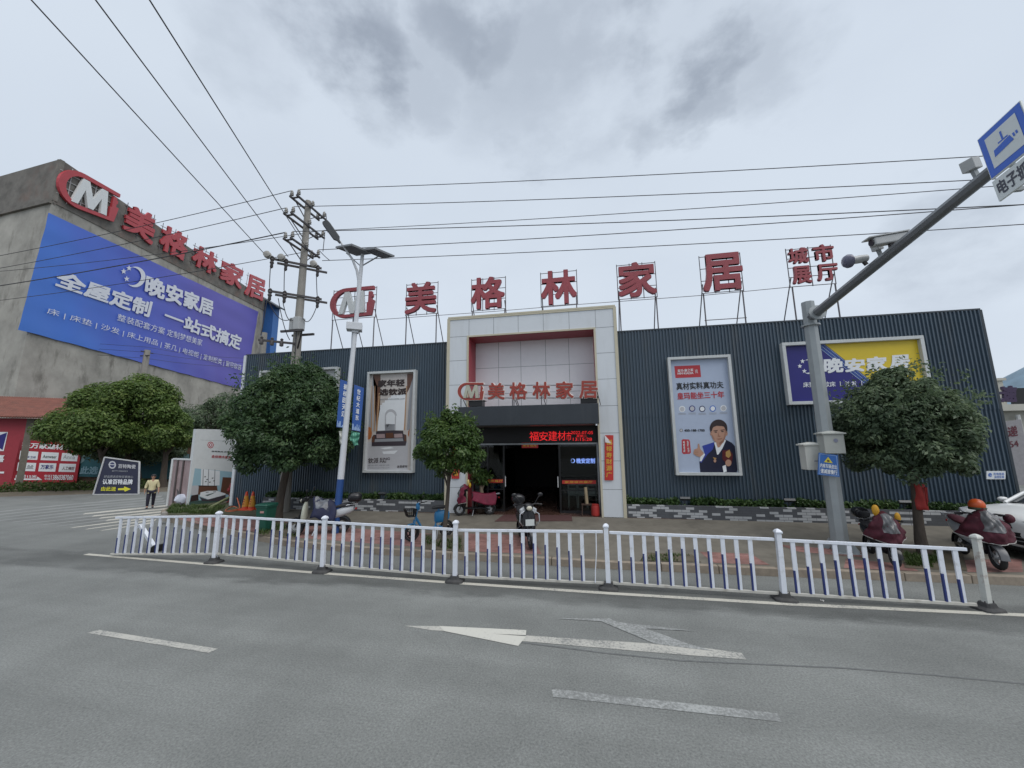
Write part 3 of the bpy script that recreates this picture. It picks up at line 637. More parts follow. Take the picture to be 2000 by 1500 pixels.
for s, x in ((1, dl), (-1, dr)):
    mb = MB(); p = Vector((x+s*0.05, GY+0.05, 0)); d = Vector((s*0.18, 0.98, 0)); nn = Vector((d.y, -d.x, 0))
    for za, zb in ((0.33, 0.42), (HB-0.2, HB-0.1)): mb.prism([p+Vector((0, 0, za)), p+d*0.9+Vector((0, 0, za)), p+d*0.9+nn*0.04+Vector((0, 0, za)), p+nn*0.04+Vector((0, 0, za))], (0, 0, zb-za))
    dd = mb.build('glass_door', M_black, shop)
    mb = MB(); mb.prism([p+nn*0.015+Vector((0, 0, 0.42)), p+d*0.9+nn*0.015+Vector((0, 0, 0.42)), p+d*0.9+nn*0.027+Vector((0, 0, 0.42)), p+nn*0.027+Vector((0, 0, 0.42))], (0, 0, HB-0.62)); mb.build('pane', M_glass, dd)
    mb = MB(); q = p-s*Vector((0.02, 0, 0)); mb.tube([(x+s*0.07, GY-0.09, 1.18), (x+s*0.07, GY-0.09, 1.55)], 0.016, mi=0); mb.tube([(x+s*0.07, GY+0.02, 1.22), (x+s*0.07, GY-0.09, 1.22)], 0.01); mb.tube([(x+s*0.07, GY+0.02, 1.5), (x+s*0.07, GY-0.09, 1.5)], 0.01); mb.build('handle', mat('bright_handle', (0.75, 0.75, 0.75), 0.3), dd)
# planters with hedges
M_plbrick = brick_mat('grey_white_strip_tile', (0.085, 0.09, 0.10), (0.42, 0.43, 0.44), (0.07, 0.07, 0.075), 0.25, 0.080, thr=0.60, ms=0.06, rot=(R(90), 0, 0), dirt=0.25)
M_hedge = leafmat('hedge_leaves', (0.018, 0.040, 0.012), (0.034, 0.075, 0.018), (0.080, 0.130, 0.034), 0.5, 0.2)
for nm, x0, x1, lab in (('left', -12.6, XPL-0.06, 'grey and white tiled planter wall left of the white portal'), ('right', XPR+0.06, 11.75, 'long grey and white tiled planter wall right of the white portal')):
    pl = thing('planter_wall', lab, 'planter', ((x0+x1)/2, 13.35, 0.27), group='tiled planters along the shop')
    mb = MB(); mb.bx(x0, x1, 13.32, 13.44, 0.2, 0.71); mb.bx(x0, x0+0.1, 13.44, 13.74, 0.2, 0.71); mb.bx(x1-0.1, x1, 13.44, 13.74, 0.2, 0.71); mb.build('wall', M_plbrick, pl)
    mb = MB(); mb.bx(x0+0.1, x1-0.1, 13.44, 13.74, 0.3, 0.66); mb.build('soil', M_soil, pl)
    rng = np.random.default_rng(int(x1*7+90)); n = int((x1-x0)*900); P = np.stack([x0+0.03+(x1-x0-0.06)*rng.random(n), 13.40+0.36*rng.random(n), 0.69+0.2*rng.random(n)**0.7], 1)
    P[:, 2] += 0.03*np.sin(P[:, 0]*2.3)+0.02*np.sin(P[:, 0]*7.1); keep = np.ones(n, bool)
    for gx in ((-7.6,) if x0 < -5 else (3.0, 6.0, 9.0)): keep &= (np.abs(P[:, 0]-gx) > 0.2) | (P[:, 2] < 0.74)
    P = P[keep]; nn = unit(len(P), rng)+np.array([0, -0.5, 0.5]); nn /= np.linalg.norm(nn, axis=1, keepdims=True)
    h = leaves('hedge', P, nn, 0.085, M_hedge, aspect=0.6)
    tag(h, 'low clipped hedge growing in the planter '+('left' if x0 < -5 else 'right')+' of the portal', 'hedge', 'hedges along the shop wall')
    for gx in ((-7.6,) if x0 < -5 else (3.0, 6.0, 9.0)):
        mb = MB(); mb.tube([(gx, 13.55, 0.62), (gx, 13.55, 0.86)], 0.02); mb.box((gx, 13.52, 0.90), (0.30, 0.12, 0.07), M=Matrix.Rotation(R(-35), 3, 'X'))
        o = mb.build('floodlight', mat('dark_lamp_housing', (0.05, 0.055, 0.06), 0.4)); tag(o, 'small dark floodlight standing in a gap of the planter hedge', 'floodlight', 'floodlights in the planter hedges')

# ---------------------------------------------------------------- letters
M_red = mat('red_letter_face', (0.30, 0.062, 0.075), 0.45, var=0.12, scale=2, dirt=(0.22, 0.07, 0.075), damt=0.6)
M_reds = mat('red_letter_wall', (0.42, 0.05, 0.06), 0.4, var=0.10, scale=2)
M_frame = mat('rusty_angle_iron', (0.13, 0.12, 0.13), 0.6, var=0.3, scale=9, dirt=(0.16, 0.09, 0.06))
M_mwhite = mat('weathered_white', (0.55, 0.57, 0.57), 0.5, var=0.1, scale=3)
RING = [(0.985, 1.0), (0.36, 1.0)] + [(0.36-0.36*math.sin(R(t)), 0.5+0.5*math.cos(R(t))) for t in range(12, 180, 12)] + [(0.34, 0.0), (0.95, 0.02), (0.98, 0.30), (1.0, 0.52), (0.945, 0.52), (0.945, 0.62), (0.97, 0.64), (0.965, 0.74), (0.945, 0.74), (0.945, 0.82), (0.875, 0.82), (0.87, 0.46), (0.845, 0.46), (0.845, 0.12), (0.37, 0.10)] + [(0.37-0.26*math.sin(R(t)), 0.49+0.39*math.cos(R(t))) for t in range(168, 0, -12)] + [(0.38, 0.885), (0.985, 0.885)]
EMM = [(0.215, 0.12), (0.34, 0.86), (0.44, 0.86), (0.535, 0.42), (0.655, 0.86), (0.755, 0.86), (0.80, 0.12), (0.69, 0.12), (0.672, 0.56), (0.565, 0.12), (0.475, 0.12), (0.395, 0.58), (0.315, 0.12)]
def quadmap(q):
    tl, tr, br, bl = q
    return lambda u, v: (tl*(1-u)+tr*u)*v + (bl*(1-u)+br*u)*(1-v)
def emblem(parent, q, n, depth, m_ring, m_m, m_back=None):
    n = Vector(n); f = quadmap(q)
    if m_back:
        mb = MB(); c = f(0.5, 0.5); mb.prism([c+(f(*p)-c)*1.045+n*0.001 for p in RING], n*(depth*0.8)); mb.build('emblem_edge', m_back, parent)
    mb = MB(); mb.prism([f(*p)+n*0.0 for p in RING], n*depth); mb.build('emblem_ring', m_ring, parent)
    mb = MB(); mb.prism([f(*p)+n*(depth*0.15) for p in EMM], n*(depth*1.05)); mb.build('emblem_letter', m_m, parent)
RY = 14.35
def roof_frame(mb, x0, x1, z0, z1, legs, rung=None, nv=3, nh=3):
    for i in range(nv+1): x = x0+(x1-x0)*i/nv; mb.tube([(x, RY+0.06, z0-0.03), (x, RY+0.06, z1+0.04)], 0.016, 5)
    for i in range(nh+1): z = z0+(z1-z0)*i/nh; mb.tube([(x0, RY+0.075, z), (x1, RY+0.075, z)], 0.014, 5)
    for x in legs:
        mb.tube([(x, RY+0.06, z0), (x, RY+0.06, 6.0)], 0.024, 6); mb.tube([(x, RY+0.06, z0+0.35), (x, RY+1.5, 6.0)], 0.020, 6)
    if rung:
        mb.tube([(x0, RY+0.06, rung), (x1, RY+0.06, rung)], 0.016, 5)
def roofrect(x0, y0, x1, y1):
    p = PY(RY); a, b = p.at((x0+x1)/2, y0), p.at((x0+x1)/2, y1); l, r = p.at(x0, (y0+y1)/2).x, p.at(x1, (y0+y1)/2).x
    return l, r, b.z, a.z
GRP = 'rooftop characters on iron frames'
for ch, px, lab, bold, rung in (('美', (793, 553, 853, 613), 'red rooftop character nearest the round emblem, left of the portal', 0.020, None), ('格', (921, 543, 986, 604), 'red rooftop character standing above the left half of the portal', 0.025, None),
        ('林', (1057, 530, 1126, 595), 'red rooftop character standing above the right half of the portal', 0.027, None), ('家', (1207, 514, 1281, 581), 'red rooftop character just right of the white portal', 0.025, None), ('居', (1370, 497, 1449, 569), 'red rooftop character second from the small four character group', 0.030, 7.05)):
    if ch == '居': lab = 'largest red rooftop character, on a frame with a low rung'
    x0, x1, z0, z1 = roofrect(*px); t = thing('rooftop_character', lab, 'sign letter', ((x0+x1)/2, RY, 6.0), group=GRP)
    q = [Vector((x0, RY, z1)), Vector((x1, RY, z1)), Vector((x1, RY, z0)), Vector((x0, RY, z0))]
    text('character', ch, q, (0, -1, 0), M_red, t, bold=bold, depth=0.13, off=-0.02)
    mb = MB(); roof_frame(mb, x0-0.02, x1+0.02, z0, z1, (x0+0.02, x1-0.02), rung); mb.build('frame', M_frame, t)
x0, x1, z0, z1 = roofrect(648, 564, 733, 621); t = thing('rooftop_emblem', 'rooftop emblem of a red open ring round a white letter M', 'emblem sign', ((x0+x1)/2, RY, 6.0))
emblem(t, [Vector((x0, RY, z1)), Vector((x1, RY, z1)), Vector((x1, RY, z0)), Vector((x0, RY, z0))], (0, -1, 0), 0.13, M_red, M_mwhite)
mb = MB(); roof_frame(mb, x0+0.03, x1, z0, z1, (x0+0.06, (x0+x1)/2, x1-0.05), None, 2, 4); mb.build('frame', M_frame, t)
x0, x1, z0, z1 = roofrect(1540, 482, 1630, 556); t = thing('rooftop_character_group', 'four small red rooftop characters in two rows at the far right', 'sign letters', ((x0+x1)/2, RY, 6.0))
for ch, px in (('城', (1538, 486, 1577, 516)), ('市', (1586, 479, 1627, 512)), ('展', (1546, 521, 1583, 555)), ('厅', (1594, 517, 1635, 549))):
    a0, a1, b0, b1 = roofrect(*px)
    text('character', ch, [Vector((a0, RY, b1)), Vector((a1, RY, b1)), Vector((a1, RY, b0)), Vector((a0, RY, b0))], (0, -1, 0), M_red, t, bold=0.028, depth=0.10, off=-0.02)
mb = MB(); roof_frame(mb, x0, x1, z0, z1, (x0+0.06, x1-0.03), 6.75, 2, 4); mb.build('frame', M_frame, t)
mb = MB(); mb.tube([(-8.7, RY+0.05, 8.03), (-3.4, RY+0.05, 8.0), (-0.2, RY+0.05, 8.02), (4.5, RY+0.05, 8.0), (7.3, RY+0.05, 8.06)], 0.012, 5)
tag(mb.build('conduit', M_frame), 'thin conduit running along the row of rooftop characters', 'conduit')
# canopy sign
LY = 12.6
cs = thing('canopy_sign', 'red characters and ring emblem with white edges standing on the dark canopy', 'shop sign', (-2, LY, 3.955))
M_neonred = mat('orange_red_letter', (0.30, 0.050, 0.035), 0.4, var=0.08, scale=3)
M_edge = mat('white_letter_edge', (0.80, 0.76, 0.72), 0.4, var=0.04)
M_gold = mat('pale_brass', (0.42, 0.42, 0.34), 0.4, var=0.1)
pl = PY(LY)
emblem(cs, pl.rect(895, 748, 946, 782), (0, -1, 0), 0.07, M_neonred, M_gold, M_edge)
for ch, px in (('美', (953, 748, 987, 781)), ('格', (995, 747, 1031, 781)), ('林', (1040, 746, 1076, 780)), ('家', (1085, 745, 1121, 780)), ('居', (1131, 744, 1168, 779))):
    q = pl.rect(*px); text('character_edge', ch, q, (0, -1, 0), M_edge, cs, bold=0.06, depth=0.05, off=-0.005)
    c = (q[0]+q[2])/2; q2 = [c+(v-c)*0.965 for v in q]
    text('character', ch, q2, (0, -1, 0), M_neonred, cs, bold=0.022, depth=0.035, off=0.05)
mb = MB()
for y in (752, 777): a, b = pl.at(905, y), pl.at(1166, y); mb.bar(a+Vector((0, 0.06, 0)), b+Vector((0, 0.06, 0)), 0.025)
for x in (899, 1000, 1003, 1057, 1166):
    a = pl.at(x, 778); mb.bar((a.x, LY+0.08, 4.4), (a.x, LY+0.08, 3.955), 0.025); mb.bar((a.x+0.02, LY+0.1, 4.35), (a.x+0.12, LY+0.45, 3.955), 0.02)
mb.build('rail', M_frame, cs)
for x0, x1, lab in ((918, 944, 'black floodlight on the canopy under the ring emblem'), (1134, 1166, 'black floodlight on the canopy under the last character')):
    a, b = PY(12.75).at(x0, 785), PY(12.75).at(x1, 785); mb = MB(); mb.bx(a.x, b.x, 12.6, 12.95, 3.99, 4.17); mb.bx(a.x-0.03, b.x+0.05, 12.55, 13.0, 4.175, 4.20); mb.bx((a.x+b.x)/2-0.04, (a.x+b.x)/2+0.04, 12.7, 12.8, 3.956, 3.99)
    tag(mb.build('floodlight', M_black), lab, 'floodlight', 'floodlights on the canopy')
# LED ticker
lp = PY(13.66); led = thing('led_display', 'black LED ticker with glowing red characters over the entrance', 'led sign', (-1.9, 13.7, 2.74))
mb = MB(); mb.bx(IX0+0.03, IX1-0.03, 13.67, 13.8, 2.74, 3.28); mb.build('panel', mat('led_black', (0.006, 0.006, 0.007), 0.5), led)
M_led = mat('led_red', (0.85, 0.022, 0.025), 0.5, emit=0.75, var=0.0)
for s, px in (('福', (1034, 843, 1052, 861)), ('安', (1053, 843, 1070, 861)), ('建', (1071, 842, 1088, 861)), ('材', (1089, 842, 1105, 860)), ('市', (1106, 843, 1116, 861))): text('lettering', s, lp.rect(*px), (0, -1, 0), M_led, led, bold=0.004)
text('lettering', '2022-07-05', lp.rect(1115, 842, 1158, 848), (0, -1, 0), M_led, led, bold=0.004); text('lettering', '星期二', lp.rect(1126, 849, 1146, 854), (0, -1, 0), M_led, led, bold=0.004); text('lettering', '13:15:28', lp.rect(1119, 855, 1156, 861), (0, -1, 0), M_led, led, bold=0.004)
# red festive strips
M_festred = mat('festive_red_paper', (0.50, 0.035, 0.03), 0.5, var=0.08); M_fgold = mat('gold_ink', (0.65, 0.36, 0.05), 0.45, var=0.1)
def strip(name, plane, px, s, lab, vertical=False, cat='couplet', mbase=M_festred, mtext=M_fgold, bulge=0.0, group=None):
    x0, y0, x1, y1 = px; t = thing(name, lab, cat, tuple(plane.at((x0+x1)/2, y1)), group=group); q = plane.rect(*px); n = plane.n
    mb = MB(); f = quadmap(q)
    mb.grid(lambda u, v: f(u, v)+n*(0.006+bulge*math.sin(u*math.pi)*(0.5+0.5*math.sin(v*9))), 8, 14); mb.build('sheet', mbase, t, solid=0.003, fix=False)
    k = len(s)
    for i, ch in enumerate(s):
        if ch == ' ': continue
        if vertical: a, b = 0.10+0.86*(i/k), 0.10+0.86*((i+0.82)/k); r = [f(0.16, 1-a), f(0.84, 1-a), f(0.84, 1-b), f(0.16, 1-b)]
        else: a, b = 0.08+0.84*(i/k), 0.08+0.84*((i+0.86)/k); r = [f(a, 0.82), f(b, 0.82), f(b, 0.2), f(a, 0.2)]
        text('lettering', ch, r, n, mtext, t, bold=0.02, off=0.012+bulge)
    return t
cp = PY(PYf-0.035)
strip('couplet', cp, (1181, 850, 1198, 938), '福禄寿财源广', 'red vertical couplet with gold characters on the right pier, top corner curled', True, bulge=0.01)
q = [cp.at(1181, 850, 0.02), cp.at(1182, 864, 0.03), cp.at(1196, 866, 0.02)]
mb = MB(); mb.poly(q); tag(mb.build('curled_paper', mat('paper_back', (0.7, 0.66, 0.66), 0.6), solid=0.003), 'pale curled corner hanging from the red couplet', 'paper')
strip('couplet', cp, (882, 850, 897, 935), '新春进财百福来'[:6], 'red vertical couplet on the left pier half hidden by the small tree', True, bulge=0.01)
strip('door_banner', PY(GY-0.03), (1019, 864, 1051, 875), '接吉福鸿', 'small red paper with gold characters over the doorway', False, 'paper')
strip('door_banner', PY(GY-0.02), (1098, 938, 1164, 945), '家居城市展厅', 'red strip sticker across the right window with pale characters', False, 'sticker')
strip('door_banner', PY(GY-0.02), (928, 936, 988, 943), '家居城市展厅', 'red strip sticker across the left window with gold characters', False, 'sticker')
# neon sign inside the window
npn = PY(14.6); ns = thing('neon_sign', 'glowing blue and white moon sign hanging inside the right window', 'neon sign', tuple(npn.at(1140, 905)))
M_neon = mat('neon_blue', (0.30, 0.42, 1.0), 0.5, emit=2.4, var=0)
mb = MB(); mb.poly([npn.at(*p) for p in moon(1119, 900, 4.2)])
for x, y in ((1116.6, 897), (1115.6, 900), (1116.8, 903)): mb.poly([npn.at(*p) for p in star(x, y, 1.2)])
mb.build('moon', M_neon, ns)
text('lettering', '晚安定制', npn.rect(1126, 895, 1162, 905), (0, -1, 0), M_neon, ns, bold=0.02)
mb = MB(); mb.box(npn.at(1140, 900)+Vector((0, 0.04, 0)), (1.0, 0.03, 0.3)); mb.build('back_plate', M_black, ns)
# ================================================================ POSTERS ON THE SHOP WALL
def flat(name, col, rough=0.35, **k): return mat(name, col, rough, var=k.pop('var', 0.04), **k)
M_fr = mat('brushed_frame', (0.50, 0.52, 0.52), 0.4, var=0.08, scale=3, dirt=(0.3, 0.31, 0.31), damt=0.4)
def framed(label, x0, x1, z0, z1, base, w=0.09):
    t = thing('framed_poster', label, 'poster', ((x0+x1)/2, FY-0.05, z0)); ya, yb = 13.55, 13.78
    mb = MB()
    mb.bx(x0, x1, ya, yb, z1-w, z1); mb.bx(x0, x1, ya, yb, z0, z0+w); mb.bx(x0, x0+w, ya, yb, z0+w, z1-w); mb.bx(x1-w, x1, ya, yb, z0+w, z1-w)
    mb.build('frame', M_fr, t, bev=0.006)
    mb = MB(); mb.bx(x0+w, x1-w, 13.68, 13.74, z0+w, z1-w); mb.build('board', base, t)
    return t, PY(13.68)
def Z(ox, oy, s): return lambda *pts: [(ox+x/s, oy+y/s) for x, y in pts]
def T4(pl, f, tl, tr, br, bl): return pl.quad(f(tl, tr, br, bl))
P_ = dict(white=flat('print_white', (0.70, 0.72, 0.74)), black=flat('print_black', (0.02, 0.02, 0.022)), navy=flat('print_navy', (0.02, 0.025, 0.09)), blue=flat('print_blue', (0.03, 0.05, 0.30)),
    red=flat('print_red', (0.42, 0.035, 0.045)), skin=flat('print_skin', (0.42, 0.24, 0.17)), dskin=flat('print_skin_shadow', (0.30, 0.15, 0.10)), maroon=flat('print_maroon', (0.09, 0.012, 0.015)),
    gold=flat('print_gold', (0.40, 0.24, 0.08)), grey=flat('print_grey', (0.28, 0.29, 0.31)), lgrey=flat('print_light_grey', (0.45, 0.45, 0.47)), brown=flat('print_brown', (0.12, 0.055, 0.035)),
    dbrown=flat('print_dark_brown', (0.035, 0.022, 0.022)), tan=flat('print_tan', (0.42, 0.26, 0.15)), plum=flat('print_plum', (0.055, 0.045, 0.055)), pink=flat('print_dusty_pink', (0.36, 0.27, 0.27)),
    beige=flat('print_beige', (0.50, 0.46, 0.43)), teal=flat('print_pale_teal', (0.30, 0.45, 0.52)), cyan=flat('print_blue_ring', (0.05, 0.14, 0.48)), yellow=flat('print_yellow', (0.62, 0.46, 0.03)), indigo=flat('print_indigo', (0.022, 0.020, 0.16)), orange=flat('print_orange', (0.38, 0.13, 0.04)),
    sky=flat('print_sky_blue', (0.30, 0.42, 0.62)), suit=flat('print_suit', (0.012, 0.013, 0.034)), shade=flat('print_face_shade', (0.33, 0.175, 0.12)), olive=flat('print_dark_green', (0.05, 0.09, 0.08)))
PK = list(P_); PM = [P_[k] for k in PK]; PI = {k: i for i, k in enumerate(PK)}
# man with thumb up
po, pp = framed('tall pale blue poster of a smiling man in a dark suit giving a thumbs up', 2.80, 4.78, 1.63, 5.57, flat('poster_pale_blue', (0.38, 0.44, 0.56)))
f = Z(1280, 680, 5.356); mb = MB()
def A(k, layer, *pts): art(mb, pp, f(*pts), PI[k], layer)
A('red', 1, (198, 188), (466, 177), (478, 302), (210, 313))
A('suit', 1, (490, 1022), (560, 1000), (620, 980), (735, 955), (800, 990), (832, 1025), (845, 1150), (858, 1270), (850, 1304), (470, 1304), (460, 1190), (515, 1105))
A('blue', 2, (490, 1022), (560, 1000), (622, 980), (600, 1060), (545, 1110), (480, 1200), (462, 1190), (515, 1105))
A('white', 3, (614, 985), (628, 1040), (645, 1115), (660, 1110), (700, 1050), (738, 965), (722, 955), (640, 985))
A('skin', 4, (628, 960), (640, 1010), (652, 1040), (672, 1035), (715, 975), (720, 930))
A('dbrown', 4, *circ(660, 838, 92, 92, 20, 180, 360), (752, 870), (742, 890), (578, 890), (568, 850))
A('skin', 5, *circ(662, 893, 76, 100, 24))
A('skin', 4, *circ(742, 890, 13, 26, 12)); A('skin', 4, *circ(584, 892, 11, 24, 12))
A('dbrown', 6, (586, 850), (582, 805), (620, 775), (690, 768), (735, 800), (742, 850), (722, 822), (690, 815), (640, 812), (606, 826))
A('shade', 6, (722, 830), (738, 870), (732, 930), (705, 972), (675, 992), (712, 940), (722, 890)); A('shade', 6, (590, 900), (600, 940), (622, 968), (612, 930)); A('dbrown', 6, (605, 862), (650, 857), (650, 864), (606, 870)); A('dbrown', 6, (680, 855), (722, 850), (722, 858), (680, 863))
A('black', 7, *circ(630, 878, 15, 5, 10)); A('black', 7, *circ(700, 872, 15, 5, 10))
A('dskin', 6, (655, 880), (650, 925), (672, 930), (684, 920), (668, 915)); A('dskin', 6, (635, 948), (665, 943), (700, 940), (690, 955), (660, 960))
A('dskin', 6, (660, 990), (700, 970), (722, 930), (725, 950), (712, 985), (672, 1012))
A('skin', 4, (404, 1060), (440, 1046), (445, 998), (457, 1000), (470, 1055), (500, 1090), (508, 1110), (465, 1140), (430, 1128), (396, 1105))
for i in range(3): A('dskin', 5, (408, 1072+i*17), (448, 1076+i*17), (448, 1079+i*17), (408, 1075+i*17))
A('white', 5, (470, 1138), (510, 1100), (518, 1112), (480, 1185), (462, 1180))
A('maroon', 4, (700, 1070), (770, 1060), (810, 1110), (800, 1200), (745, 1210), (700, 1160)); A('gold', 5, (735, 1085), (775, 1060), (790, 1120), (765, 1150), (735, 1130))
A('skin', 6, *circ(762, 1200, 32, 36, 14)); A('white', 5, (700, 1235), (735, 1220), (745, 1290), (712, 1300)); A('gold', 5, (600, 1140), (640, 1150), (620, 1170)); A('skin', 5, *circ(622, 1178, 14, 18, 10))
for (x, y, c) in ((280, 637, 'white'), (385, 632, 'indigo'), (490, 635, 'navy'), (600, 632, 'cyan'), (712, 628, 'white')):
    A(c, 1, *circ(x, y, 33, 33, 18)); A('lgrey' if c in ('white', 'indigo') else 'white', 2, *circ(x, y, 24, 24, 18))
    for dy in (45, 56): A('grey', 1, (x-40, y+dy), (x+40, y+dy-2), (x+40, y+dy+2), (x-40, y+dy+4))
A('red', 1, (275, 962), (290, 952), (352, 955), (362, 975), (372, 1092), (360, 1105), (290, 1108), (278, 1090))
A('black', 1, *circ(270, 860, 17, 17, 14)); A('lgrey', 2, *circ(270, 860, 13, 13, 14))
mb.build('printed_picture', PM, po, fix=False)
for s, q, k, b in (('真材实料真功夫', ((215, 362), (707, 345), (714, 418), (222, 438)), 'black', 0.02), ('皇玛能坐三十年', ((226, 466), (716, 448), (722, 520), (232, 538)), 'red', 0.02), ('400-188-1700', ((300, 848), (515, 847), (517, 872), (302, 874)), 'black', 0.03),
        ('皇玛·康之家', ((230, 222), (395, 212), (398, 242), (233, 252)), 'white', 0.012), ('HM·KADA', ((232, 256), (397, 248), (399, 270), (235, 278)), 'white', 0.02), ('沙发', ((412, 222), (440, 220), (444, 262), (416, 264)), 'white', 0.01),
        ('真材', ((328, 965), (346, 965), (350, 1030), (332, 1032)), 'white', 0.01), ('西藏', ((288, 968), (306, 968), (312, 1090), (294, 1092)), 'white', 0.01), ('实料', ((334, 1038), (352, 1036), (358, 1090), (338, 1092)), 'white', 0.01)):
    text('lettering', s, T4(pp, f, *q), pp.n, P_[k], po, bold=b, off=0.007)
# sofa poster
po, pp = framed('tall framed poster of a dark sofa in a bright hall, left of the portal', -8.50, -6.44, 1.66, 5.58, P_['beige'])
f = Z(700, 700, 4.286); mb = MB()
A('lgrey', 1, (68, 700), (415, 700), (412, 942), (62, 945))
A('brown', 1, (122, 138), (186, 136), (182, 420), (150, 610), (140, 420)); A('brown', 1, (408, 128), (462, 124), (458, 160), (432, 240), (408, 290))
A('grey', 1, (122, 140), (160, 240), (140, 610), (80, 600)); A('grey', 1, (460, 150), (432, 240), (405, 600), (430, 600))
for i, x in enumerate((112, 124, 136)): A('lgrey' if i % 2 else 'tan', 2, (x, 230), (x+6, 232), (x+2, 610), (x-8, 610))
A('tan', 2, (170, 290), (182, 290), (158, 610), (146, 610)); A('tan', 2, (400, 230), (408, 230), (392, 600), (380, 600))
A('white', 1, (178, 415), (178, 392), (198, 390), (200, 372), (220, 370), (222, 352), (245, 350), (250, 330), (272, 328), (275, 310), (395, 300), (385, 600), (160, 605))
A('lgrey', 2, (222, 605), (222, 480), *circ(272, 480, 50, 55, 16, 180, 360), (316, 480), (312, 600)); A('white', 3, (232, 550), (232, 490), *circ(270, 490, 38, 42, 16, 180, 360), (306, 490), (306, 550))
A('grey', 2, (225, 552), (305, 550), (303, 606), (224, 608))
A('orange', 2, (84, 572), *circ(86, 626, 28, 54, 14, -80, 80), (80, 678)); A('orange', 2, (430, 590), (418, 610), (416, 640), (424, 660))
A('plum', 3, (112, 735), (114, 660), (128, 640), (148, 640), (150, 610), (225, 605), (300, 603), (375, 606), (378, 632), (402, 640), (404, 700), (396, 730))
A('grey', 4, (140, 676), (230, 672), (300, 670), (372, 668), (378, 692), (136, 700)); A('pink', 5, (152, 634), (222, 632), (225, 666), (154, 668)); A('pink', 5, (300, 632), (368, 630), (372, 662), (302, 664)); A('brown', 5, (230, 624), (292, 622), (298, 664), (232, 668))
A('brown', 4, (114, 660), (128, 645), (140, 650), (134, 700), (114, 705)); A('brown', 4, (386, 640), (402, 644), (402, 690), (386, 694))
A('white', 2, (180, 750), (270, 740), (300, 752), (220, 762)); A('white', 2, (200, 780), (330, 770), (300, 800), (210, 800))
mb.build('printed_picture', PM, po, fix=False)
for s, q, k, b in (('家年轻', ((168, 182), (392, 172), (386, 233), (160, 240)), 'dbrown', 0.035), ('选钦派', ((182, 256), (408, 248), (402, 304), (174, 312)), 'dbrown', 0.035), ('WWW.KINGHOME.COM', ((182, 338), (388, 332), (387, 344), (181, 350)), 'grey', 0.01),
        ('钦派', ((85, 835), (172, 832), (168, 876), (80, 880)), 'dbrown', 0.012), ('KING', ((184, 832), (266, 829), (264, 849), (182, 852)), 'dbrown', 0.012), ('PAI', ((182, 855), (234, 853), (232, 873), (180, 875)), 'dbrown', 0.012),
        ('家年轻·选钦派', ((80, 890), (262, 887), (260, 899), (78, 902)), 'grey', 0.01), ('WWW.KINGHOME.COM', ((78, 912), (262, 910), (260, 921), (76, 924)), 'grey', 0.01), ('这里都有', ((326, 895), (412, 893), (410, 914), (324, 916)), 'dbrown', 0.012)):
    text('lettering', s, T4(pp, f, *q), pp.n, P_[k], po, bold=b, off=0.012 if k == 'dbrown' else 0.01)
framed('plain pale framed board on the shop wall behind the big dark tree', -13.55, -9.85, 3.88, 5.86, flat('board_grey_white', (0.42, 0.43, 0.43)))
# moon billboard
po, pp = framed('wide blue and yellow framed billboard with moon and stars behind the camera pole', 6.34, 10.24, 3.84, 5.87, P_['indigo'], 0.10)
f = Z(1200, 460, 2.5); mb = MB()
x1, z0, z1 = 10.24-0.10, 3.94, 5.77
a = pp.at(*f((1045, 545))[0], 0.003); b = pp.at(*f((1300, 745))[0], 0.003); sl_ = (b.x-a.x)/(b.z-a.z)
top = Vector((a.x+sl_*(z1-a.z), a.y, z1)); bot = Vector((a.x+sl_*(z0-a.z), a.y, z0))
mb.poly([top, Vector((x1, a.y, z1)), Vector((x1, a.y, z0)), bot], PI['yellow'])
for i, k in enumerate(('sky', 'cyan', 'sky', 'cyan', 'sky')):
    o = Vector((-0.03-0.055*i, -0.002, 0)); o2 = Vector((-0.03-0.055*i-0.022, -0.002, 0)); mb.poly([top+o2, top+o, bot+o, bot+o2], PI[k])
for (x, y) in ((918, 614), (905, 638), (927, 662)): art(mb, pp, f(*star(x, y, 12)), PI['white'], 2)
art(mb, pp, f(*moon(950, 640, 36)), PI['white'], 2)
mb.build('printed_picture', PM, po, fix=False)
for s, q in (('晚', ((1020, 600), (1116, 596), (1118, 668), (1022, 674))), ('安', ((1122, 602), (1222, 598), (1222, 664), (1124, 668))), ('家', ((1228, 594), (1330, 588), (1332, 658), (1230, 664))), ('居', ((1344, 586), (1440, 580), (1442, 648), (1342, 656)))): text('lettering', s, T4(pp, f, *q), pp.n, P_['white'], po, bold=0.04, off=0.01)
text('lettering', '床垫 丨 软床 丨 沙发 丨 家具 丨 定制', T4(pp, f, (920, 716), (1395, 706), (1397, 732), (922, 742)), pp.n, P_['white'], po, bold=0.012, off=0.01)
# small notice at the right end of the wall
pn_ = PY(13.74); t = thing('wall_notice', 'small white notice with blue lines at the right end of the slate wall', 'notice', tuple(pn_.at(1945, 935)))
q = pn_.rect(1927, 920, 1964, 936); mb = MB(); mb.prism(q, (0, 0.02, 0)); mb.build('plate', P_['white'], t)
text('lettering', '光电信息', pn_.rect(1940, 923, 1961, 928), (0, -1, 0), P_['cyan'], t, bold=0.01); text('lettering', '监控区域', pn_.rect(1942, 929, 1961, 934), (0, -1, 0), P_['cyan'], t, bold=0.01); text('lettering', 'e', pn_.rect(1930, 924, 1937, 931), (0, -1, 0), P_['cyan'], t, bold=0.02)

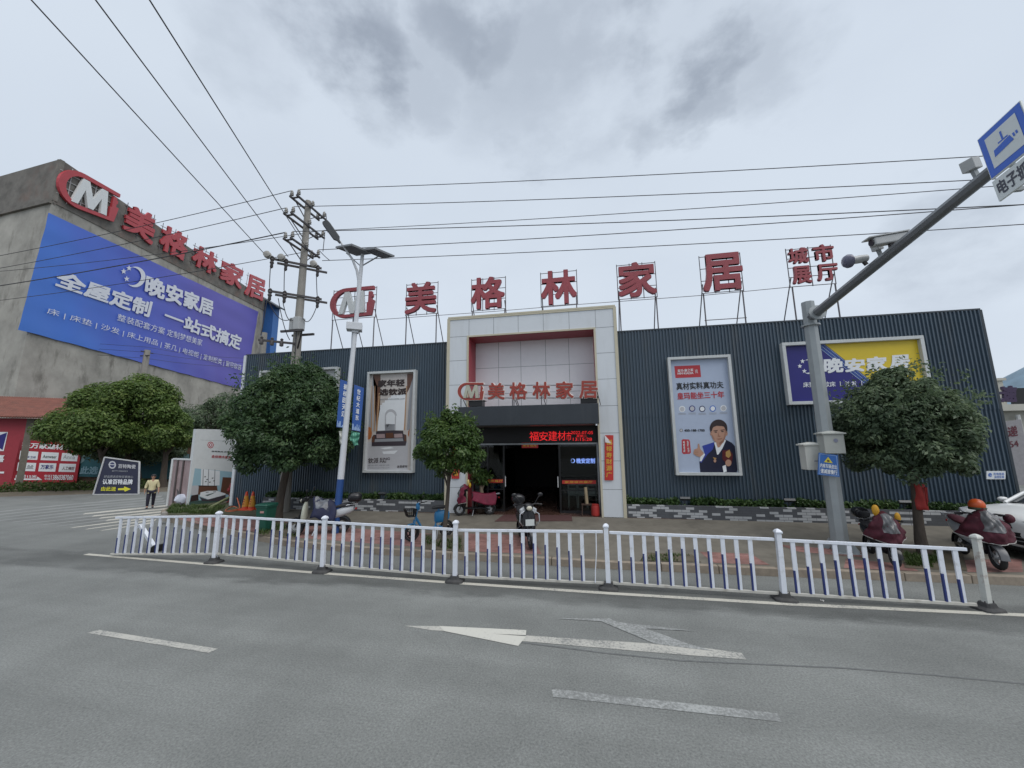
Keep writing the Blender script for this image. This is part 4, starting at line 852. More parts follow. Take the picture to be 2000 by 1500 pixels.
# ================================================================ LEFT CONCRETE BUILDING
M_bare = mat('stained_bare_concrete', (0.345, 0.33, 0.295), 0.9, var=0.34, scale=0.45, streak=0.7, dirt=(0.16, 0.15, 0.13), dscale=1.0, damt=1.0, bump=0.15)
M_par = mat('dark_weathered_brick', (0.155, 0.145, 0.13), 0.9, var=0.45, scale=0.9, dirt=(0.20, 0.125, 0.10), dscale=0.30, damt=0.8, bump=0.2)
cor = Vector((-43.05, 21.2, 0)); wd = Vector((-0.333, 0.943, 0)).normalized(); wn = Vector((wd.y, -wd.x, 0)); HT = 26.9
wall = Pl(cor, wn)
fl = PZ(HT).at(0, 346); fd = Vector((fl.x-cor.x, fl.y-cor.y, 0)).normalized()
bld = thing('concrete_building', 'tall bare stained concrete building with a dark brick parapet at far left', 'building', tuple(cor))
LW = 34.6
p0, p1, p2, p3 = cor, cor+wd*LW, cor+wd*LW+fd*22, cor+fd*22
wt1, wt0, wb0, wb1 = wall.at(517, 586), wall.at(118, 313), wall.at(93, 390), wall.at(507, 601)
p1 = Vector((wt1.x, wt1.y, 0))
up_z = lambda v, z: Vector((v.x, v.y, z))
mb = MB(); mb.prism([up_z(wt0, -0.2), up_z(wt1, -0.2), wt1, wt0], fd*22); mb.build('wall', M_bare, bld)
o = wn*0.07; o2 = Vector((fd.y, -fd.x, 0)); o2 = o2 if o2.y < 0 else -o2
mb = MB(); z0_, z1_ = wb0.z, wb1.z
mb.prism([v+o for v in (up_z(wt0, z0_), up_z(wt1, z1_), wt1+Vector((0, 0, 0.08)), wt0+Vector((0, 0, 0.08)))], -wn*0.3); mb.prism([up_z(wt0, z0_+0.2)+o2*0.07+o, up_z(wt0, z0_+0.2)+fd*22+o2*0.07, wt0+fd*22+o2*0.07+Vector((0, 0, 0.07)), wt0+o2*0.07+o+Vector((0, 0, 0.07))], -o2*0.3); mb.build('parapet', M_par, bld)
mb = MB(); mb.prism([up_z(wt0, z0_-0.1)+o2*0.2, up_z(wt0, z0_-0.1)+fd*22+o2*0.2, up_z(wt0, z0_+0.22)+fd*22+o2*0.2, up_z(wt0, z0_+0.22)+o2*0.2], -o2*0.4); mb.build('ledge', M_par, bld)
f = Z(0, 280, 2.884)
wq = lambda tl, tr, br, bl, off=0.0: [wall.at(*p, off) for p in f(tl, tr, br, bl)]
FR = []
for ch, q, lab, b in (('美', ((705, 335), (872, 412), (842, 575), (672, 478)), 'big red wall character right after the wall emblem', 0.03), ('格', ((905, 450), (1058, 524), (1030, 668), (880, 590)), 'big red wall character second after the wall emblem', 0.03), ('林', ((1087, 562), (1222, 630), (1200, 750), (1064, 675)), 'big red wall character in the middle of the five on the concrete wall', 0.03),
        ('家', ((1243, 648), (1368, 708), (1346, 828), (1224, 765)), 'big red wall character fourth after the wall emblem', 0.03), ('居', ((1388, 730), (1490, 775), (1476, 892), (1368, 850)), 'big red wall character at the far end of the concrete wall', 0.03)):
    Q = wq(*q, off=0.12); t = thing('wall_character', lab, 'sign letter', tuple((Q[2]+Q[3])/2), group='red characters on the concrete wall')
    text('character', ch, Q, wn, M_reds, t, bold=b, depth=0.16, off=0.02)
    F_ = quadmap(Q); mb = MB()
    for u in (0.05, 0.5, 0.95): mb.tube([F_(u, -0.02), F_(u, 1.04)], 0.035, 5)
    for v in (0.1, 0.5, 0.9): mb.tube([F_(-0.02, v), F_(1.02, v)], 0.035, 5)
    mb.build('frame', M_frame, t)
Q = wq((325, 97), (662, 288), (632, 450), (285, 314), off=0.12); t = thing('wall_emblem', 'huge emblem of a red open ring round a white letter M on the concrete wall', 'emblem sign', tuple((Q[2]+Q[3])/2))
emblem(t, [v+wn*0.02 for v in Q], wn, 0.2, M_reds, mat('white_letter', (0.66, 0.68, 0.68), 0.45, var=0.06))
F_ = quadmap(Q); mb = MB()
for u in (0.2, 0.4, 0.6, 0.8): mb.tube([F_(u, 0.02), F_(u, 0.98)], 0.04, 5)
for v in (0.2, 0.4, 0.6, 0.8): mb.tube([F_(0.04, v), F_(0.96, v)], 0.04, 5)
mb.build('frame', mat('pale_rail', (0.4, 0.4, 0.4), 0.5), t)
# blue banner
Q = [wall.at(*p, 0.08) for p in ((92, 415), (503, 609), (477, 762), (31, 644))]
bt = thing('wall_banner', 'huge blue printed banner with white characters hung on the concrete wall', 'banner', tuple(Q[3]))
c0 = wall.at(31, 644)
dg = wd*0.035+Vector((0, 0, 0.016))
M_ban = gradmat('banner_blue_sweep', [(0.0, (0.045, 0.17, 0.56)), (0.28, (0.05, 0.165, 0.60)), (0.55, (0.065, 0.11, 0.52)), (1.0, (0.10, 0.085, 0.42))], dg, 0.45, 0.22)
F_ = quadmap(Q); mb = MB(); NX, NY = 70, 30
def bw(u, v):
    e = math.sin(u*math.pi)**0.35
    sag = 0.05*math.exp(-v*7)*abs(math.sin(u*math.pi*11))
    wr = 0.035*math.sin(u*46+v*9)*math.exp(-v*3.2)+0.03*math.sin(u*17-v*23+2)*math.exp(-(1-v)*6)+0.05*math.exp(-((u-0.12-v*0.05)/0.02)**2)*(1-v)+0.025*math.sin(u*7+v*31)*(0.4+u*0.6)
    p = F_(u, v+sag*0.08); return p + wn*(0.05+wr)
mb.grid(bw, NX, NY); mb.build('sheet', M_ban, bt, smooth=True, ang=180, fix=False)
M_bw = flat('banner_white', (0.66, 0.68, 0.74))
mb = MB(); bp = Pl(wall.p+wn*0.24, wn)
mb.poly([bp.at(*p) for p in f(*moon(762, 752, 58, tilt=12))])
for x, y in ((727, 703), (697, 721), (714, 763)): mb.poly([bp.at(*p) for p in f(*star(x, y, 17))])
mb.build('moon', M_bw, bt, fix=False)
for s, q, b in (('晚安家居', ((826, 735), (1206, 886), (1196, 976), (813, 845)), 0.035), ('全屋定制', ((332, 712), (862, 892), (840, 982), (300, 800)), 0.035), ('一站式搞定', ((934, 928), (1367, 1088), (1350, 1166), (922, 1004)), 0.03), ('整装配套方案 定制梦想美家', ((666, 958), (1142, 1106), (1136, 1142), (658, 996)), 0.006),
        ('床 | 床垫 | 沙发 | 床上用品 | 茶几 | 电视柜 | 定制柜类 | 窗帘软装', ((270, 924), (1362, 1248), (1356, 1284), (262, 962)), 0.006)):
    Qt = [bp.at(*p) for p in f(*q)]; text('lettering', s, Qt, wn, M_bw, bt, bold=b, off=0.0)
# blue annex behind the far end of the concrete building
an = thing('blue_annex', 'blue sheet metal building peeking out behind the concrete building', 'building', tuple(p1+Vector((1.5, 1.0, 0))))
ap = PY(p1.y+0.6); ql = ap.at(505, 578); qr = ap.at(536, 597)
mb = MB(); corr = mat('blue_corrugated', (0.04, 0.13, 0.36), 0.4, var=0.08)
k = 14; xy = []
for i in range(k): x = ql.x+(qr.x-ql.x)*i/k; w_ = (qr.x-ql.x)/k; xy += [(x, ap.p.y), (x+w_*0.5, ap.p.y), (x+w_*0.6, ap.p.y-0.08), (x+w_*0.9, ap.p.y-0.08)]
xy.append((qr.x, ap.p.y)); n_ = len(xy)
mb.add([(x, y, 0) for x, y in xy]+[(x, y, ql.z+(qr.z-ql.z)*(x-ql.x)/(qr.x-ql.x)) for x, y in xy], [(i, i+1, n_+i+1, n_+i) for i in range(n_-1)])
mb.bx(qr.x-0.1, qr.x, ap.p.y, ap.p.y+1.2, 0, qr.z); mb.build('wall', corr, an, fix=False)
mb = MB(); mb.prism([ql+Vector((-0.5, -0.7, 0.25)), qr+Vector((1.0, -0.7, -0.55)), qr+Vector((1.0, 1.4, -0.55)), ql+Vector((-0.5, 1.4, 0.25))], (0, 0, 0.25)); mb.build('roof', M_cap, an)

# ================================================================ SHED, WALL ADVERTS AND BANNERS ON THE LEFT
ln = Vector((0.65, -0.756, 0)).normalized(); lw_ = Vector((-ln.y, ln.x, 0)); lp0 = Vector((-37.6, 20.6, 0)); left = Pl(lp0, ln)
f = Z(0, 760, 5.556)
M_brick = brick_mat('old_red_brick', (0.13, 0.075, 0.05), (0.20, 0.12, 0.08), (0.12, 0.11, 0.10), 0.26, 0.08, rot=(R(90), 0, math.atan2(lw_.y, lw_.x)), dirt=0.5)
sh = thing('brick_shed', 'brick shed with a red painted end wall and old clay tile roof', 'shed', tuple(left.at(20, 955)))
a, b = left.at(-60, 900), left.at(52, 900); a.z = b.z = 0; hh = left.at(30, 817).z
mb = MB(); mb.prism([a, b, b-ln*7, a-ln*7], (0, 0, hh)); mb.build('wall', flat('red_paint_wall', (0.30, 0.035, 0.05), 0.6, var=0.1), sh)
mb = MB(); e = b+lw_*0.02; mb.prism([e-lw_*0.35+ln*0.02, e+ln*0.02, e-ln*0.2, e-lw_*0.35-ln*0.2], (0, 0, hh)); mb.build('corner_pillar', M_conc, sh)
c_ = left.at(78, 860); c_.z = 0
mb = MB(); mb.prism([b+lw_*0.02-ln*0.05, Vector((c_.x, c_.y, 0))+lw_*0.6-ln*0.05, Vector((c_.x, c_.y, 0))+lw_*0.6-ln*6, b+lw_*0.02-ln*6], (0, 0, hh-0.05)); mb.build('side_wall', M_brick, sh)
M_tile = mat('clay_roof_tile', (0.19, 0.075, 0.055), 0.85, var=0.3, scale=3, dirt=(0.09, 0.06, 0.05), damt=0.6, bump=0.4)
mb = MB(); rl = a-lw_*1; rr = Vector((c_.x, c_.y, 0))+lw_*1.6; nr = 46
def rf(u, v):
    p = rl*(1-u)+rr*u; q = p + ln*(0.7-v*4.0); return Vector((q.x, q.y, hh+0.02+v*1.7+0.05*abs(math.sin(u*nr*math.pi))+0.03*((v*9) % 1)))
mb.grid(rf, nr*4, 18); mb.build('roof', M_tile, sh, solid=0.08, fix=False)
mb = MB(); mb.poly([left.at(*p, 0.02) for p in f((0, 465), (88, 465), (42, 672), (0, 672))], 0); mb.poly([left.at(*p, 0.03) for p in f((0, 500), (80, 470), (30, 660), (0, 640))], 1); mb.build('painted_picture', [P_['white'], P_['indigo']], sh, fix=False)
text('lettering', '喜', [left.at(*p) for p in f((-30, 720), (55, 710), (45, 790), (-40, 800))], ln, P_['white'], sh, bold=0.03, off=0.03)
mb = MB(); mb.poly([left.at(*p, 0.02) for p in f((-10, 895), (48, 895), (44, 915), (-10, 915))]); mb.build('painted_line', P_['white'], sh, fix=False)
# low brick wall behind the banners
bwl = thing('brick_wall', 'low dark brick wall behind the far banners and trees', 'wall', tuple(left.at(250, 945)))
a, b = left.at(70, 900)-ln*0.4, left.at(385, 900)-ln*0.4; a.z = b.z = -0.1
mb = MB(); mb.prism([a, b, b-ln*0.25, a-ln*0.25], (0, 0, 3.4)); mb.build('wall', M_brick, bwl); mb = MB(); mb.prism([v+Vector((0, 0, 3.4)) for v in (a+ln*0.05, b+ln*0.05, b-ln*0.3, a-ln*0.3)], (0, 0, 0.12)); mb.build('coping', M_conc, bwl)
def billboard(name, label, plane, quad, base, cat='banner', th=0.06, frame=None, off=0.0):
    Q = [plane.at(*p, off) for p in quad]; t = thing(name, label, cat, tuple((Q[2]+Q[3])/2)); mb = MB(); mb.prism(Q, -plane.n*th); mb.build('sheet', base, t)
    if frame:
        mb = MB()
        for i in range(4): mb.bar(Q[i]+plane.n*0.01, Q[(i+1) % 4]+plane.n*0.01, 0.06)
        mb.build('frame', frame, t)
    return t, Pl(Q[0], plane.n)
t, bp = billboard('wall_advert', 'red building materials advert with six white name plates on the brick wall', left, f((222, 548), (892, 600), (828, 1020), (118, 1005)), flat('advert_red', (0.36, 0.018, 0.03), 0.5, var=0.1))
mb = MB()
for q in (((222, 668), (418, 680), (405, 768), (206, 762)), ((455, 682), (640, 690), (628, 776), (440, 770)), ((676, 692), (850, 698), (836, 784), (660, 778)), ((198, 795), (395, 802), (380, 892), (182, 886)), ((430, 802), (614, 806), (600, 896), (415, 892)), ((648, 808), (826, 812), (812, 900), (634, 896))): art(mb, bp, f(*q), 0, 2)
art(mb, bp, f((158, 968), (400, 970), (405, 948), (458, 986), (154, 986)), 0, 2); mb.build('name_plates', P_['white'], t, fix=False)
for s, q, k, b in (('兴万家建材超市', ((244, 575), (868, 612), (858, 668), (236, 636)), 'white', 0.03), ('向前15米', ((176, 926), (402, 932), (398, 966), (170, 962)), 'white', 0.02), ('13860387060', ((560, 930), (800, 932), (792, 986), (552, 986)), 'white', 0.02), ('电话', ((486, 928), (552, 930), (548, 955), (480, 954)), 'white', 0.01), ('专线', ((484, 958), (550, 960), (544, 986), (478, 986)), 'white', 0.01),
        ('欧美华卫浴', ((226, 720), (392, 728), (388, 752), (222, 748)), 'indigo', 0.01), ('Aenwaer', ((470, 712), (618, 718), (612, 752), (464, 748)), 'olive', 0.01), ('Anna', ((690, 715), (820, 720), (812, 760), (684, 756)), 'grey', 0.008), ('罗兰', ((212, 820), (370, 826), (362, 866), (204, 862)), 'black', 0.012), ('万家乐', ((446, 818), (586, 822), (580, 870), (440, 868)), 'indigo', 0.02), ('人工峰匠', ((680, 838), (812, 842), (806, 880), (672, 878)), 'maroon', 0.01)):
    text('lettering', s, [bp.at(*p) for p in f(*q)], ln, P_[k], t, bold=b, off=0.015)
t, bp = billboard('wall_advert', 'faded teal advert with big pale characters on the far brick wall', left, f((905, 640), (2050, 705), (2040, 985), (840, 950)), flat('advert_teal', (0.025, 0.11, 0.13), 0.5, var=0.25, scale=1.5), off=-0.15)
mb = MB(); art(mb, bp, f((905, 642), (2050, 708), (2048, 765), (1400, 745), (925, 730), (892, 720)), 0, 2); art(mb, bp, f((905, 660), (930, 680), (915, 780), (870, 810)), 0, 3); mb.build('printed_picture', mat('faded_cyan', (0.16, 0.26, 0.28), 0.5, var=0.35, scale=2), t, fix=False)
text('lettering', '此选', [bp.at(*p) for p in f((878, 840), (1075, 838), (1055, 925), (862, 922))], ln, mat('faded_letter', (0.22, 0.36, 0.42), 0.5), t, bold=0.03, off=0.015)
# dark leaning banner on the corner
dA, dB = PZ(0.0).at(182.7, 966.5), PZ(0.0).at(271, 965.5); dd = (dB-dA).normalized(); dn = Vector((dd.y, -dd.x, 0)); dn = dn if dn.x > 0 else -dn
dp = Pl(dA, Vector((dn.x, dn.y, 0.10)))
t, bp = billboard('corner_banner', 'navy tile shop banner with yellow arrow leaning at the side road corner', dp, ((205, 893), (272.7, 902), (271, 965.2), (182.7, 966)), flat('banner_navy', (0.018, 0.020, 0.045), 0.45, var=0.15), th=0.04, frame=mat('white_tube', (0.5, 0.5, 0.5), 0.4))
mb = MB(); art(mb, bp, f(*circ(1220, 822, 40, 42, 18)), 0, 2); art(mb, bp, f(*circ(1220, 822, 26, 28, 16)), 1, 3); art(mb, bp, f((1180, 812), (1262, 818), (1262, 826), (1178, 822)), 0, 4); art(mb, bp, f((1282, 1076), (1345, 1074), (1350, 1056), (1422, 1084), (1356, 1112), (1348, 1096), (1282, 1096)), 2, 2); mb.build('printed_picture', [P_['lgrey'], P_['navy'], flat('print_lemon', (0.62, 0.58, 0.03))], t, fix=False)
for s, q, k, b in (('百特陶瓷', ((1290, 812), (1478, 820), (1474, 864), (1284, 858)), 'lgrey', 0.02), ('BETTY CERAMICS', ((1222, 880), (1390, 884), (1388, 898), (1220, 896)), 'grey', 0.01), ('好品质选百特买家放心', ((1136, 934), (1452, 940), (1448, 966), (1130, 962)), 'grey', 0.01), ('认准百特品牌', ((1122, 976), (1446, 978), (1440, 1036), (1114, 1032)), 'white', 0.025)):
    text('lettering', s, [bp.at(*p) for p in f(*q)], dp.n, P_[k], t, bold=b, off=0.02)
text('lettering', '由此进', [bp.at(*p) for p in f((1106, 1058), (1266, 1060), (1260, 1106), (1098, 1104))], dp.n, MATS['print_lemon'], t, bold=0.02, off=0.02)

# furniture advert board left of the shop
aA = Vector((-17.0, 14.0, 0.06)); aB = Vector((-15.85, 16.5, 0.06)); ad = (aB-aA).normalized(); an_ = Vector((ad.y, -ad.x, 0)); f = Z(320, 820, 7.5)
adp = Pl(aA, an_); AT = adp.at(393, 838).z
t = thing('advert_board', 'tall white furniture advert board with a printed bedroom beside the shop', 'advert board', tuple(aA))
mb = MB(); L_ = 2.9; mb.prism([aA, aA+ad*L_, aA+ad*L_-an_*0.34, aA-an_*0.34], (0, 0, AT-0.06)); mb.build('board', flat('board_white', (0.60, 0.62, 0.62), 0.5, var=0.06), t)
mb = MB()
def A(k, layer, *pts): art(mb, adp, f(*pts), PI[k], layer)
A('teal', 1, (455, 710), (1035, 765), (1010, 1180), (365, 1256)); A('lgrey', 2, (410, 965), (520, 960), (500, 1110), (395, 1100))
A('white', 2, (548, 718), (822, 752), (815, 960), (540, 972)); 
for x in (572, 650, 742): A('grey', 3, (x, 722), (x+12, 724), (x+4, 965), (x-10, 965))
for x, y in ((590, 830), (620, 870), (700, 850), (720, 890), (660, 910), (600, 900)): A('black', 4, (x, y), (x+28, y-6), (x+20, y+10), (x+4, y+12))
A('brown', 3, (862, 840), (1018, 846), (1000, 1110), (828, 1070)); A('dbrown', 3, (400, 1110), (505, 1090), (510, 1180), (380, 1200)); A('olive', 2, (372, 1200), (1010, 1120), (1008, 1178), (365, 1256))
A('brown', 3, (512, 968), (778, 972), (792, 1080), (498, 1096)); A('dbrown', 4, (505, 960), (780, 965), (780, 975), (508, 975)); A('plum', 4, (520, 1130), (640, 1170), (905, 1095), (900, 1190), (560, 1190))
A('white', 5, (535, 1062), (640, 1040), (770, 1038), (905, 1080), (900, 1098), (648, 1165), (525, 1120)); A('olive', 6, (600, 1105), (720, 1072), (740, 1072), (640, 1115)); A('grey', 6, (610, 1055), (660, 1052), (650, 1065), (612, 1068)); A('grey', 6, (720, 1048), (765, 1046), (760, 1060), (722, 1062))
A('grey', 1, (535, 292), (1060, 318), (1060, 321), (535, 295))
for r_, k, l in ((50, 'red', 1), (38, 'white', 2), (27, 'red', 3), (14, 'white', 4)): A(k, l, *circ(684, 368, r_*0.95, r_, 8))
mb.build('printed_picture', PM, t, fix=False)
for s, q, k, b in (('金丝楠木家具', ((700, 512), (990, 530), (985, 572), (694, 556)), 'red', 0.012), ('高档家具·定制', ((700, 450), (960, 462), (958, 480), (698, 468)), 'black', 0.02)): text('lettering', s, [adp.at(*p) for p in f(*q)], an_, P_[k], t, bold=b, off=0.012)
# low panel fence running from the board to the crossing
fA = PZ(0.0).at(328, 988); fA.z = 0.0; fB = aA-an_*0.2+Vector((0, 0, -0.06)); fdv = (fB-fA).normalized(); fn = Vector((fdv.y, -fdv.x, 0)); fH = Pl(fA, (fA.x, fA.y, 0)).at(338, 897).z
t = thing('panel_fence', 'low hoarding of faded pink printed panels with a white edge post', 'hoarding', tuple((fA+fB)/2))
mb = MB(); mb.prism([fA, fB, fB-fn*0.03, fA-fn*0.03], (0, 0, fH)); mb.build('panel', mat('faded_pink_print', (0.34, 0.25, 0.25), 0.6, var=0.3, scale=2.5, streak=3, dirt=(0.2, 0.12, 0.12), damt=0.5), t)
mb = MB(); l_ = (fB-fA).length
for u in (0.33, 0.66): p = fA+(fB-fA)*u+fn*0.03; mb.bar(p, p+Vector((0, 0, fH-0.03)), 0.06)
mb.build('stiffener', mat('dark_steel_post', (0.10, 0.085, 0.085), 0.6), t)
mb = MB(); mb.bar(fA+fn*0.01, fA+fn*0.01+Vector((0, 0, fH+0.02)), 0.10); mb.bar(fA+Vector((0, 0, fH+0.02)), fB+Vector((0, 0, fH+0.02)), 0.07); mb.build('edge_post', MATS['board_white'], t)

# ================================================================ RIGHT NEIGHBOUR
nb = thing('neighbour_building', 'low cream flat roofed parcel shop building beyond the right end of the shop', 'building', (33, 30, 0))
M_crm = mat('cream_render', (0.44, 0.43, 0.38), 0.8, var=0.1, scale=1, dirt=(0.3, 0.28, 0.24), damt=0.4)
mb = MB(); mb.bx(24, 48, 30, 40, 0, 4.45); mb.build('wall', M_crm, nb); mb = MB(); mb.bx(23.4, 48.4, 29.4, 40.4, 4.45, 4.85); mb.build('eave', M_crm, nb)
mb = MB(); a = PY(29.7).at(1988, 815); mb.tube([(a.x, 29.7, 0.2), (a.x, 29.7, 4.2)], 0.11); mb.build('drain_pipe', flat('white_pipe', (0.6, 0.6, 0.58)), nb)
q = PY(29.8); a = q.at(1978, 772); mb = MB(); mb.bx(a.x, 48, 29.8, 30.0, 4.86, 5.9); mb.build('sign_band', M_black, nb)
text('sign_character', '速', q.rect(1951, 754, 1981, 786), (0, -1, 0), flat('dark_plum_letter', (0.05, 0.03, 0.07)), nb, bold=0.05, depth=0.15, off=0.02)
mb = MB(); a = PY(32).at(1945, 752); b = PY(32).at(1958, 744); mb.bx(a.x, b.x, 32, 33, 4.8, a.z+0.3); mb.bx(a.x-0.15, b.x+0.15, 31.9, 33.1, a.z+0.3, b.z+0.2); mb.build('roof_hatch', M_crm, nb)
q = PY(28.6); t, bp = billboard('parcel_banner', 'grey printed parcel banner with dark red characters in front of the cream building', q, ((1950, 826), (1994, 819), (2030, 985), (1985, 992)), flat('banner_grey', (0.26, 0.25, 0.26), 0.5, var=0.15), th=0.1)
text('lettering', '快递', [bp.at(*p) for p in ((1946, 836), (1986, 831), (1988, 852), (1948, 857))], (0, -1, 0), flat('dark_wine', (0.10, 0.02, 0.03)), t, bold=0.02, off=0.02); text('lettering', '28654', [bp.at(*p) for p in ((1942, 866), (1987, 860), (1990, 872), (1945, 878))], (0, -1, 0), MATS['dark_wine'], t, bold=0.01, off=0.02)
# ================================================================ TREES
M_bark = mat('grey_brown_bark', (0.075, 0.060, 0.048), 0.9, var=0.35, scale=14, bump=0.8, stretch=(1, 1, 0.25))
M_lfD = leafmat('camphor_leaves_dark', (0.034, 0.062, 0.030), (0.064, 0.118, 0.050), (0.140, 0.210, 0.086), 0.40, 0.36)
M_lfM = leafmat('young_camphor_leaves', (0.037, 0.069, 0.021), (0.069, 0.129, 0.034), (0.167, 0.236, 0.071), 0.38, 0.38)
M_lfR = leafmat('camphor_leaves_mid', (0.060, 0.092, 0.056), (0.108, 0.155, 0.088), (0.190, 0.245, 0.130), 0.42, 0.40)
M_lfY = leafmat('camphor_leaves_yellow', (0.054, 0.097, 0.024), (0.103, 0.167, 0.041), (0.230, 0.297, 0.084), 0.5, 0.38)
def vplane(base): b = Vector(base); return Pl(b, (-b.x, -b.y, 0))
def tree(name, label, base, cpx, rpx, lf, nleaf, size, nclump, crel, seed, trunk_r, trunk_top=None, flare=1.25, fill=0.14, low=-0.75, group=None, shoots=0, bend=0.0):
    b = Vector(base); c = vplane(b).at(*cpx); dep = (c-CAM).dot(fwd); rx, rz = rpx[0]/F_PX*dep, rpx[1]/F_PX*dep
    t = thing(name, label, 'tree', tuple(b), group=group); rng = np.random.default_rng(seed); r2 = random.Random(seed)
    top = Vector((c.x, c.y, c.z-rz*0.25)); mb = MB(); pts = []
    for i in range(9):
        u = i/8; p = b*(1-u)+top*u; p += Vector((math.sin(u*5+seed)*0.03, math.cos(u*4+seed)*0.03, 0))*(1 if 0 < i < 8 else 0) + Vector((bend*math.sin(u*math.pi), 0, 0)); pts.append(p)
    pts[0] = b-Vector((0, 0, 0.05))
    mb.tube(pts, [trunk_r*(flare if i == 0 else 1.06 if i == 1 else 1-0.055*i) for i in range(9)], 10)
    mb.build('trunk', M_bark, t, smooth=True)
    mb = MB(); u = unit(9, rng)
    for k in range(9):
        d = Vector(u[k]); d.z = abs(d.z)*0.8+0.15; e = c+Vector((d.x*rx, d.y*rx, d.z*rz*0.9-rz*0.15))*0.72; s = pts[5+k % 3]; m_ = (s+e)/2+Vector((0, 0, -0.1*rz))
        mb.tube([s, m_, e], [trunk_r*0.5, trunk_r*0.3, trunk_r*0.1], 6)
    mb.build('limb', M_bark, t, smooth=True)
    P, Nn = crown_pts(c, (rx, rx*0.95, rz), nclump, crel*rx, nleaf, rng, fill, low, 0.12 if name == 'corner_tree' else 0.3)
    if shoots:   # young shoots that stick out of the outline
        for k in range(shoots):
            d = unit(1, rng)[0]; d[2] = abs(d[2])*0.9+0.1; s = np.array(c)+d*np.array((rx, rx, rz))*0.95; L_ = 0.10*rx+0.14*rx*rng.random(); n_ = 16
            q = s+(d*0.6+np.array([0, 0, 0.8]))*L_*rng.random((n_, 1))+rng.normal(size=(n_, 3))*0.05*rx; P = np.vstack([P, q]); Nn = np.vstack([Nn, unit(n_, rng)])
    leaves('crown', P, Nn, size, lf, t, aspect=0.45)
    return t
G = lambda x, y, z=0.2: PZ(z).at(x, y)
tree('street_tree', 'big dense dark green street tree in front of the utility pole', G(541, 1020), (574, 824), (112, 114), M_lfD, 64000, 0.115, 260, 0.18, 3, 0.145, shoots=60, fill=0.14)
tree('street_tree', 'small light green young street tree beside the portal', G(868, 1068, 0.18), (878, 872), (66, 69), M_lfM, 15000, 0.085, 130, 0.19, 11, 0.062, shoots=30, bend=-0.02)
tree('street_tree', 'broad street tree with red cloth round its trunk near the right end', G(1806, 1084, 0.18), (1766, 838), (107, 118), M_lfR, 46000, 0.095, 260, 0.18, 5, 0.105, shoots=70, low=-0.7)
GR = 'trees at the side road corner'
for i, (lab, bx, cx, cy, rx, ry, D, n, lf, sd) in enumerate((('leftmost yellowish tree over the red wall advert', 222, 188, 838, 74, 60, 37, 9000, M_lfY, 21), ('tallest yellowish round tree behind the navy corner banner', 250, 252, 800, 80, 68, 38, 11000, M_lfY, 22), ('right hand yellowish tree of the corner row', 318, 326, 842, 46, 62, 36, 8000, M_lfY, 23),
        ('dark tree behind the corner row, left of the advert board', 350, 352, 842, 46, 48, 42, 6000, M_lfR, 24), ('dark tree behind the advert board and the big street tree', 405, 410, 828, 62, 56, 47, 7000, M_lfR, 25), ('dark low tree behind the left corner trees, over the brick wall', 270, 270, 872, 70, 42, 40, 6000, M_lfR, 26))):
    d = ray(bx, 950); t_ = D/math.hypot(d.x, d.y); b = CAM+d*t_; b.z = 0
    tree('corner_tree', lab, b, (cx, cy), (rx*0.84, ry*0.84), lf, int(n*2.0), 0.20, 26, 0.40, sd, 0.2, group=GR, fill=0.14, low=-0.7)

# ================================================================ POLES AND WIRES
M_cpole = mat('pole_concrete', (0.27, 0.255, 0.23), 0.85, var=0.12, scale=3, streak=3, dirt=(0.17, 0.16, 0.15), damt=0.5)
M_iron = mat('dark_iron', (0.055, 0.05, 0.052), 0.55, var=0.2)
M_porc = mat('glazed_porcelain', (0.30, 0.29, 0.27), 0.25, var=0.1)
M_wire = mat('black_cable', (0.040, 0.040, 0.047), 0.6)
ub = Vector((-11.25, 12.9, 0.2)); UV = vplane(ub)
up_ = thing('utility_pole', 'tall concrete utility pole with stacked crossarms behind the big dark tree', 'utility pole', tuple(ub))
UT = UV.at(598, 392).z
mb = MB(); mb.tube([ub-Vector((0, 0, 0.1)), (ub.x, ub.y, 6), (ub.x, ub.y, UT)], [0.21, 0.165, 0.115], 16); mb.build('pole', M_cpole, up_, smooth=True)
def insul(mb, p, h=0.28, r=0.075, axis=(0, 0, 1)): mb.lathe([(0.02, 0), (0.02, h*0.2), (r, h*0.25), (r*0.6, h*0.45), (r, h*0.5), (r*0.55, h*0.7), (r*0.8, h*0.75), (r*0.4, h)], p, 10, axis=axis)
ARMY = []
for k, (yl, yr, n_) in enumerate((((572, 388), (630, 424), 0), ((560, 424), (628, 459), 1), ((560, 466), (618, 503), 2))):
    xp = PX(ub.x); a, b = xp.at(*yl), xp.at(*yr); z = (a.z+b.z)/2; a.z = b.z = z; ARMY.append((a, b))
    mb = MB()
    for s in (-0.16, 0.16): mb.bar(a+Vector((s, 0, 0)), b+Vector((s, 0, 0)), 0.06, 0.07)
    for u in (0.08, 0.92): p = a+(b-a)*u; mb.bar(p+Vector((-0.2, 0, 0)), p+Vector((0.2, 0, 0)), 0.05)
    mb.bar((ub.x-0.16, a.y+(b.y-a.y)*0.2, z-0.03), (ub.x-0.05, ub.y, z-0.55), 0.03); mb.bar((ub.x+0.16, a.y+(b.y-a.y)*0.8, z-0.03), (ub.x+0.05, ub.y, z-0.55), 0.03)
    mb.build('crossarm', M_iron, up_)
    for u, s in ((0.06, -0.16), (0.06, 0.16), (0.94, -0.16), (0.94, 0.16), (0.5, 0.2)):
        mb = MB(); insul(mb, a+(b-a)*u+Vector((s, 0, 0.035))); mb.build('insulator', M_porc, up_, smooth=True)
ARMX = []
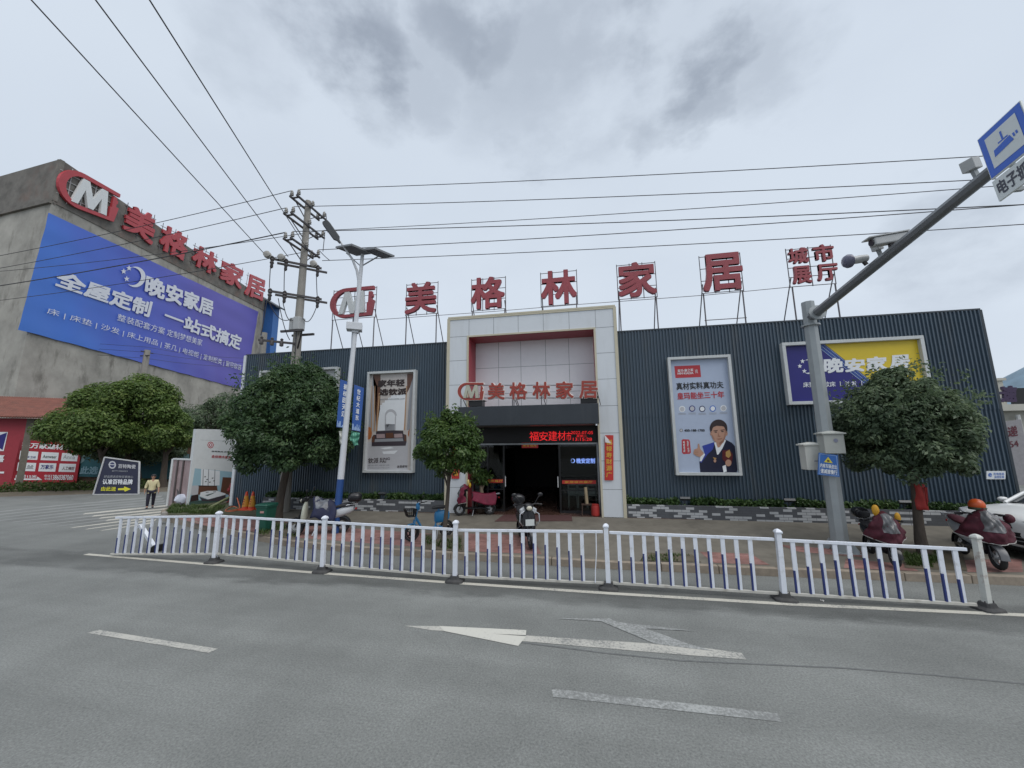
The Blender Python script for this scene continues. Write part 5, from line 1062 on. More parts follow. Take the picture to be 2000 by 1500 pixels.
for k, (pl_, pr_) in enumerate((((534, 514), (634, 524)), ((530, 574), (634, 586)), ((512, 664), (582, 676)))):
    a, b = UV.at(*pl_), UV.at(*pr_); b.z = a.z = (a.z+b.z)/2; off = Vector((0.02, -0.2, 0)); ARMX.append((a+off, b+off)); mb = MB()
    mb.bar(a+off, b+off, 0.06, 0.08); mb.bar(a+off*-1, b+off*-1, 0.06, 0.08) if k < 2 else None
    mb.build('crossarm', M_iron, up_)
    for u in ((0.06, 0.32, 0.94) if k < 2 else (0.12, 0.4, 0.66)):
        p = a+off+(b-a)*u; mb = MB(); 
        if k == 0: mb.lathe([(0.02, 0), (0.13, 0.02), (0.14, 0.06), (0.05, 0.1), (0.13, 0.12), (0.13, 0.16), (0.03, 0.2)], p+Vector((-0.12, -0.12, 0.08)), 14, axis=(0.3, -0.9, 0.1)); mb.build('disc_insulator', M_porc, up_, smooth=True)
        mb = MB(); mb.lathe([(0.03, 0.1), (0.07, 0.05), (0.05, 0.0), (0.08, -0.06), (0.05, -0.12), (0.08, -0.18), (0.05, -0.25), (0.06, -0.36), (0.02, -0.42)] if k < 2 else [(0.03, 0.14), (0.06, 0.10), (0.04, 0.04), (0.07, 0.0), (0.07, -0.16), (0.03, -0.18)], p+Vector((0, -0.05, 0)), 8)
        mb.build('fuse_cutout' if k < 2 else 'terminal', M_iron, up_, smooth=True)
tc_ = UV.at(590, 640); mb = MB(); mb.bx(tc_.x-0.05, tc_.x+0.22, tc_.y-0.45, tc_.y-0.1, tc_.z-0.2, tc_.z+0.32); mb.bx(tc_.x-0.36, tc_.x-0.18, tc_.y-0.3, tc_.y+0.1, tc_.z-0.15, tc_.z+0.35); mb.build('switch_box', flat('box_grey', (0.40, 0.41, 0.41)), up_, bev=0.02)
mb = MB(); mb.bx(tc_.x-0.55, tc_.x+0.45, tc_.y-0.5, tc_.y-0.42, tc_.z-0.30, tc_.z-0.22); mb.bx(tc_.x-0.55, tc_.x+0.45, tc_.y+0.1, tc_.y+0.18, tc_.z-0.30, tc_.z-0.22); mb.bar((tc_.x+0.4, tc_.y-0.45, tc_.z-0.25), (ub.x, ub.y, tc_.z-1.1), 0.05); mb.build('platform', M_iron, up_)
def sagtube(mb, a, b, sag, r, n=14):
    a, b = Vector(a), Vector(b); mb.tube([a+(b-a)*(i/n)+Vector((0, 0, -4*sag*(i/n)*(1-i/n))) for i in range(n+1)], r, 5)
def jumper(a, b, sag, r): mb = MB(); sagtube(mb, a, b, sag, r); mb.build('jumper_cable', M_wire, up_, smooth=True)
for s, u in ((-1, 0.06), (-0.4, 0.32), (1, 0.94)):
    p0_ = ARMX[0][0]+(ARMX[0][1]-ARMX[0][0])*u; p1_ = ARMX[1][0]+(ARMX[1][1]-ARMX[1][0])*u
    jumper(p0_+Vector((0, -0.1, -0.4)), p1_+Vector((0, -0.1, 0.1)), -0.12*s if s < 0 else 0.05, 0.016)
    e = tc_+Vector((0.25*s, -0.3, 0.3)); jumper(p1_+Vector((0, -0.1, -0.4)), e, 0.35, 0.016)
for k in range(3):
    b = ARMY[k][1]; q = ARMX[0][1]+Vector((0.05, 0, 0.05)) if k == 2 else ARMY[k+1][1]
    jumper(b+Vector((0.16, 0, 0.3)), q+Vector((0.3, 0, 0.28)), 0.02, 0.016)
jumper(ARMX[2][0]+Vector((0.15, -0.05, 0.15)), ARMX[1][0]+Vector((0.1, -0.1, -0.4)), 0.2, 0.015); jumper(ARMX[2][1]+Vector((-0.2, -0.05, 0.15)), ARMX[1][0]+Vector((0.6, -0.1, -0.4)), 0.2, 0.015)
jumper(tc_+Vector((0.1, -0.4, -0.25)), (ub.x+0.12, ub.y-0.15, 4.0), -0.15, 0.02)
# overhead lines: one object each
def wire(label, p, q, sag, r=0.014, group='overhead power lines'):
    p, q = Vector(p), Vector(q); mb = MB(); sagtube(mb, p, q, sag, r, 30); tag(mb.build('overhead_wire', M_wire, smooth=True), label, 'wire', group)
def through(p, px_, plane, tx):   # end of the straight line from p through the point seen on the plane, out to x = tx
    m_ = plane.at(*px_); p = Vector(p); return p+(m_-p)*((tx-p.x)/(m_.x-p.x))
S = 0.28
sides = [(0, 0, (1908, 273), 'topmost power line right of the pole'), (1, 0, (1920, 317), 'second power line from the top right of the pole, upper of its pair'), (1, 1, (1935, 333), 'third power line from the top right of the pole, lower of its pair'),
         (2, 0, (1925, 369), 'fourth power line right of the pole, upper of a close pair'), (2, 1, (1930, 373), 'fifth power line right of the pole, lower of a close pair')]
for k, e, px_, lab in sides:
    p = ARMY[k][0].lerp(ARMY[k][1], 0.06 if e == 0 else 0.94)+Vector((0.16, 0, S+0.035)); q = through(p, px_, PY(p.y+(0.2 if e == 0 else -0.2)), 42); wire(lab, p, q, 0.55, 0.013 if k < 2 else 0.015)
p = ARMX[0][1]+Vector((0, 0, 0.35)); wire('lowest power line right of the pole', p, through(p, (2000, 408), PY(p.y+0.1), 42), 0.5)
for k, e, px_, lab in ((0, 0, (0, 482), 'topmost power line left of the pole across the concrete building'), (1, 0, (0, 506), 'second power line left of the pole, upper of a pair'), (1, 1, (0, 514), 'third power line left of the pole, lower of a pair'), (2, 0, (0, 540), 'thick power line left of the pole across the blue banner'), (2, 1, (0, 570), 'lowest power line left of the pole across the white characters')):
    p = ARMY[k][0].lerp(ARMY[k][1], 0.06 if e == 0 else 0.94)+Vector((-0.16, 0, S+0.035)); q = through(p, px_, PY(p.y+0.5), -48); wire(lab, p, q, 0.5, 0.022 if k == 2 and e == 0 else 0.014)
for (pa, pb, lab) in (((524, 500), (65, 0), 'leftmost of three wires coming over the road to the pole'), ((570, 506), (190, 0), 'middle one of three wires coming over the road to the pole'), ((612, 500), (295, 0), 'rightmost of three wires coming over the road to the pole')):
    p = UV.at(*pa); p = Vector((p.x, p.y-0.2, p.z)); m_ = PY(4.2).at(*pb); q = p+(m_-p)*3.6; wire(lab, p, q, 0.05, 0.014)
# thin service lines in front of the concrete building
for i, (ya, yb, lab) in enumerate(((654, 678, 'uppermost thin service line low on the concrete building'), (664, 688, 'middle thin service line low on the concrete building'), (676, 700, 'lowest thin service line low on the concrete building'))):
    q0, q1 = PY(27).at(0, ya), PY(27).at(288, yb); d = q0-q1; wire(lab, q0+d*0.5, q1, 0.1, 0.016, 'service lines by the concrete building')
    q2 = PY(34).at(500, 700+i*8); wire(lab.replace('low on', 'right of the small pole on'), q1, q2, 0.25, 0.016, 'service lines by the concrete building')
# small far poles
pb_ = PZ(0).at(243, 962); pt = Pl(pb_, (-pb_.x, -pb_.y, 0)).at(290, 684)
t = thing('utility_pole', 'plain pale concrete pole rising behind the corner trees', 'utility pole', tuple(pb_))
pb_ = Vector((PY(27).at(270, 800).x, 27, 0)); pt = PY(27).at(288, 684)
mb = MB(); mb.tube([(pt.x-0.45, 27, -0.1), (pt.x-0.06, 27, 6), pt], [0.34, 0.29, 0.22], 14); mb.build('pole', M_cpole, t, smooth=True)
mb = MB(); mb.bar(pt+Vector((-0.5, -0.15, -0.55)), pt+Vector((0.5, -0.15, -0.55)), 0.09); mb.bar(pt+Vector((0, -0.5, -0.2)), pt+Vector((0, 0.5, -0.2)), 0.08); mb.build('crossarm', M_iron, t)
t = thing('utility_pole', 'short concrete pole at the left end of the shop roof holding a terminal bar', 'utility pole', (PY(15.5).at(508, 700).x, 15.5, 0.2))
pt = PY(15.5).at(517, 650); mb = MB(); mb.tube([(pt.x, 15.5, 0.0), pt], [0.17, 0.12], 12); mb.build('pole', M_cpole, t, smooth=True)

# solar street lamp
M_lampw = mat('white_painted_steel', (0.55, 0.57, 0.60), 0.35, var=0.05, streak=4, dirt=(0.35, 0.35, 0.34), damt=0.4)
M_pblue = mat('blue_painted_steel', (0.022, 0.068, 0.22), 0.4, var=0.1, scale=4, dirt=(0.06, 0.11, 0.26), damt=0.5)
lb = G(655, 1042, 0.17); LV = vplane(lb); t = thing('solar_street_lamp', 'white solar street lamp with a blue painted foot in front of the shop', 'street lamp', tuple(lb))
lt = LV.at(708, 497); zt = lt.z; zb = LV.at(662, 936).z; LX = lambda z: lb+(lt-lb)*((z-lb.z)/(lt.z-lb.z))
mb = MB(); mb.tube([lb, LX(zb)], [0.105, 0.098], 14); mb.build('painted_foot', M_pblue, t, smooth=True)
mb = MB(); mb.tube([LX(zb+0.002), lt], [0.095, 0.055], 14); mb.build('pole', M_lampw, t, smooth=True)
mb = MB(); ap_ = [LV.at(699.5, 572), LV.at(700.5, 548), LV.at(697, 528), LV.at(688, 506), LV.at(664, 471)]; mb.tube(ap_, [0.05, 0.046, 0.042, 0.036, 0.03], 10); mb.build('lamp_arm', M_lampw, t, smooth=True)
a, b = LV.at(664, 474), LV.at(634, 432); d = (b-a).normalized(); s_ = Vector((d.z*0, 0, 0)); side = d.cross(Vector((0, -1, 0.55))).normalized(); upn = side.cross(d).normalized()
mb = MB(); prof = [(-0.02, 0.035), (0.10, 0.05), (0.20, 0.115), (0.78, 0.12), (0.87, 0.105), (0.90, 0.08)]; Lh = (b-a).length/0.9
mb.loft([[a+d*(u*Lh)+side*(w*sx)+upn*hz for sx, hz in ((-1, -0.03), (1, -0.03), (0.85, 0.05), (-0.85, 0.05))] for u, w in prof]); mb.build('lamp_head', flat('lamp_head_grey', (0.06, 0.065, 0.07)), t, bev=0.01)
mb = MB(); pc = lt.copy()
Mx = Matrix.Rotation(R(-25), 3, 'Z') @ Matrix.Rotation(R(13), 3, 'Y') @ Matrix.Rotation(R(2), 3, 'X')
mb.box(pc+Vector((-0.28, -0.05, 0.16)), (0.92, 0.70, 0.04), M=Mx); mb.box(pc+Vector((0.55, 0.05, 0.02)), (0.62, 0.70, 0.04), M=Mx); mb.build('solar_panel', flat('solar_blue_black', (0.05, 0.055, 0.06), 0.5), t)
mb = MB()
for c_, w_ in ((Vector((-0.28, -0.05, 0.16)), 0.92), (Vector((0.55, 0.05, 0.02)), 0.62)):
    for sx, sy, dx, dy in ((0, 1, w_+0.06, 0.03), (0, -1, w_+0.06, 0.03), (1, 0, 0.03, 0.72), (-1, 0, 0.03, 0.72)): mb.box(pc+c_+Mx @ Vector((sx*(w_/2+0.015), sy*0.365, 0.0)), (dx, dy, 0.055), M=Mx)
mb.bar(pc+Vector((0, 0, -0.45)), pc+Vector((-0.6, 0, 0.12)), 0.03); mb.bar(pc+Vector((0, 0, -0.4)), pc+Vector((0.6, 0, -0.12)), 0.03); mb.build('panel_frame', flat('panel_frame_grey', (0.22, 0.23, 0.24)), t)
bz = LV.at(684, 638); mb = MB(); bc = LX(bz.z); mb.box(bc+Vector((-0.02, -0.02, 0)), (0.46, 0.34, 0.24), rz=R(30)); mb.box(bc+Vector((0.0, 0, -0.16)), (0.2, 0.2, 0.08), rz=R(30)); mb.build('battery_box', M_lampw, t, bev=0.015)
# two blue street banners on the lamp
for quad, s, lab, gp in ((((665, 741), (687, 748), (680, 837), (657, 834)), '碧桂园天汇', 'blue vertical street banner on the left side of the lamp pole', 1), (((692, 751), (711, 758), (704, 843), (687, 840)), '世纪大道东', 'blue vertical street banner on the right side of the lamp pole', 2)):
    bpn = Pl(lb+Vector((0, -0.02, 0)), (-lb.x+2, -lb.y, 0)); tt, bp = billboard('street_banner', lab, bpn, quad, flat('banner_royal_blue', (0.025, 0.085, 0.30), 0.45, var=0.08), th=0.03)
    F_ = quadmap([bpn.at(*p) for p in quad]); nn = bpn.n
    for i, ch in enumerate(s):
        v1, v0 = 0.93-i*0.145, 0.93-i*0.145-0.115; text('lettering', ch, [F_(0.32, v1), F_(0.68, v1), F_(0.68, v0), F_(0.32, v0)], nn, P_['white'], tt, bold=0.015, off=0.012)
    mb = MB(); r3 = random.Random(gp); x = 0.04
    while x < 0.9: w_ = r3.uniform(0.04, 0.09); h_ = r3.uniform(0.03, 0.15); mb.poly([F_(x, 0.01)+nn*0.01, F_(x+w_, 0.01)+nn*0.01, F_(x+w_, h_)+nn*0.01, F_(x, h_)+nn*0.01]); x += w_+r3.uniform(0.0, 0.06)
    mb.build('skyline_print', P_['sky'], tt, fix=False)
    mb = MB(); 
    for v in (0.995, 0.005): p = F_(1 if gp == 1 else 0, v); mb.bar(F_(0, v)-nn*0.02, F_(1, v)-nn*0.02, 0.03); mb.bar(p-nn*0.02, LX(p.z), 0.03)
    mb.build('bracket', M_iron, tt)
# torn plastic caught on the lamp below the banners
def rag(name, label, plane, quad, mt, amp=0.05, seed=1, cat='plastic bag'):
    Q = [plane.at(*p) for p in quad]; F_ = quadmap(Q); n_ = plane.n; r_ = random.Random(seed); ph = [r_.uniform(0, 6) for _ in range(6)]
    mb = MB(); mb.grid(lambda u, v: F_(u+0.08*math.sin(v*9+ph[0])*(1-v), v+0.12*(1-v)*math.sin(u*8+ph[1])) + n_*(amp*(math.sin(u*9+v*4+ph[2])+0.6*math.sin(v*13-u*5+ph[3]))), 14, 14)
    return tag(mb.build(name, mt, smooth=True, ang=180, solid=0.004, fix=False), label, cat)
rag('plastic_bag', 'green plastic bag caught on the lamp pole under the street banners', Pl(lb, (-lb.x, -lb.y, 0)), ((686, 842), (703, 846), (698, 872), (683, 862)), flat('green_plastic', (0.10, 0.30, 0.22), 0.25), 0.04, 4)
rag('plastic_bag', 'torn pale plastic bag hanging on the left of the lamp pole', Pl(lb, (-lb.x, -lb.y, 0)), ((662, 842), (676, 842), (676, 872), (664, 872)), flat('pale_plastic', (0.45, 0.46, 0.42), 0.3), 0.04, 7)

# camera pole on the right
M_galv = mat('galvanised_steel', (0.30, 0.325, 0.335), 0.45, metal=0.15, var=0.1, scale=3, streak=3, dirt=(0.22, 0.24, 0.24), damt=0.5)
cb = G(1643, 1078, 0.17); CV = vplane(cb); t = thing('camera_pole', 'galvanised traffic camera pole with a long arm reaching over the road', 'camera pole', tuple(cb))
zt = CV.at(1570, 592).z; rs = 0.165
mb = MB(); mb.tube([(cb.x, cb.y, 0.18), (cb.x, cb.y, zt)], [rs*1.08, rs*0.86], 8); mb.build('pole', M_galv, t)
mb = MB(); mb.bx(cb.x-0.27, cb.x+0.27, cb.y-0.27, cb.y+0.27, 0.165, 0.19)
for i in range(4): a_ = R(45+90*i); mb.bar((cb.x+0.15*math.cos(a_), cb.y+0.15*math.sin(a_), 0.42), (cb.x+0.30*math.cos(a_), cb.y+0.30*math.sin(a_), 0.19), 0.02, 0.12)
mb.build('base_plate', M_galv, t)
za = CV.at(1576, 622).z; AX = PX(cb.x); ae = AX.at(1930, 340); a0_ = Vector((cb.x, cb.y-0.1, za))
adv = ae-a0_; arm_end = a0_+adv*1.35
mb = MB(); mb.tube([a0_, arm_end], [0.105, 0.075], 8); mb.build('arm', mat('arm_grey', (0.17, 0.18, 0.19), 0.4, metal=0.2, var=0.08), t)
mb = MB(); mb.lathe([(0.2, -0.02), (0.2, 0.02)], (cb.x, cb.y, za-0.20), 12); mb.lathe([(0.19, 0), (0.19, 0.04)], a0_+adv.normalized()*0.22, 10, axis=tuple(adv)); mb.build('flange', M_galv, t)
def onarm(x, y): p = AX.at(x, y); u = (p.y-a0_.y)/(arm_end.y-a0_.y); return a0_+(arm_end-a0_)*u
M_camh = flat('camera_shell_grey', (0.42, 0.43, 0.43)); M_lens = flat('camera_lens', (0.02, 0.02, 0.03), 0.1)
look = Vector((-0.96, -0.05, -0.12)).normalized()
def bullet(label, p, L_, w_, h_, look, lens=True):
    s_, u_ = frame_of(look); tt = thing('traffic_camera', label, 'camera', tuple(p)); mb = MB(); M_ = Matrix((look, s_, u_)).transposed(); c_ = Vector(p)+Vector((0, 0, 0.16+h_/2))
    mb.box(c_, (L_, w_, h_), M=M_); mb.build('housing', M_camh, tt, bev=0.02); mb = MB(); mb.box(c_+look*0.06+u_*(h_/2+0.012), (L_*1.08, w_*1.25, 0.02), M=M_); mb.build('sun_shield', M_camh, tt)
    mb = MB(); mb.lathe([(w_*0.36, 0), (w_*0.36, 0.02)], c_+look*(L_/2), 14, axis=tuple(look)); mb.build('lens', M_lens, tt); mb = MB(); mb.bar(Vector(p)+Vector((0, 0, 0.05)), c_, 0.06); mb.build('bracket', M_iron, tt)
bullet('long white bullet camera on the middle of the pole arm', onarm(1742, 487), 0.62, 0.16, 0.15, look)
p = onarm(1705, 520); tt = thing('flash_light', 'round domed flash light on the arm nearer the pole', 'camera flash', tuple(p)); c_ = p+Vector((-0.18, 0, 0.19)); mb = MB(); mb.lathe([(0.07, 0), (0.08, 0.12), (0.075, 0.3)], c_-look*0.1, 14, axis=tuple(look)); mb.build('housing', M_camh, tt, smooth=True)
mb = MB(); mb.lathe([(0.13, 0), (0.135, 0.04), (0.11, 0.09), (0.06, 0.115), (0.0, 0.12)], c_+look*0.2, 18, axis=tuple(look)); mb.build('dome', flat('dome_violet_grey', (0.12, 0.12, 0.17), 0.15), tt, smooth=True); mb = MB(); mb.bar(p+Vector((-0.1, 0, 0.06)), c_, 0.05); mb.build('bracket', M_iron, tt)
for (x, y, lab, s_) in ((1722, 503, 'small square radar box on the arm between the two cameras', 0.13), (1912, 358, 'small grey square radar box near the blue sign on the arm', 0.15)):
    p = onarm(x, y); tt = thing('radar_box', lab, 'radar', tuple(p)); mb = MB(); mb.box(p+Vector((-0.05, 0, 0.27)), (s_, s_, s_*1.1), M=Matrix.Rotation(R(20), 3, 'Z') @ Matrix.Rotation(R(-12), 3, 'Y')); mb.build('box', M_camh, tt, bev=0.01); mb = MB(); mb.bar(p+Vector((0, 0, 0.06)), p+Vector((-0.04, 0, 0.22)), 0.05); mb.build('bracket', M_galv, tt)
# blue camera sign on the arm
nx = Vector((-1, 0, 0)); sp_ = PX(cb.x-0.13)
tl, bl = sp_.at(1908, 274), sp_.at(1936, 352); tr0 = sp_.at(1982, 205)
wv = (tr0-tl)*1.12; q_ = [tl, tl+wv, bl+wv, bl]
def sgn(label, quad, base, parts):
    tt = thing('traffic_sign', label, 'traffic sign', tuple((quad[2]+quad[3])/2)); F_ = quadmap(quad)
    mb = MB(); mb.prism(quad, -nx*0.025); mb.build('plate', base, tt, bev=0.004)
    for nm, mt, polys in parts:
        mb = MB()
        for l, pts in polys: mb.poly([F_(*p)+nx*(0.003*l) for p in pts])
        mb.build(nm, mt, tt, fix=False)
    mb = MB()
    for u in (0.3, 0.8): mb.bar(F_(u, 0.1)-nx*0.02, F_(u, 0.1)-nx*0.12, 0.05)
    mb.build('clamp', M_galv, tt)
    return tt, F_
M_sblue = flat('sign_blue', (0.04, 0.13, 0.55), 0.3); M_swht = flat('sign_white', (0.62, 0.66, 0.66), 0.3)
rect = lambda a, b, c, d: [(a, d), (b, d), (b, c), (a, c)]
sgn('blue and white square camera warning sign on the end of the pole arm', q_, M_swht, [('blue_field', M_sblue, [(1, rect(0.02, 0.98, 0.02, 0.98))]), ('white_field', M_swht, [(2, rect(0.15, 0.85, 0.16, 0.86))]),
    ('symbol', M_sblue, [(3, rect(0.47, 0.51, 0.58, 0.76)), (3, rect(0.38, 0.60, 0.555, 0.585)), (3, [(0.26, 0.50), (0.63, 0.545), (0.68, 0.40), (0.24, 0.36)]), (3, [(0.68, 0.53), (0.72, 0.53), (0.73, 0.45), (0.69, 0.45)]), (3, [(0.745, 0.53), (0.785, 0.53), (0.79, 0.46), (0.75, 0.46)])])])
q2_ = [bl+Vector((0, 0, -0.03)), bl+wv+Vector((0, 0, -0.03)), sp_.at(1951, 394)+wv, sp_.at(1951, 394)]
t2_, F_ = sgn('white plate with dark characters under the blue camera sign', q2_, M_swht, [])
text('lettering', '电子抓拍', [F_(0.07, 0.84), F_(0.95, 0.84), F_(0.95, 0.18), F_(0.07, 0.18)], nx, flat('sign_ink', (0.05, 0.055, 0.08)), t2_, bold=0.02, off=0.004)
# boxes and notice on the camera pole
for (x0, y0, x1, y1, dY, lab) in ((1604, 844, 1649, 886, -0.30, 'grey equipment box clamped to the front of the camera pole'), (1568, 866, 1606, 918, -0.05, 'cream equipment box with a sloping lid left of the camera pole')):
    pl = PY(cb.y+dY-0.02); a, b = pl.at(x0, y0), pl.at(x1, y1); bb = pl.at(x0+10, y1); tt = thing('equipment_box', lab, 'equipment box', (a.x, cb.y+dY, bb.z), group='equipment boxes on the camera pole')
    w_ = (pl.at(x1, y0).x-a.x)*0.9; mt = flat('box_cream', (0.50, 0.50, 0.46), 0.5, var=0.08) if x0 < 1600 else flat('box_warm_grey', (0.36, 0.37, 0.345), 0.5, var=0.08)
    mb = MB(); mb.bx(a.x+0.03, a.x+0.03+w_, pl.p.y, pl.p.y+0.28, bb.z, a.z-0.05); mb.build('cabinet', mt, tt, bev=0.01)
    mb = MB(); c_ = a.x+0.03+w_/2; y_ = pl.p.y
    mb.loft([[Vector((c_-w_/2-0.04, y_-0.03, a.z-0.05)), Vector((c_+w_/2+0.04, y_-0.03, a.z-0.05)), Vector((c_+w_/2+0.04, y_+0.31, a.z-0.05)), Vector((c_-w_/2-0.04, y_+0.31, a.z-0.05))], [Vector((c_-w_/2-0.04, y_-0.03, a.z-0.02)), Vector((c_+w_/2+0.04, y_-0.03, a.z-0.02)), Vector((c_+w_/2+0.04, y_+0.31, a.z-0.02)), Vector((c_-w_/2-0.04, y_+0.31, a.z-0.02))], [Vector((c_-0.04, y_+0.1, a.z+0.03)), Vector((c_+0.04, y_+0.1, a.z+0.03)), Vector((c_+0.04, y_+0.18, a.z+0.03)), Vector((c_-0.04, y_+0.18, a.z+0.03))]])
    mb.build('lid', mt, tt)
    mb = MB(); mb.bx(c_-0.02, c_+0.07, y_-0.003, y_+0.01, bb.z+0.2, bb.z+0.22) if x0 < 1600 else mb.lathe([(0.045, 0), (0.045, 0.004)], (c_+0.03, y_-0.004, bb.z+0.3), 14, axis=(0, -1, 0)); mb.build('badge', flat('badge_violet_grey', (0.18, 0.19, 0.26)), tt)
    mb = MB(); mb.bar((c_, y_+0.26, a.z-0.15), (cb.x, cb.y, a.z-0.15), 0.04); mb.bar((c_, y_+0.26, bb.z+0.1), (cb.x, cb.y, bb.z+0.1), 0.04); mb.build('bracket', M_iron, tt)
np_ = Pl((cb.x, cb.y-0.34, 0), (-0.25, -1, 0)); Q = [np_.at(*p) for p in ((1599, 884), (1636, 889), (1640, 932), (1597, 927))]
tt = thing('notice_sign', 'small blue notice with a yellow triangle tied to the camera pole', 'notice', tuple((Q[2]+Q[3])/2)); F_ = quadmap(Q); nn = np_.n
mb = MB(); mb.prism(Q, -nn*0.012); mb.build('plate', flat('notice_blue', (0.03, 0.12, 0.38), 0.35), tt)
mb = MB(); 
for (u0, u1, v0, v1) in ((0.05, 0.95, 0.945, 0.96), (0.05, 0.95, 0.04, 0.055), (0.05, 0.075, 0.055, 0.945), (0.925, 0.95, 0.055, 0.945)): mb.poly([F_(u, v)+nn*0.004 for u, v in rect(u0, u1, v0, v1)])
mb.build('border_line', P_['sky'], tt, fix=False)
mb = MB(); mb.poly([F_(u, v)+nn*0.004 for u, v in ((0.5, 0.86), (0.72, 0.60), (0.28, 0.60))]); mb.build('warning_triangle', flat('notice_yellow', (0.62, 0.52, 0.04)), tt, fix=False)
mb = MB(); mb.poly([F_(u, v)+nn*0.007 for u, v in rect(0.44, 0.56, 0.64, 0.72)]); mb.build('pictogram', P_['brown'], tt, fix=False)
text('lettering', '内有车辆进出', [F_(0.10, 0.54), F_(0.90, 0.54), F_(0.90, 0.34), F_(0.10, 0.34)], nn, P_['white'], tt, bold=0.02, off=0.005); text('lettering', '请减速慢行', [F_(0.12, 0.30), F_(0.90, 0.30), F_(0.90, 0.09), F_(0.12, 0.09)], nn, P_['white'], tt, bold=0.025, off=0.005)
# red cloth tied round the right hand tree trunk
tb = Vector(bpy.data.objects['street_tree.002'].location); pz_ = vplane(tb); z1, z0 = pz_.at(1795, 945).z, pz_.at(1797, 995).z; xx = pz_.at(1797, 970)
mb = MB(); mb.loft([[Vector((xx.x+(0.088+0.02*math.sin(3*a_+z_*9))*math.cos(a_), xx.y+(0.088+0.02*math.sin(3*a_+z_*9))*math.sin(a_), z_)) for a_ in [2*math.pi*j/18 for j in range(18)]] for k, z_ in enumerate([z0+(z1-z0)*i/6 for i in range(7)])], cap=False)
mb.grid(lambda u, v: Vector((xx.x+0.03+0.07*u*(0.4+v*0.4), xx.y-0.10-0.02*math.sin(u*7), z1-0.06-0.42*(1-v)*(1-0.25*u))), 6, 8)
tag(mb.build('red_cloth', mat('red_cloth', (0.38, 0.04, 0.035), 0.7, var=0.2, scale=6), smooth=True, solid=0.006, fix=False), 'red cloth tied round the trunk of the right hand street tree', 'cloth')

# ================================================================ ROADSIDE RAILING
M_rail = mat('white_railing_paint', (0.66, 0.69, 0.75), 0.38, var=0.05, scale=4, dirt=(0.40, 0.40, 0.385), dscale=5, damt=0.75)
M_rlow = mat('dusty_rail_paint', (0.45, 0.44, 0.40), 0.6, var=0.12, scale=5, dirt=(0.26, 0.24, 0.20), dscale=6, damt=0.6)
M_rblue = mat('railing_blue', (0.024, 0.038, 0.15), 0.45, var=0.15)
M_rub = mat('black_rubber_base', (0.045, 0.045, 0.046), 0.8, var=0.25, scale=8, dirt=(0.10, 0.095, 0.085), damt=0.5)
M_rust = mat('rusty_white_paint', (0.52, 0.53, 0.50), 0.55, var=0.1, scale=4, dirt=(0.20, 0.09, 0.05), dscale=4.5, damt=0.95)
POST = [(-8.75, 8.0), (-5.74, 7.82), (-2.70, 7.74), (0.28, 7.84), (3.22, 7.83)]
def rail_post(loc, label, mt=None):
    mt = mt or M_rail; t = thing('railing_post', label, 'railing post', loc, group='white railing posts'); w_ = 0.042
    mb = MB(); mb.loft([[Vector((w_*a, w_*b, z)) for a, b in ((-1, -1), (1, -1), (1, 1), (-1, 1))] for z in (0.09, 1.10)]); mb.build('upright', mt, t, local=True, bev=0.006)
    mb = MB(); mb.loft([[Vector((s*a, s*b, z)) for a, b in ((-1, -1), (1, -1), (1, 1), (-1, 1))] for s, z in ((0.052, 1.101), (0.056, 1.112), (0.054, 1.13), (0.034, 1.158), (0.008, 1.172))]); mb.build('cap', mt, t, local=True)
    mb = MB(); mb.loft([[Vector((sx*a, sy*b, z)) for a, b in ((-1, -0.7), (-0.7, -1), (0.7, -1), (1, -0.7), (1, 0.7), (0.7, 1), (-0.7, 1), (-1, 0.7))] for sx, sy, z in ((0.18, 0.15, 0.003), (0.17, 0.14, 0.035), (0.10, 0.09, 0.06), (0.08, 0.075, 0.115))]); mb.build('base', M_rub, t, local=True)
    mb = MB(); mb.tube([(-0.075, -0.03, 0.05), (-0.075, -0.03, 0.15)], 0.008, 6); mb.tube([(0.075, -0.03, 0.05), (0.075, -0.03, 0.15)], 0.008, 6); mb.build('bolt', M_iron, t, local=True)
    return t
LB = ['white railing post where the bent left panel begins', 'white railing post in front of the blue lamp foot', 'white railing post in front of the small young tree', 'white railing post beside the panel with the hanging cord', 'last upright clean white railing post before the rusty one']
for (x, y), lb_ in zip(POST, LB): rail_post((x, y, 0.0), lb_).rotation_euler = (R(rnd.uniform(-1, 1)), R(rnd.uniform(-1.2, 1.2)), R(rnd.uniform(-4, 4)))
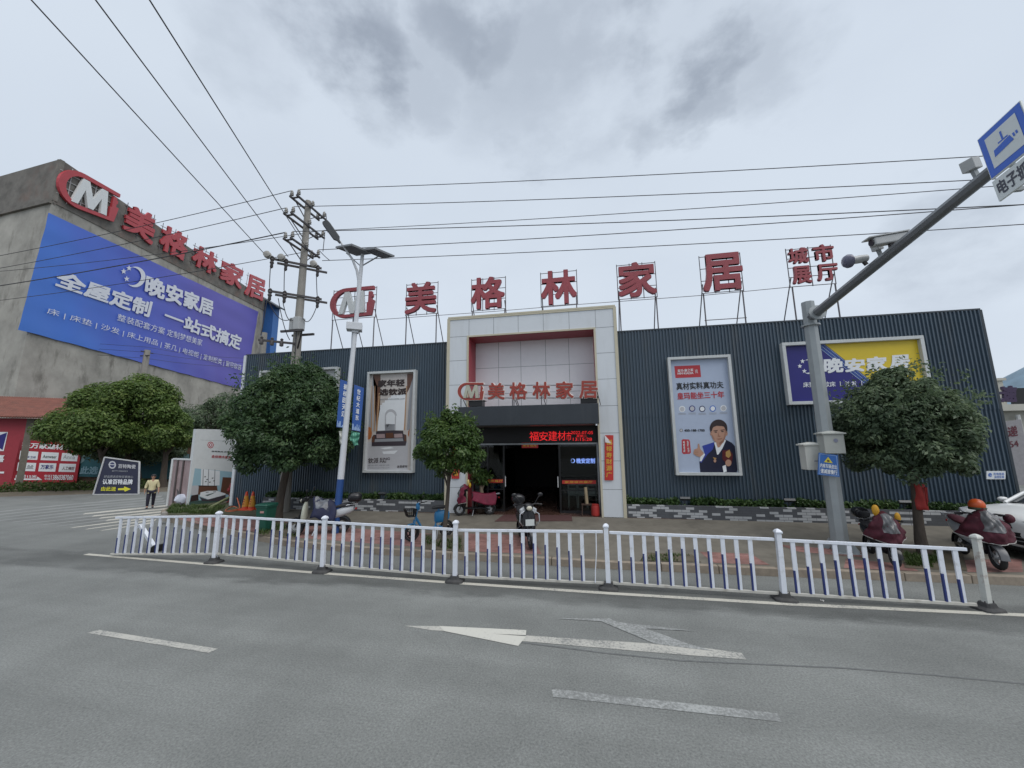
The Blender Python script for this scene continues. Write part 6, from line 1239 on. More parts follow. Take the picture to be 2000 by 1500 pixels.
def rail_panel(label, pa, pb, za, zb, ta, tb, nb_, missing=(), seed=0):
    """pa, pb end points (x, y); za, zb foot rail heights; ta, tb top rail heights"""
    a, b = Vector((pa[0], pa[1], 0)), Vector((pb[0], pb[1], 0)); t = thing('roadside_railing', label, 'railing', tuple((a+b)/2), group='white railing panels')
    d = (b-a).normalized(); nn = Vector((d.y, -d.x, 0)); Lp = (b-a).length; r_ = random.Random(seed)
    mb = MB(); mb.bar(a+Vector((0, 0, ta)), b+Vector((0, 0, tb)), 0.042, 0.05); mb.build('top_rail', M_rail, t, bev=0.005)
    mb = MB(); mb.bar(a+Vector((0, 0, za)), b+Vector((0, 0, zb)), 0.042, 0.045); mb.build('bottom_rail', M_rlow, t, bev=0.005)
    for i in range(nb_):
        if i in missing: continue
        u = (i+0.75)/(nb_+0.5); p = a+(b-a)*u; z0_ = za+(zb-za)*u+0.022; z1_ = ta+(tb-ta)*u-0.022; h_ = z1_-z0_
        sh_ = Vector((r_.uniform(-0.006, 0.006), 0, 0))
        lo, hi = p+Vector((0, 0, z0_)), p+sh_+Vector((0, 0, z1_))
        mb = MB(); mb.bar(lo, hi, 0.026, 0.070, mi=0)
        lo, hi = lo+d*0.0, hi; fr = 0.38+0.38*math.sin(math.pi*(i+0.6)/(nb_+0.2)); q0, q1 = lo+nn*0.0138-d*0.0235, lo+(hi-lo)*fr+nn*0.0138-d*0.0235
        mb.bar(q0, q1, 0.018, 0.026, mi=1); s_ = -d*0.0355; mb.add([lo+s_-nn*0.012, lo+s_+nn*0.012, lo+(hi-lo)*fr+s_+nn*0.012, lo+(hi-lo)*fr+s_-nn*0.012], [(0, 1, 2, 3)], 1)
        mb.build('baluster', [M_rail, M_rblue], t, fix=False)
    return t
e_ = 0.06
rail_panel('end railing panel on the far left sagging to the road', (-11.9, 8.02), (POST[0][0]-e_, POST[0][1]), 0.05, 0.19, 0.93, 1.05, 12, seed=1)
rail_panel('railing panel with one missing baluster in front of the green bin', (POST[0][0]+e_, POST[0][1]), (POST[1][0]-e_, POST[1][1]), 0.20, 0.17, 1.05, 1.03, 12, (5,), 2)
rail_panel('complete railing panel right of the blue lamp foot', (POST[1][0]+e_, POST[1][1]), (POST[2][0]-e_, POST[2][1]), 0.14, 0.10, 1.03, 0.99, 12, (), 3)
rail_panel('railing panel with a cord for its last baluster, before the black motorcycle', (POST[2][0]+e_, POST[2][1]), (POST[3][0]-e_, POST[3][1]), 0.10, 0.10, 0.98, 1.02, 12, (11,), 4)
rail_panel('railing panel without its last baluster in front of the tiled planter', (POST[3][0]+e_, POST[3][1]), (POST[4][0]-e_, POST[4][1]), 0.11, 0.10, 1.01, 0.99, 12, (11,), 5)
rail_panel('railing panel with a gap beside the rusty end post', (POST[4][0]+e_, POST[4][1]), (6.02, 7.90), 0.10, 0.08, 0.98, 0.92, 12, (8,), 6)
mb = MB(); p0_ = PY(7.8).at(1164, 1038); mb.tube([p0_, p0_+Vector((-0.01, -0.02, -0.4)), p0_+Vector((-0.04, 0, -0.7)), p0_+Vector((-0.05, 0, -0.92))], 0.011, 6); tag(mb.build('cord', M_rail), 'pale cord tied between the rails where a baluster is missing', 'cord')
rp = rail_post((6.19, 7.93, 0.0), 'rusty leaning end post of the railing on a flat black base', M_rust); rp.rotation_euler = (R(2), R(-1.5), R(15))
fp = rail_post((PZ(0).at(318, 1078).x, 8.45, 0.03), 'fallen white post leaning behind the end railing panel', M_rail)
a = PZ(0.05).at(306, 1074); b = PY(a.y+0.35).at(262, 1004); dv = (b-a).normalized(); fp.location = a-Vector((0, 0, 0.02)); fp.rotation_euler = dv.to_track_quat('Z', 'X').to_euler()
# ================================================================ SCOOTERS
M_tyre = mat('tyre_rubber', (0.022, 0.022, 0.023), 0.75, var=0.15)
M_alloy = mat('alloy_rim', (0.42, 0.43, 0.44), 0.35, metal=0.5, var=0.08)
M_blk = mat('glossy_black_plastic', (0.014, 0.014, 0.016), 0.25)
M_chrome = mat('chrome_bar', (0.62, 0.63, 0.65), 0.2, metal=0.8)
M_seat = mat('black_vinyl_seat', (0.02, 0.02, 0.022), 0.5)
M_maroon = mat('maroon_rain_cloth', (0.066, 0.010, 0.020), 0.7, var=0.35, scale=7, bump=0.9)
M_crimson = mat('crimson_rain_cloth', (0.15, 0.011, 0.034), 0.65, var=0.3, scale=7, bump=0.8)
M_navyc = mat('navy_rain_cloth', (0.009, 0.012, 0.040), 0.7, var=0.3, scale=6)
M_clear = mat('cloudy_plastic_window', (0.13, 0.13, 0.135), 0.18, var=0.6, scale=5)
M_piping = mat('pale_piping', (0.40, 0.38, 0.36), 0.5)
M_silver = mat('silver_panel', (0.42, 0.44, 0.46), 0.3, var=0.05)
M_yel = mat('yellow_mitt', (0.52, 0.27, 0.02), 0.6, var=0.2, scale=7)
def ring_pts(c, r, n=26, axis='y'): return [Vector((c[0]+r*math.cos(2*math.pi*i/n), c[1], c[2]+r*math.sin(2*math.pi*i/n))) for i in range(n+1)]
def wheel(t, x, r=0.225, w=0.05, spokes=5, rim=None):
    mb = MB(); mb.tube(ring_pts((x, 0, r), r-w*0.95), w, 10, cap=False); o = mb.build('wheel', M_tyre, t, smooth=True, local=True, ang=80)
    mb = MB(); mb.tube(ring_pts((x, 0, r), r*0.62), 0.018, 6, cap=False); mb.lathe([(0.045, -0.06), (0.05, 0), (0.045, 0.06)], (x, 0, r), 12, axis=(0, 1, 0))
    for i in range(spokes):
        a = 2*math.pi*i/spokes+0.4; mb.bar((x+0.03*math.cos(a), 0, r+0.03*math.sin(a)), (x+r*0.62*math.cos(a), 0, r+r*0.62*math.sin(a)), 0.03, 0.022)
    mb.lathe([(r*0.4, -0.005), (r*0.4, 0.005)], (x, 0.045, r), 18, axis=(0, 1, 0)); mb.build('rim', rim or M_alloy, o, smooth=True, local=True); return o
def sec(x, w, z0, z1, k=0.55):   # rounded body cross section
    h = z1-z0; return [Vector((x, y, z)) for y, z in ((-w*k, z0), (w*k, z0), (w, z0+h*0.25), (w, z0+h*0.72), (w*k, z1), (-w*k, z1), (-w, z0+h*0.72), (-w, z0+h*0.25))]
def scooter(label, F, Rr, body, shield, seat=None, topbox=None, cat='scooter', rimc=None, mirrors=True, crash=False, name='parked_scooter', sc_=None, lean=0.0, tail=None, mirror_mt=None):
    F, Rr = Vector(F), Vector(Rr); d = F-Rr; rz = math.atan2(d.y, d.x); s = sc_ or min(max(d.length/1.2, 0.82), 1.05); mid = (F+Rr)/2
    t = thing(name, label, cat, tuple(mid), rz); t.scale = (s, s, s); t.rotation_euler = (R(lean), 0, rz)
    wheel(t, 0.62, rim=rimc); wheel(t, -0.58, rim=rimc)
    mb = MB()
    for y in (-0.075, 0.075): mb.tube([(0.62, y, 0.225), (0.50, y*0.8, 0.62)], 0.02, 8)
    mb.tube([(0.50, 0, 0.58), (0.40, 0, 0.98)], 0.035, 8); mb.build('fork', M_blk, t, smooth=True, local=True)
    mb = MB(); mb.loft([[Vector((0.62+(0.245+o)*math.cos(a), y, 0.225+(0.245+o)*math.sin(a))) for y, o in ((-0.07, -0.03), (-0.06, 0.0), (0, 0.015), (0.06, 0.0), (0.07, -0.03), (0, 0.004))] for a in [R(x) for x in range(0, 161, 20)]]); mb.build('front_fender', body, t, smooth=True, local=True)
    mb = MB(); mb.loft([sec(0.50, 0.05, 0.34, 0.46), sec(0.485, 0.15, 0.30, 0.60), sec(0.45, 0.185, 0.28, 0.88), sec(0.40, 0.18, 0.30, 0.94), sec(0.35, 0.12, 0.34, 0.93)]); mb.build('front_shield', shield, t, smooth=True, local=True, sub=1)
    mb = MB(); mb.loft([sec(0.42, 0.12, 0.24, 0.33), sec(0.3, 0.15, 0.24, 0.32), sec(-0.2, 0.15, 0.24, 0.32), sec(-0.3, 0.12, 0.25, 0.34)]); mb.build('floorboard', M_blk, t, smooth=True, local=True)
    mb = MB(); mb.loft([sec(-0.08, 0.07, 0.30, 0.60), sec(-0.16, 0.13, 0.30, 0.67), sec(-0.45, 0.155, 0.40, 0.70), sec(-0.72, 0.13, 0.50, 0.74), sec(-0.93, 0.05, 0.60, 0.76)]); mb.build('rear_body', tail or body, t, smooth=True, local=True, sub=1)
    mb = MB(); mb.loft([sec(-0.02, 0.06, 0.66, 0.72), sec(-0.10, 0.12, 0.67, 0.76), sec(-0.4, 0.14, 0.69, 0.77), sec(-0.5, 0.14, 0.70, 0.82), sec(-0.8, 0.11, 0.73, 0.84), sec(-0.86, 0.05, 0.75, 0.81)]); mb.build('seat', seat or M_seat, t, smooth=True, local=True, sub=1)
    mb = MB(); mb.loft([[Vector((-0.58+(0.25+o)*math.cos(a), y, 0.225+(0.25+o)*math.sin(a))) for y, o in ((-0.08, -0.03), (-0.07, 0), (0.07, 0), (0.08, -0.03))] for a in [R(x) for x in range(40, 186, 18)]]); mb.bar((-0.58, 0.1, 0.225), (-0.15, 0.11, 0.30), 0.05); mb.bar((-0.58, -0.1, 0.225), (-0.15, -0.11, 0.30), 0.05); mb.build('rear_fender', M_blk, t, smooth=True, local=True)
    mb = MB(); mb.tube([(0.30, -0.36, 0.99), (0.36, -0.2, 1.02), (0.40, 0, 0.98), (0.36, 0.2, 1.02), (0.30, 0.36, 0.99)], 0.018, 8)
    for y in (-1, 1): mb.tube([(0.315, 0.26*y, 1.0), (0.295, 0.37*y, 0.988)], 0.026, 8); mb.tube([(0.36, 0.22*y, 1.02), (0.40, 0.36*y, 1.0)], 0.008, 5)
    mb.build('handlebar', M_blk, t, smooth=True, local=True)
    mb = MB(); mb.loft([sec(0.30, 0.09, 0.94, 1.05), sec(0.42, 0.13, 0.88, 1.06), sec(0.50, 0.10, 0.86, 1.0), sec(0.53, 0.05, 0.88, 0.97)]); o = mb.build('headlight_cowl', body, t, smooth=True, local=True, sub=1)
    mb = MB(); mb.ell((0.515, 0, 0.93), (0.035, 0.075, 0.055)); mb.build('headlight', mat('headlight_glass', (0.55, 0.52, 0.42), 0.15), t, smooth=True, local=True)
    if mirrors:
        for y in (-1, 1):
            mb = MB(); mb.tube([(0.34, 0.18*y, 1.02), (0.33, 0.27*y, 1.16), (0.31, 0.31*y, 1.2)], 0.008, 6); mb.ell((0.30, 0.34*y, 1.23), (0.02, 0.07, 0.05)); mb.build('mirror', mirror_mt or M_blk, t, smooth=True, local=True)
    mb = MB(); mb.tube([(-0.7, -0.12, 0.77), (-0.98, -0.11, 0.82), (-1.0, 0, 0.82), (-0.98, 0.11, 0.82), (-0.7, 0.12, 0.77)], 0.012, 7); mb.build('grab_rail', M_chrome, t, smooth=True, local=True)
    mb = MB(); mb.ell((-0.95, 0, 0.66), (0.03, 0.07, 0.035)); mb.build('tail_light', flat('tail_red', (0.35, 0.02, 0.02), 0.2), t, smooth=True, local=True)
    mb = MB(); mb.tube([(0.05, 0.1, 0.25), (0.12, 0.26, 0.01)], 0.012, 6); mb.build('kickstand', M_chrome, t, local=True)
    if topbox:
        mb = MB(); mb.loft([sec(-0.72, 0.15, 0.86, 1.06), sec(-0.78, 0.19, 0.84, 1.12), sec(-1.02, 0.19, 0.84, 1.13), sec(-1.10, 0.14, 0.86, 1.07)]); mb.build('top_box', topbox, t, smooth=True, local=True, sub=1)
    if crash:
        for y in (-1, 1):
            mb = MB(); mb.tube([(0.46, 0.12*y, 0.86), (0.52, 0.24*y, 0.80), (0.54, 0.25*y, 0.62), (0.50, 0.17*y, 0.52), (0.45, 0.1*y, 0.52)], 0.014, 8); mb.build('crash_bar', M_chrome, t, smooth=True, local=True)
        mb = MB(); mb.box((0.555, 0, 0.60), (0.012, 0.22, 0.15)); mb.build('number_plate', flat('plate_pale', (0.55, 0.58, 0.57), 0.3), t, local=True)
        mb = MB(); mb.loft([sec(0.30, 0.10, 0.72, 0.98), sec(0.36, 0.22, 0.74, 0.95), sec(0.42, 0.2, 0.78, 0.92)]); mb.build('leg_shield', M_silver, t, smooth=True, local=True)
    return t
def cape(t, mt, win=None, top=1.10, bot=0.42, wt=0.30, wb=0.36, back=0.34, seed=0, piping=True, bulge=0.2):
    ph = seed*1.7
    def f(u, v):   # u 0..1 across, v 0 top .. 1 bottom
        a = (u-0.5)*2; w_ = wt*0.5+(wb-wt*0.5)*v**0.6; z = top+(bot-top)*v-0.16*abs(a)**1.5*(1-v)**1.5+0.10*abs(a)**2*v
        x = 0.40+0.13*min(v/0.12, 1)+bulge*math.sin(min(v*1.15, 1)*math.pi*0.55)-back*abs(a)**1.8*(0.35+0.65*v)+0.026*math.sin(a*11+ph+v*5)*(0.3+v)+0.020*math.sin(v*15+a*5+ph)+0.012*math.sin(a*23-v*19+ph)
        return Vector((x, a*w_+0.01*math.sin(v*13+ph), z))
    mb = MB(); mb.grid(f, 20, 18); mb.build('rain_cape', mt, t, smooth=True, local=True, solid=0.008, ang=180, fix=False)
    if win:
        def g(u, v): p = f(0.28+0.44*u, 0.06+0.60*v); return p+Vector((0.014+0.008*math.sin(u*9+v*14+ph), 0, 0.006))
        mb = MB(); mb.grid(g, 12, 12); mb.build('cape_window', win, t, smooth=True, local=True, ang=180, fix=False)
    if piping:
        mb = MB(); mb.tube([f(i/16, 1.0) for i in range(17)], 0.010, 6); mb.build('piping', M_piping, t, smooth=True, local=True)
    return f
def seat_drape(t, mt, x0=0.12, x1=-0.82, zt=0.86, drop=0.42, w_=0.21, seed=0):
    def f(u, v):
        a = (u-0.5)*2; x = x0+(x1-x0)*v; k = abs(a); side = max(0, k-0.35)/0.65
        y = math.copysign(min(k/0.35, 1)*w_*0.7+side*w_*0.5, a); z = zt-0.06*math.sin(v*math.pi*0.9)*0+0.04*math.cos(v*5)-drop*side*(0.75+0.35*v)
        y += 0.018*math.sin(v*19+seed+k*3)*side; return Vector((x+0.03*math.sin(k*6+seed), y, z))
    mb = MB(); mb.grid(f, 22, 18); mb.build('seat_drape', mt, t, smooth=True, local=True, solid=0.008, ang=180, fix=False)
def mitt(t, y, z=1.08, x=0.30, mt=None, r=(0.05, 0.055, 0.11)):
    mb = MB(); mb.ell((x, y, z), r, 12, 8); mb.build('mitt', mt or M_yel, t, smooth=True, local=True)
g1 = lambda x, y: on_ground([(x, y)], 0)[0]
t = scooter('electric scooter under crimson rain cape parked by the left portal pier', g1(903, 1007), g1(953, 1005), M_blk, M_blk, rimc=M_alloy, mirrors=False, sc_=0.86)
cape(t, M_crimson, M_clear, top=1.22, bot=0.44, wt=0.24, wb=0.34, seed=1, bulge=0.16); seat_drape(t, M_crimson, seed=1); mitt(t, 0.22, 1.30, 0.28, mat('pale_yellow', (0.55, 0.42, 0.16), 0.6)); mitt(t, -0.2, 1.14, 0.22, mat('mitt_yellow_gold', (0.55, 0.34, 0.02), 0.6))
t = scooter('black motor scooter with chrome crash bars facing the road before the doorway', g1(1037, 1074), g1(1017, 1047), M_blk, M_blk, topbox=M_blk, crash=True, name='parked_motorcycle', cat='motorcycle', sc_=1.0)
t = scooter('scooter with navy cape, silver tail and black top box behind the blue lamp foot', g1(578, 1046), g1(668, 1040), M_blk, mat('cream_shield', (0.45, 0.46, 0.38), 0.4), topbox=M_blk, tail=M_silver, mirrors=True, sc_=1.02)
def navy(u, v):
    a = (u-0.5)*2; return Vector((0.18-0.62*v+0.03*math.sin(a*7), a*0.30+0.02*math.sin(v*9), 1.02-0.18*v-0.50*abs(a)**1.5+0.03*math.sin(v*12+a*5)))
mb = MB(); mb.grid(navy, 18, 16); mb.build('rain_cape', M_navyc, t, smooth=True, local=True, solid=0.01, ang=180, fix=False)
mb = MB(); mb.grid(lambda u, v: navy(0.18+0.30*u, 0.1+0.55*v)+Vector((0, 0.0, 0.016+0.008*math.sin(u*8+v*11))), 10, 10); mb.grid(lambda u, v: navy(0.52+0.30*u, 0.1+0.55*v)+Vector((0, 0.0, 0.016+0.008*math.sin(u*8+v*11))), 10, 10); mb.build('cape_window', mat('pale_plastic_window', (0.07, 0.08, 0.10), 0.25, var=0.8, scale=6), t, smooth=True, local=True, ang=180, fix=False)
t = scooter('scooter with maroon cape, yellow mitts and black top box right of the camera pole', g1(1744, 1106), g1(1706, 1082), M_blk, M_blk, topbox=M_blk, mirrors=False, sc_=0.87)
cape(t, M_maroon, M_clear, top=1.22, bot=0.52, wt=0.30, wb=0.40, back=0.46, seed=3, bulge=0.20); mitt(t, -0.12, 1.22, 0.34, r=(0.065, 0.075, 0.14)); mitt(t, 0.30, 1.06, 0.28, r=(0.05, 0.06, 0.13))
t = scooter('scooter under maroon cape with silver tail parked beside the white car', g1(1942, 1110), g1(1890, 1084), mat('grey_body', (0.12, 0.12, 0.125), 0.35), M_blk, tail=M_silver, seat=M_maroon, mirrors=False, sc_=1.0)
F_ = cape(t, M_maroon, M_clear, top=1.14, bot=0.50, wt=0.24, wb=0.44, back=0.50, seed=5, bulge=0.26); mitt(t, 0.40, 0.94, 0.30, M_maroon, (0.09, 0.08, 0.09))
hl = t.matrix_basis @ Vector((0.30, -0.02, 1.12)); ht = thing('helmet', 'orange helmet resting on the maroon scooter beside the white car', 'helmet', tuple(hl)); mb = MB(); mb.lathe([(0.10, -0.02), (0.125, 0.03), (0.125, 0.08), (0.10, 0.14), (0.055, 0.175), (0.0, 0.185)], (0, 0, 0), 18); mb.build('shell', mat('helmet_orange', (0.50, 0.085, 0.02), 0.3), ht, smooth=True, local=True); mb = MB(); mb.lathe([(0.126, -0.03), (0.132, 0.0), (0.126, 0.02)], (0, 0, 0), 18); mb.build('rim_band', M_olv if False else mat('dark_olive_band', (0.035, 0.045, 0.02), 0.5), ht, smooth=True, local=True)
# blue shared electric bicycle
F, Rr = g1(817, 1056), g1(861, 1048); d = F-Rr; t = thing('shared_bicycle', 'blue shared electric bicycle with front basket by the small middle tree', 'electric bicycle', tuple((F+Rr)/2), math.atan2(d.y, d.x)); t.scale = (0.98,)*3
M_bkb = mat('share_bike_blue', (0.03, 0.20, 0.42), 0.35, var=0.08)
wheel(t, 0.52, 0.22, 0.032, 6, M_blk); wheel(t, -0.50, 0.22, 0.032, 6, M_blk)
mb = MB(); mb.tube([(0.52, 0.06, 0.22), (0.44, 0.05, 0.55), (0.36, 0, 0.9)], 0.018, 8); mb.tube([(0.52, -0.06, 0.22), (0.44, -0.05, 0.55)], 0.018, 8); mb.tube([(0.42, 0, 0.62), (0.25, 0, 0.32), (0.0, 0, 0.26), (-0.22, 0, 0.30), (-0.5, 0, 0.24)], 0.035, 10); mb.tube([(-0.15, 0, 0.30), (-0.25, 0, 0.78)], 0.025, 8); mb.build('frame', M_bkb, t, smooth=True, local=True)
mb = MB(); mb.loft([sec(-0.12, 0.06, 0.40, 0.70), sec(-0.2, 0.10, 0.38, 0.74), sec(-0.48, 0.10, 0.40, 0.74), sec(-0.58, 0.06, 0.46, 0.70)]); mb.build('battery_case', M_bkb, t, smooth=True, local=True, sub=1)
mb = MB(); mb.loft([sec(-0.06, 0.05, 0.78, 0.83), sec(-0.14, 0.10, 0.78, 0.86), sec(-0.40, 0.12, 0.78, 0.87), sec(-0.48, 0.08, 0.79, 0.84)]); mb.build('saddle', M_seat, t, smooth=True, local=True)
mb = MB(); mb.tube([(0.22, -0.27, 1.04), (0.34, -0.12, 1.0), (0.36, 0, 0.92), (0.34, 0.12, 1.0), (0.22, 0.27, 1.04)], 0.014, 8); mb.tube([(0.33, 0.15, 1.02), (0.32, 0.24, 1.16)], 0.008, 6); mb.ell((0.32, 0.26, 1.19), (0.015, 0.05, 0.035)); mb.build('handlebar', M_blk, t, smooth=True, local=True)
mb = MB(); mb.loft([sec(0.33, 0.06, 0.80, 0.99), sec(0.40, 0.06, 0.78, 0.97)]); mb.build('dashboard', M_bkb, t, smooth=True, local=True)
mb = MB()
for z, w_, x0, x1 in ((0.66, 0.11, 0.46, 0.66), (0.75, 0.125, 0.45, 0.69), (0.84, 0.14, 0.44, 0.72)): mb.tube([(x0, -w_, z), (x1, -w_, z), (x1, w_, z), (x0, w_, z), (x0, -w_, z)], 0.009, 5)
for i in range(9): a = -1+i*0.25; mb.tube([(0.66, a*0.11, 0.66), (0.72, a*0.14, 0.84)], 0.006, 5); mb.tube([(0.46, a*0.11, 0.66), (0.44, a*0.14, 0.84)], 0.006, 5)
for i in range(6): x = i/5; mb.tube([(0.46+0.2*x, -0.11, 0.66), (0.44+0.28*x, -0.14, 0.84)], 0.006, 5); mb.tube([(0.46+0.2*x, 0.11, 0.66), (0.44+0.28*x, 0.14, 0.84)], 0.006, 5)
mb.box((0.56, 0, 0.655), (0.2, 0.22, 0.012)); mb.build('basket', M_blk, t, local=True)
mb = MB(); mb.loft([[Vector((0.52+(0.245+o)*math.cos(a), y, 0.22+(0.245+o)*math.sin(a))) for y, o in ((-0.045, -0.02), (-0.04, 0), (0.04, 0), (0.045, -0.02))] for a in [R(x) for x in range(10, 150, 20)]]); mb.build('mudguard', M_bkb, t, smooth=True, local=True)
mb = MB(); mb.tube([(0.40, 0.03, 0.78), (0.50, 0.05, 0.60)], 0.012, 6); mb.tube([(-0.2, 0.1, 0.40), (-0.12, 0.2, 0.01)], 0.012, 6); mb.build('kickstand', M_alloy, t, local=True)

# ================================================================ WHITE CAR
ch_ = R(187); t = thing('parked_car', 'white parked SUV at the right edge of the picture', 'car', (10.86, 11.05, 0.18), ch_); t.scale = (0.95, 0.95, 0.90)
M_car = mat('white_car_paint', (0.68, 0.69, 0.69), 0.18, var=0.01, spec=0.6); M_cgl = mat('dark_car_glass', (0.02, 0.025, 0.03), 0.06, spec=0.8)
def cs_(x, w, zb, zm, zt, crown=0.04):
    pts = [(-w*0.80, zb), (-w*0.97, zb+0.06), (-w, zm), (-w*0.98, zt-0.12), (-w*0.86, zt-0.02), (-w*0.45, zt+crown*0.7), (0, zt+crown)]
    return [Vector((x, y, z)) for y, z in pts]+[Vector((x, -y, z)) for y, z in reversed(pts[:-1])]
mb = MB(); mb.loft([cs_(2.20, 0.62, 0.34, 0.55, 0.80, 0.02), cs_(2.17, 0.76, 0.26, 0.55, 0.90, 0.03), cs_(2.02, 0.88, 0.22, 0.58, 1.00), cs_(1.75, 0.93, 0.22, 0.62, 1.06), cs_(1.2, 0.94, 0.22, 0.65, 1.12), cs_(0.9, 0.94, 0.22, 0.65, 1.14), cs_(-1.6, 0.94, 0.24, 0.68, 1.16), cs_(-2.0, 0.90, 0.26, 0.68, 1.14), cs_(-2.2, 0.74, 0.34, 0.65, 1.06)])
mb.build('body', M_car, t, smooth=True, local=True, sub=1, ang=60)
def gh(z, x0, x1, w): return [Vector((x, y, z)) for x, y in ((x0, -w*0.75), (x0-0.12, -w), (x1+0.15, -w), (x1, -w*0.8), (x1, w*0.8), (x1+0.15, w), (x0-0.12, w), (x0, w*0.75))]
mb = MB(); mb.loft([gh(1.12, 1.06, -2.0, 0.88), gh(1.36, 0.62, -1.9, 0.80), gh(1.58, 0.22, -1.62, 0.70)]); mb.build('windows', M_cgl, t, smooth=True, local=True, ang=35)
mb = MB(); mb.loft([gh(1.575, 0.26, -1.68, 0.71), gh(1.63, 0.05, -1.5, 0.62), gh(1.65, -0.2, -1.2, 0.4)])
for y in (-1, 1):
    mb.tube([(1.08, 0.68*y, 1.13), (0.64, 0.68*y, 1.36), (0.22, 0.60*y, 1.59)], 0.045, 8); mb.tube([(0.0, 0.885*y, 1.12), (-0.05, 0.70*y, 1.59)], 0.04, 6); mb.tube([(-1.2, 0.885*y, 1.12), (-1.25, 0.70*y, 1.59)], 0.07, 6)
mb.build('roof', M_car, t, smooth=True, local=True, ang=60)
for x in (1.38, -1.32):
    for y in (-1, 1):
        mb = MB(); mb.tube([Vector((x+0.28*math.cos(2*math.pi*i/24), 0.82*y, 0.34+0.28*math.sin(2*math.pi*i/24))) for i in range(25)], 0.085, 10, cap=False); o = mb.build('wheel', M_tyre, t, smooth=True, local=True, ang=80)
        mb = MB(); mb.lathe([(0.20, 0), (0.21, 0.02*1), (0.05, 0.05)], (x, 0.86*y, 0.34), 20, axis=(0, y, 0))
        for i in range(5): a = 2*math.pi*i/5; mb.bar((x, 0.90*y, 0.34), (x+0.2*math.cos(a), 0.89*y, 0.34+0.2*math.sin(a)), 0.05, 0.03)
        mb.build('rim', M_alloy, o, local=True)
        mb = MB(); mb.tube([Vector((x+0.40*math.cos(R(a)), 0.925*y, 0.34+0.40*math.sin(R(a)))) for a in range(-10, 191, 20)], 0.035, 6); mb.build('arch_trim', M_blk, t, local=True)
for y in (-1, 1):
    mb = MB(); mb.loft([[Vector((x, yy*y, z)) for x, yy, z in r] for r in (((2.17, 0.42, 0.84), (2.19, 0.42, 0.78), (2.10, 0.42, 0.80), (2.10, 0.42, 0.84)), ((2.135, 0.66, 0.92), (2.16, 0.67, 0.79), (2.0, 0.6, 0.8), (2.0, 0.6, 0.92)), ((1.99, 0.875, 0.97), (2.03, 0.88, 0.83), (1.9, 0.75, 0.83), (1.9, 0.75, 0.97)), ((1.72, 0.935, 0.99), (1.74, 0.94, 0.92), (1.7, 0.85, 0.92), (1.7, 0.85, 0.99)))])
    hlo = mb.build('headlight', mat('clear_lamp_grey', (0.30, 0.31, 0.33), 0.1, spec=0.8), t, smooth=True, local=True, ang=30)
    mb = MB(); mb.ell((2.08, 0.73*y, 0.875), (0.06, 0.05, 0.035)); mb.build('lamp_lens', M_chrome, hlo, smooth=True, local=True)
    mb = MB(); mb.loft([[Vector((x, yy*y, z)) for x, yy, z in r] for r in (((2.205, 0.42, 0.62), (2.205, 0.42, 0.36), (2.1, 0.42, 0.36), (2.1, 0.42, 0.62)), ((2.17, 0.68, 0.64), (2.18, 0.66, 0.34), (2.0, 0.6, 0.34), (2.0, 0.6, 0.64)), ((2.10, 0.79, 0.58), (2.11, 0.78, 0.40), (2.0, 0.7, 0.40), (2.0, 0.7, 0.58)))])
    fo = mb.build('fog_intake', M_blk, t, local=True)
    for z in (0.44, 0.52): mb = MB(); mb.bar((2.215, 0.42*y, z), (2.185, 0.68*y, z), 0.012); mb.build('intake_bar', M_alloy, fo, local=True)
    mb = MB(); mb.ell((0.78, 0.99*y, 1.17), (0.10, 0.10, 0.07)); mb.bar((0.78, 0.88*y, 1.12), (0.78, 0.95*y, 1.15), 0.05); mb.build('wing_mirror', M_car, t, smooth=True, local=True)
mb = MB(); mb.loft([[Vector((2.215, -0.40, 0.70)), Vector((2.215, 0.40, 0.70)), Vector((2.205, 0.36, 0.84)), Vector((2.205, -0.36, 0.84))], [Vector((2.15, -0.40, 0.70)), Vector((2.15, 0.40, 0.70)), Vector((2.15, 0.36, 0.84)), Vector((2.15, -0.36, 0.84))]]); mb.build('grille', M_blk, t, local=True)
mb = MB(); mb.loft([cs_(2.19, 0.70, 0.18, 0.22, 0.30, 0.0), cs_(2.0, 0.89, 0.18, 0.22, 0.30, 0), cs_(1.7, 0.90, 0.18, 0.22, 0.30, 0)]); mb.build('lower_bumper', M_blk, t, local=True)
mb = MB(); mb.bar((1.02, -0.6, 1.16), (1.02, 0.6, 1.16), 0.05, 0.02); mb.build('wiper_cowl', M_blk, t, local=True)

# ================================================================ PERSON
pb = PZ(0).at(292, 992.5); H_ = 1.46; k = H_/1.6
t = thing('person', 'person walking on the side road in a cream shirt and dark trousers', 'person', tuple(pb), math.atan2(-pb.x, pb.y)*0 + math.atan2(pb.y, pb.x)-math.pi/2)
M_skin = mat('skin', (0.36, 0.20, 0.135), 0.5, var=0.08); M_shirt = mat('cream_shirt', (0.56, 0.50, 0.30), 0.7, var=0.08, scale=8); M_trs = mat('dark_trousers', (0.016, 0.015, 0.028), 0.8); M_hair = mat('black_hair', (0.012, 0.010, 0.010), 0.5)
def skin(name, pts, edges, mt, parent, sub=2):
    me = bpy.data.meshes.new(name); me.from_pydata([(p[0]*k, p[1]*k, p[2]*k) for p in pts], edges, []); me.materials.append(mt)
    o = bpy.data.objects.new(name, me); C.objects.link(o); o.parent = parent; W[o.name] = W[parent.name]
    o.modifiers.new('skin', 'SKIN'); sv = me.skin_vertices[0].data if me.skin_vertices else None
    if sv is None:
        me.skin_vertices.data if False else None
    return o, me
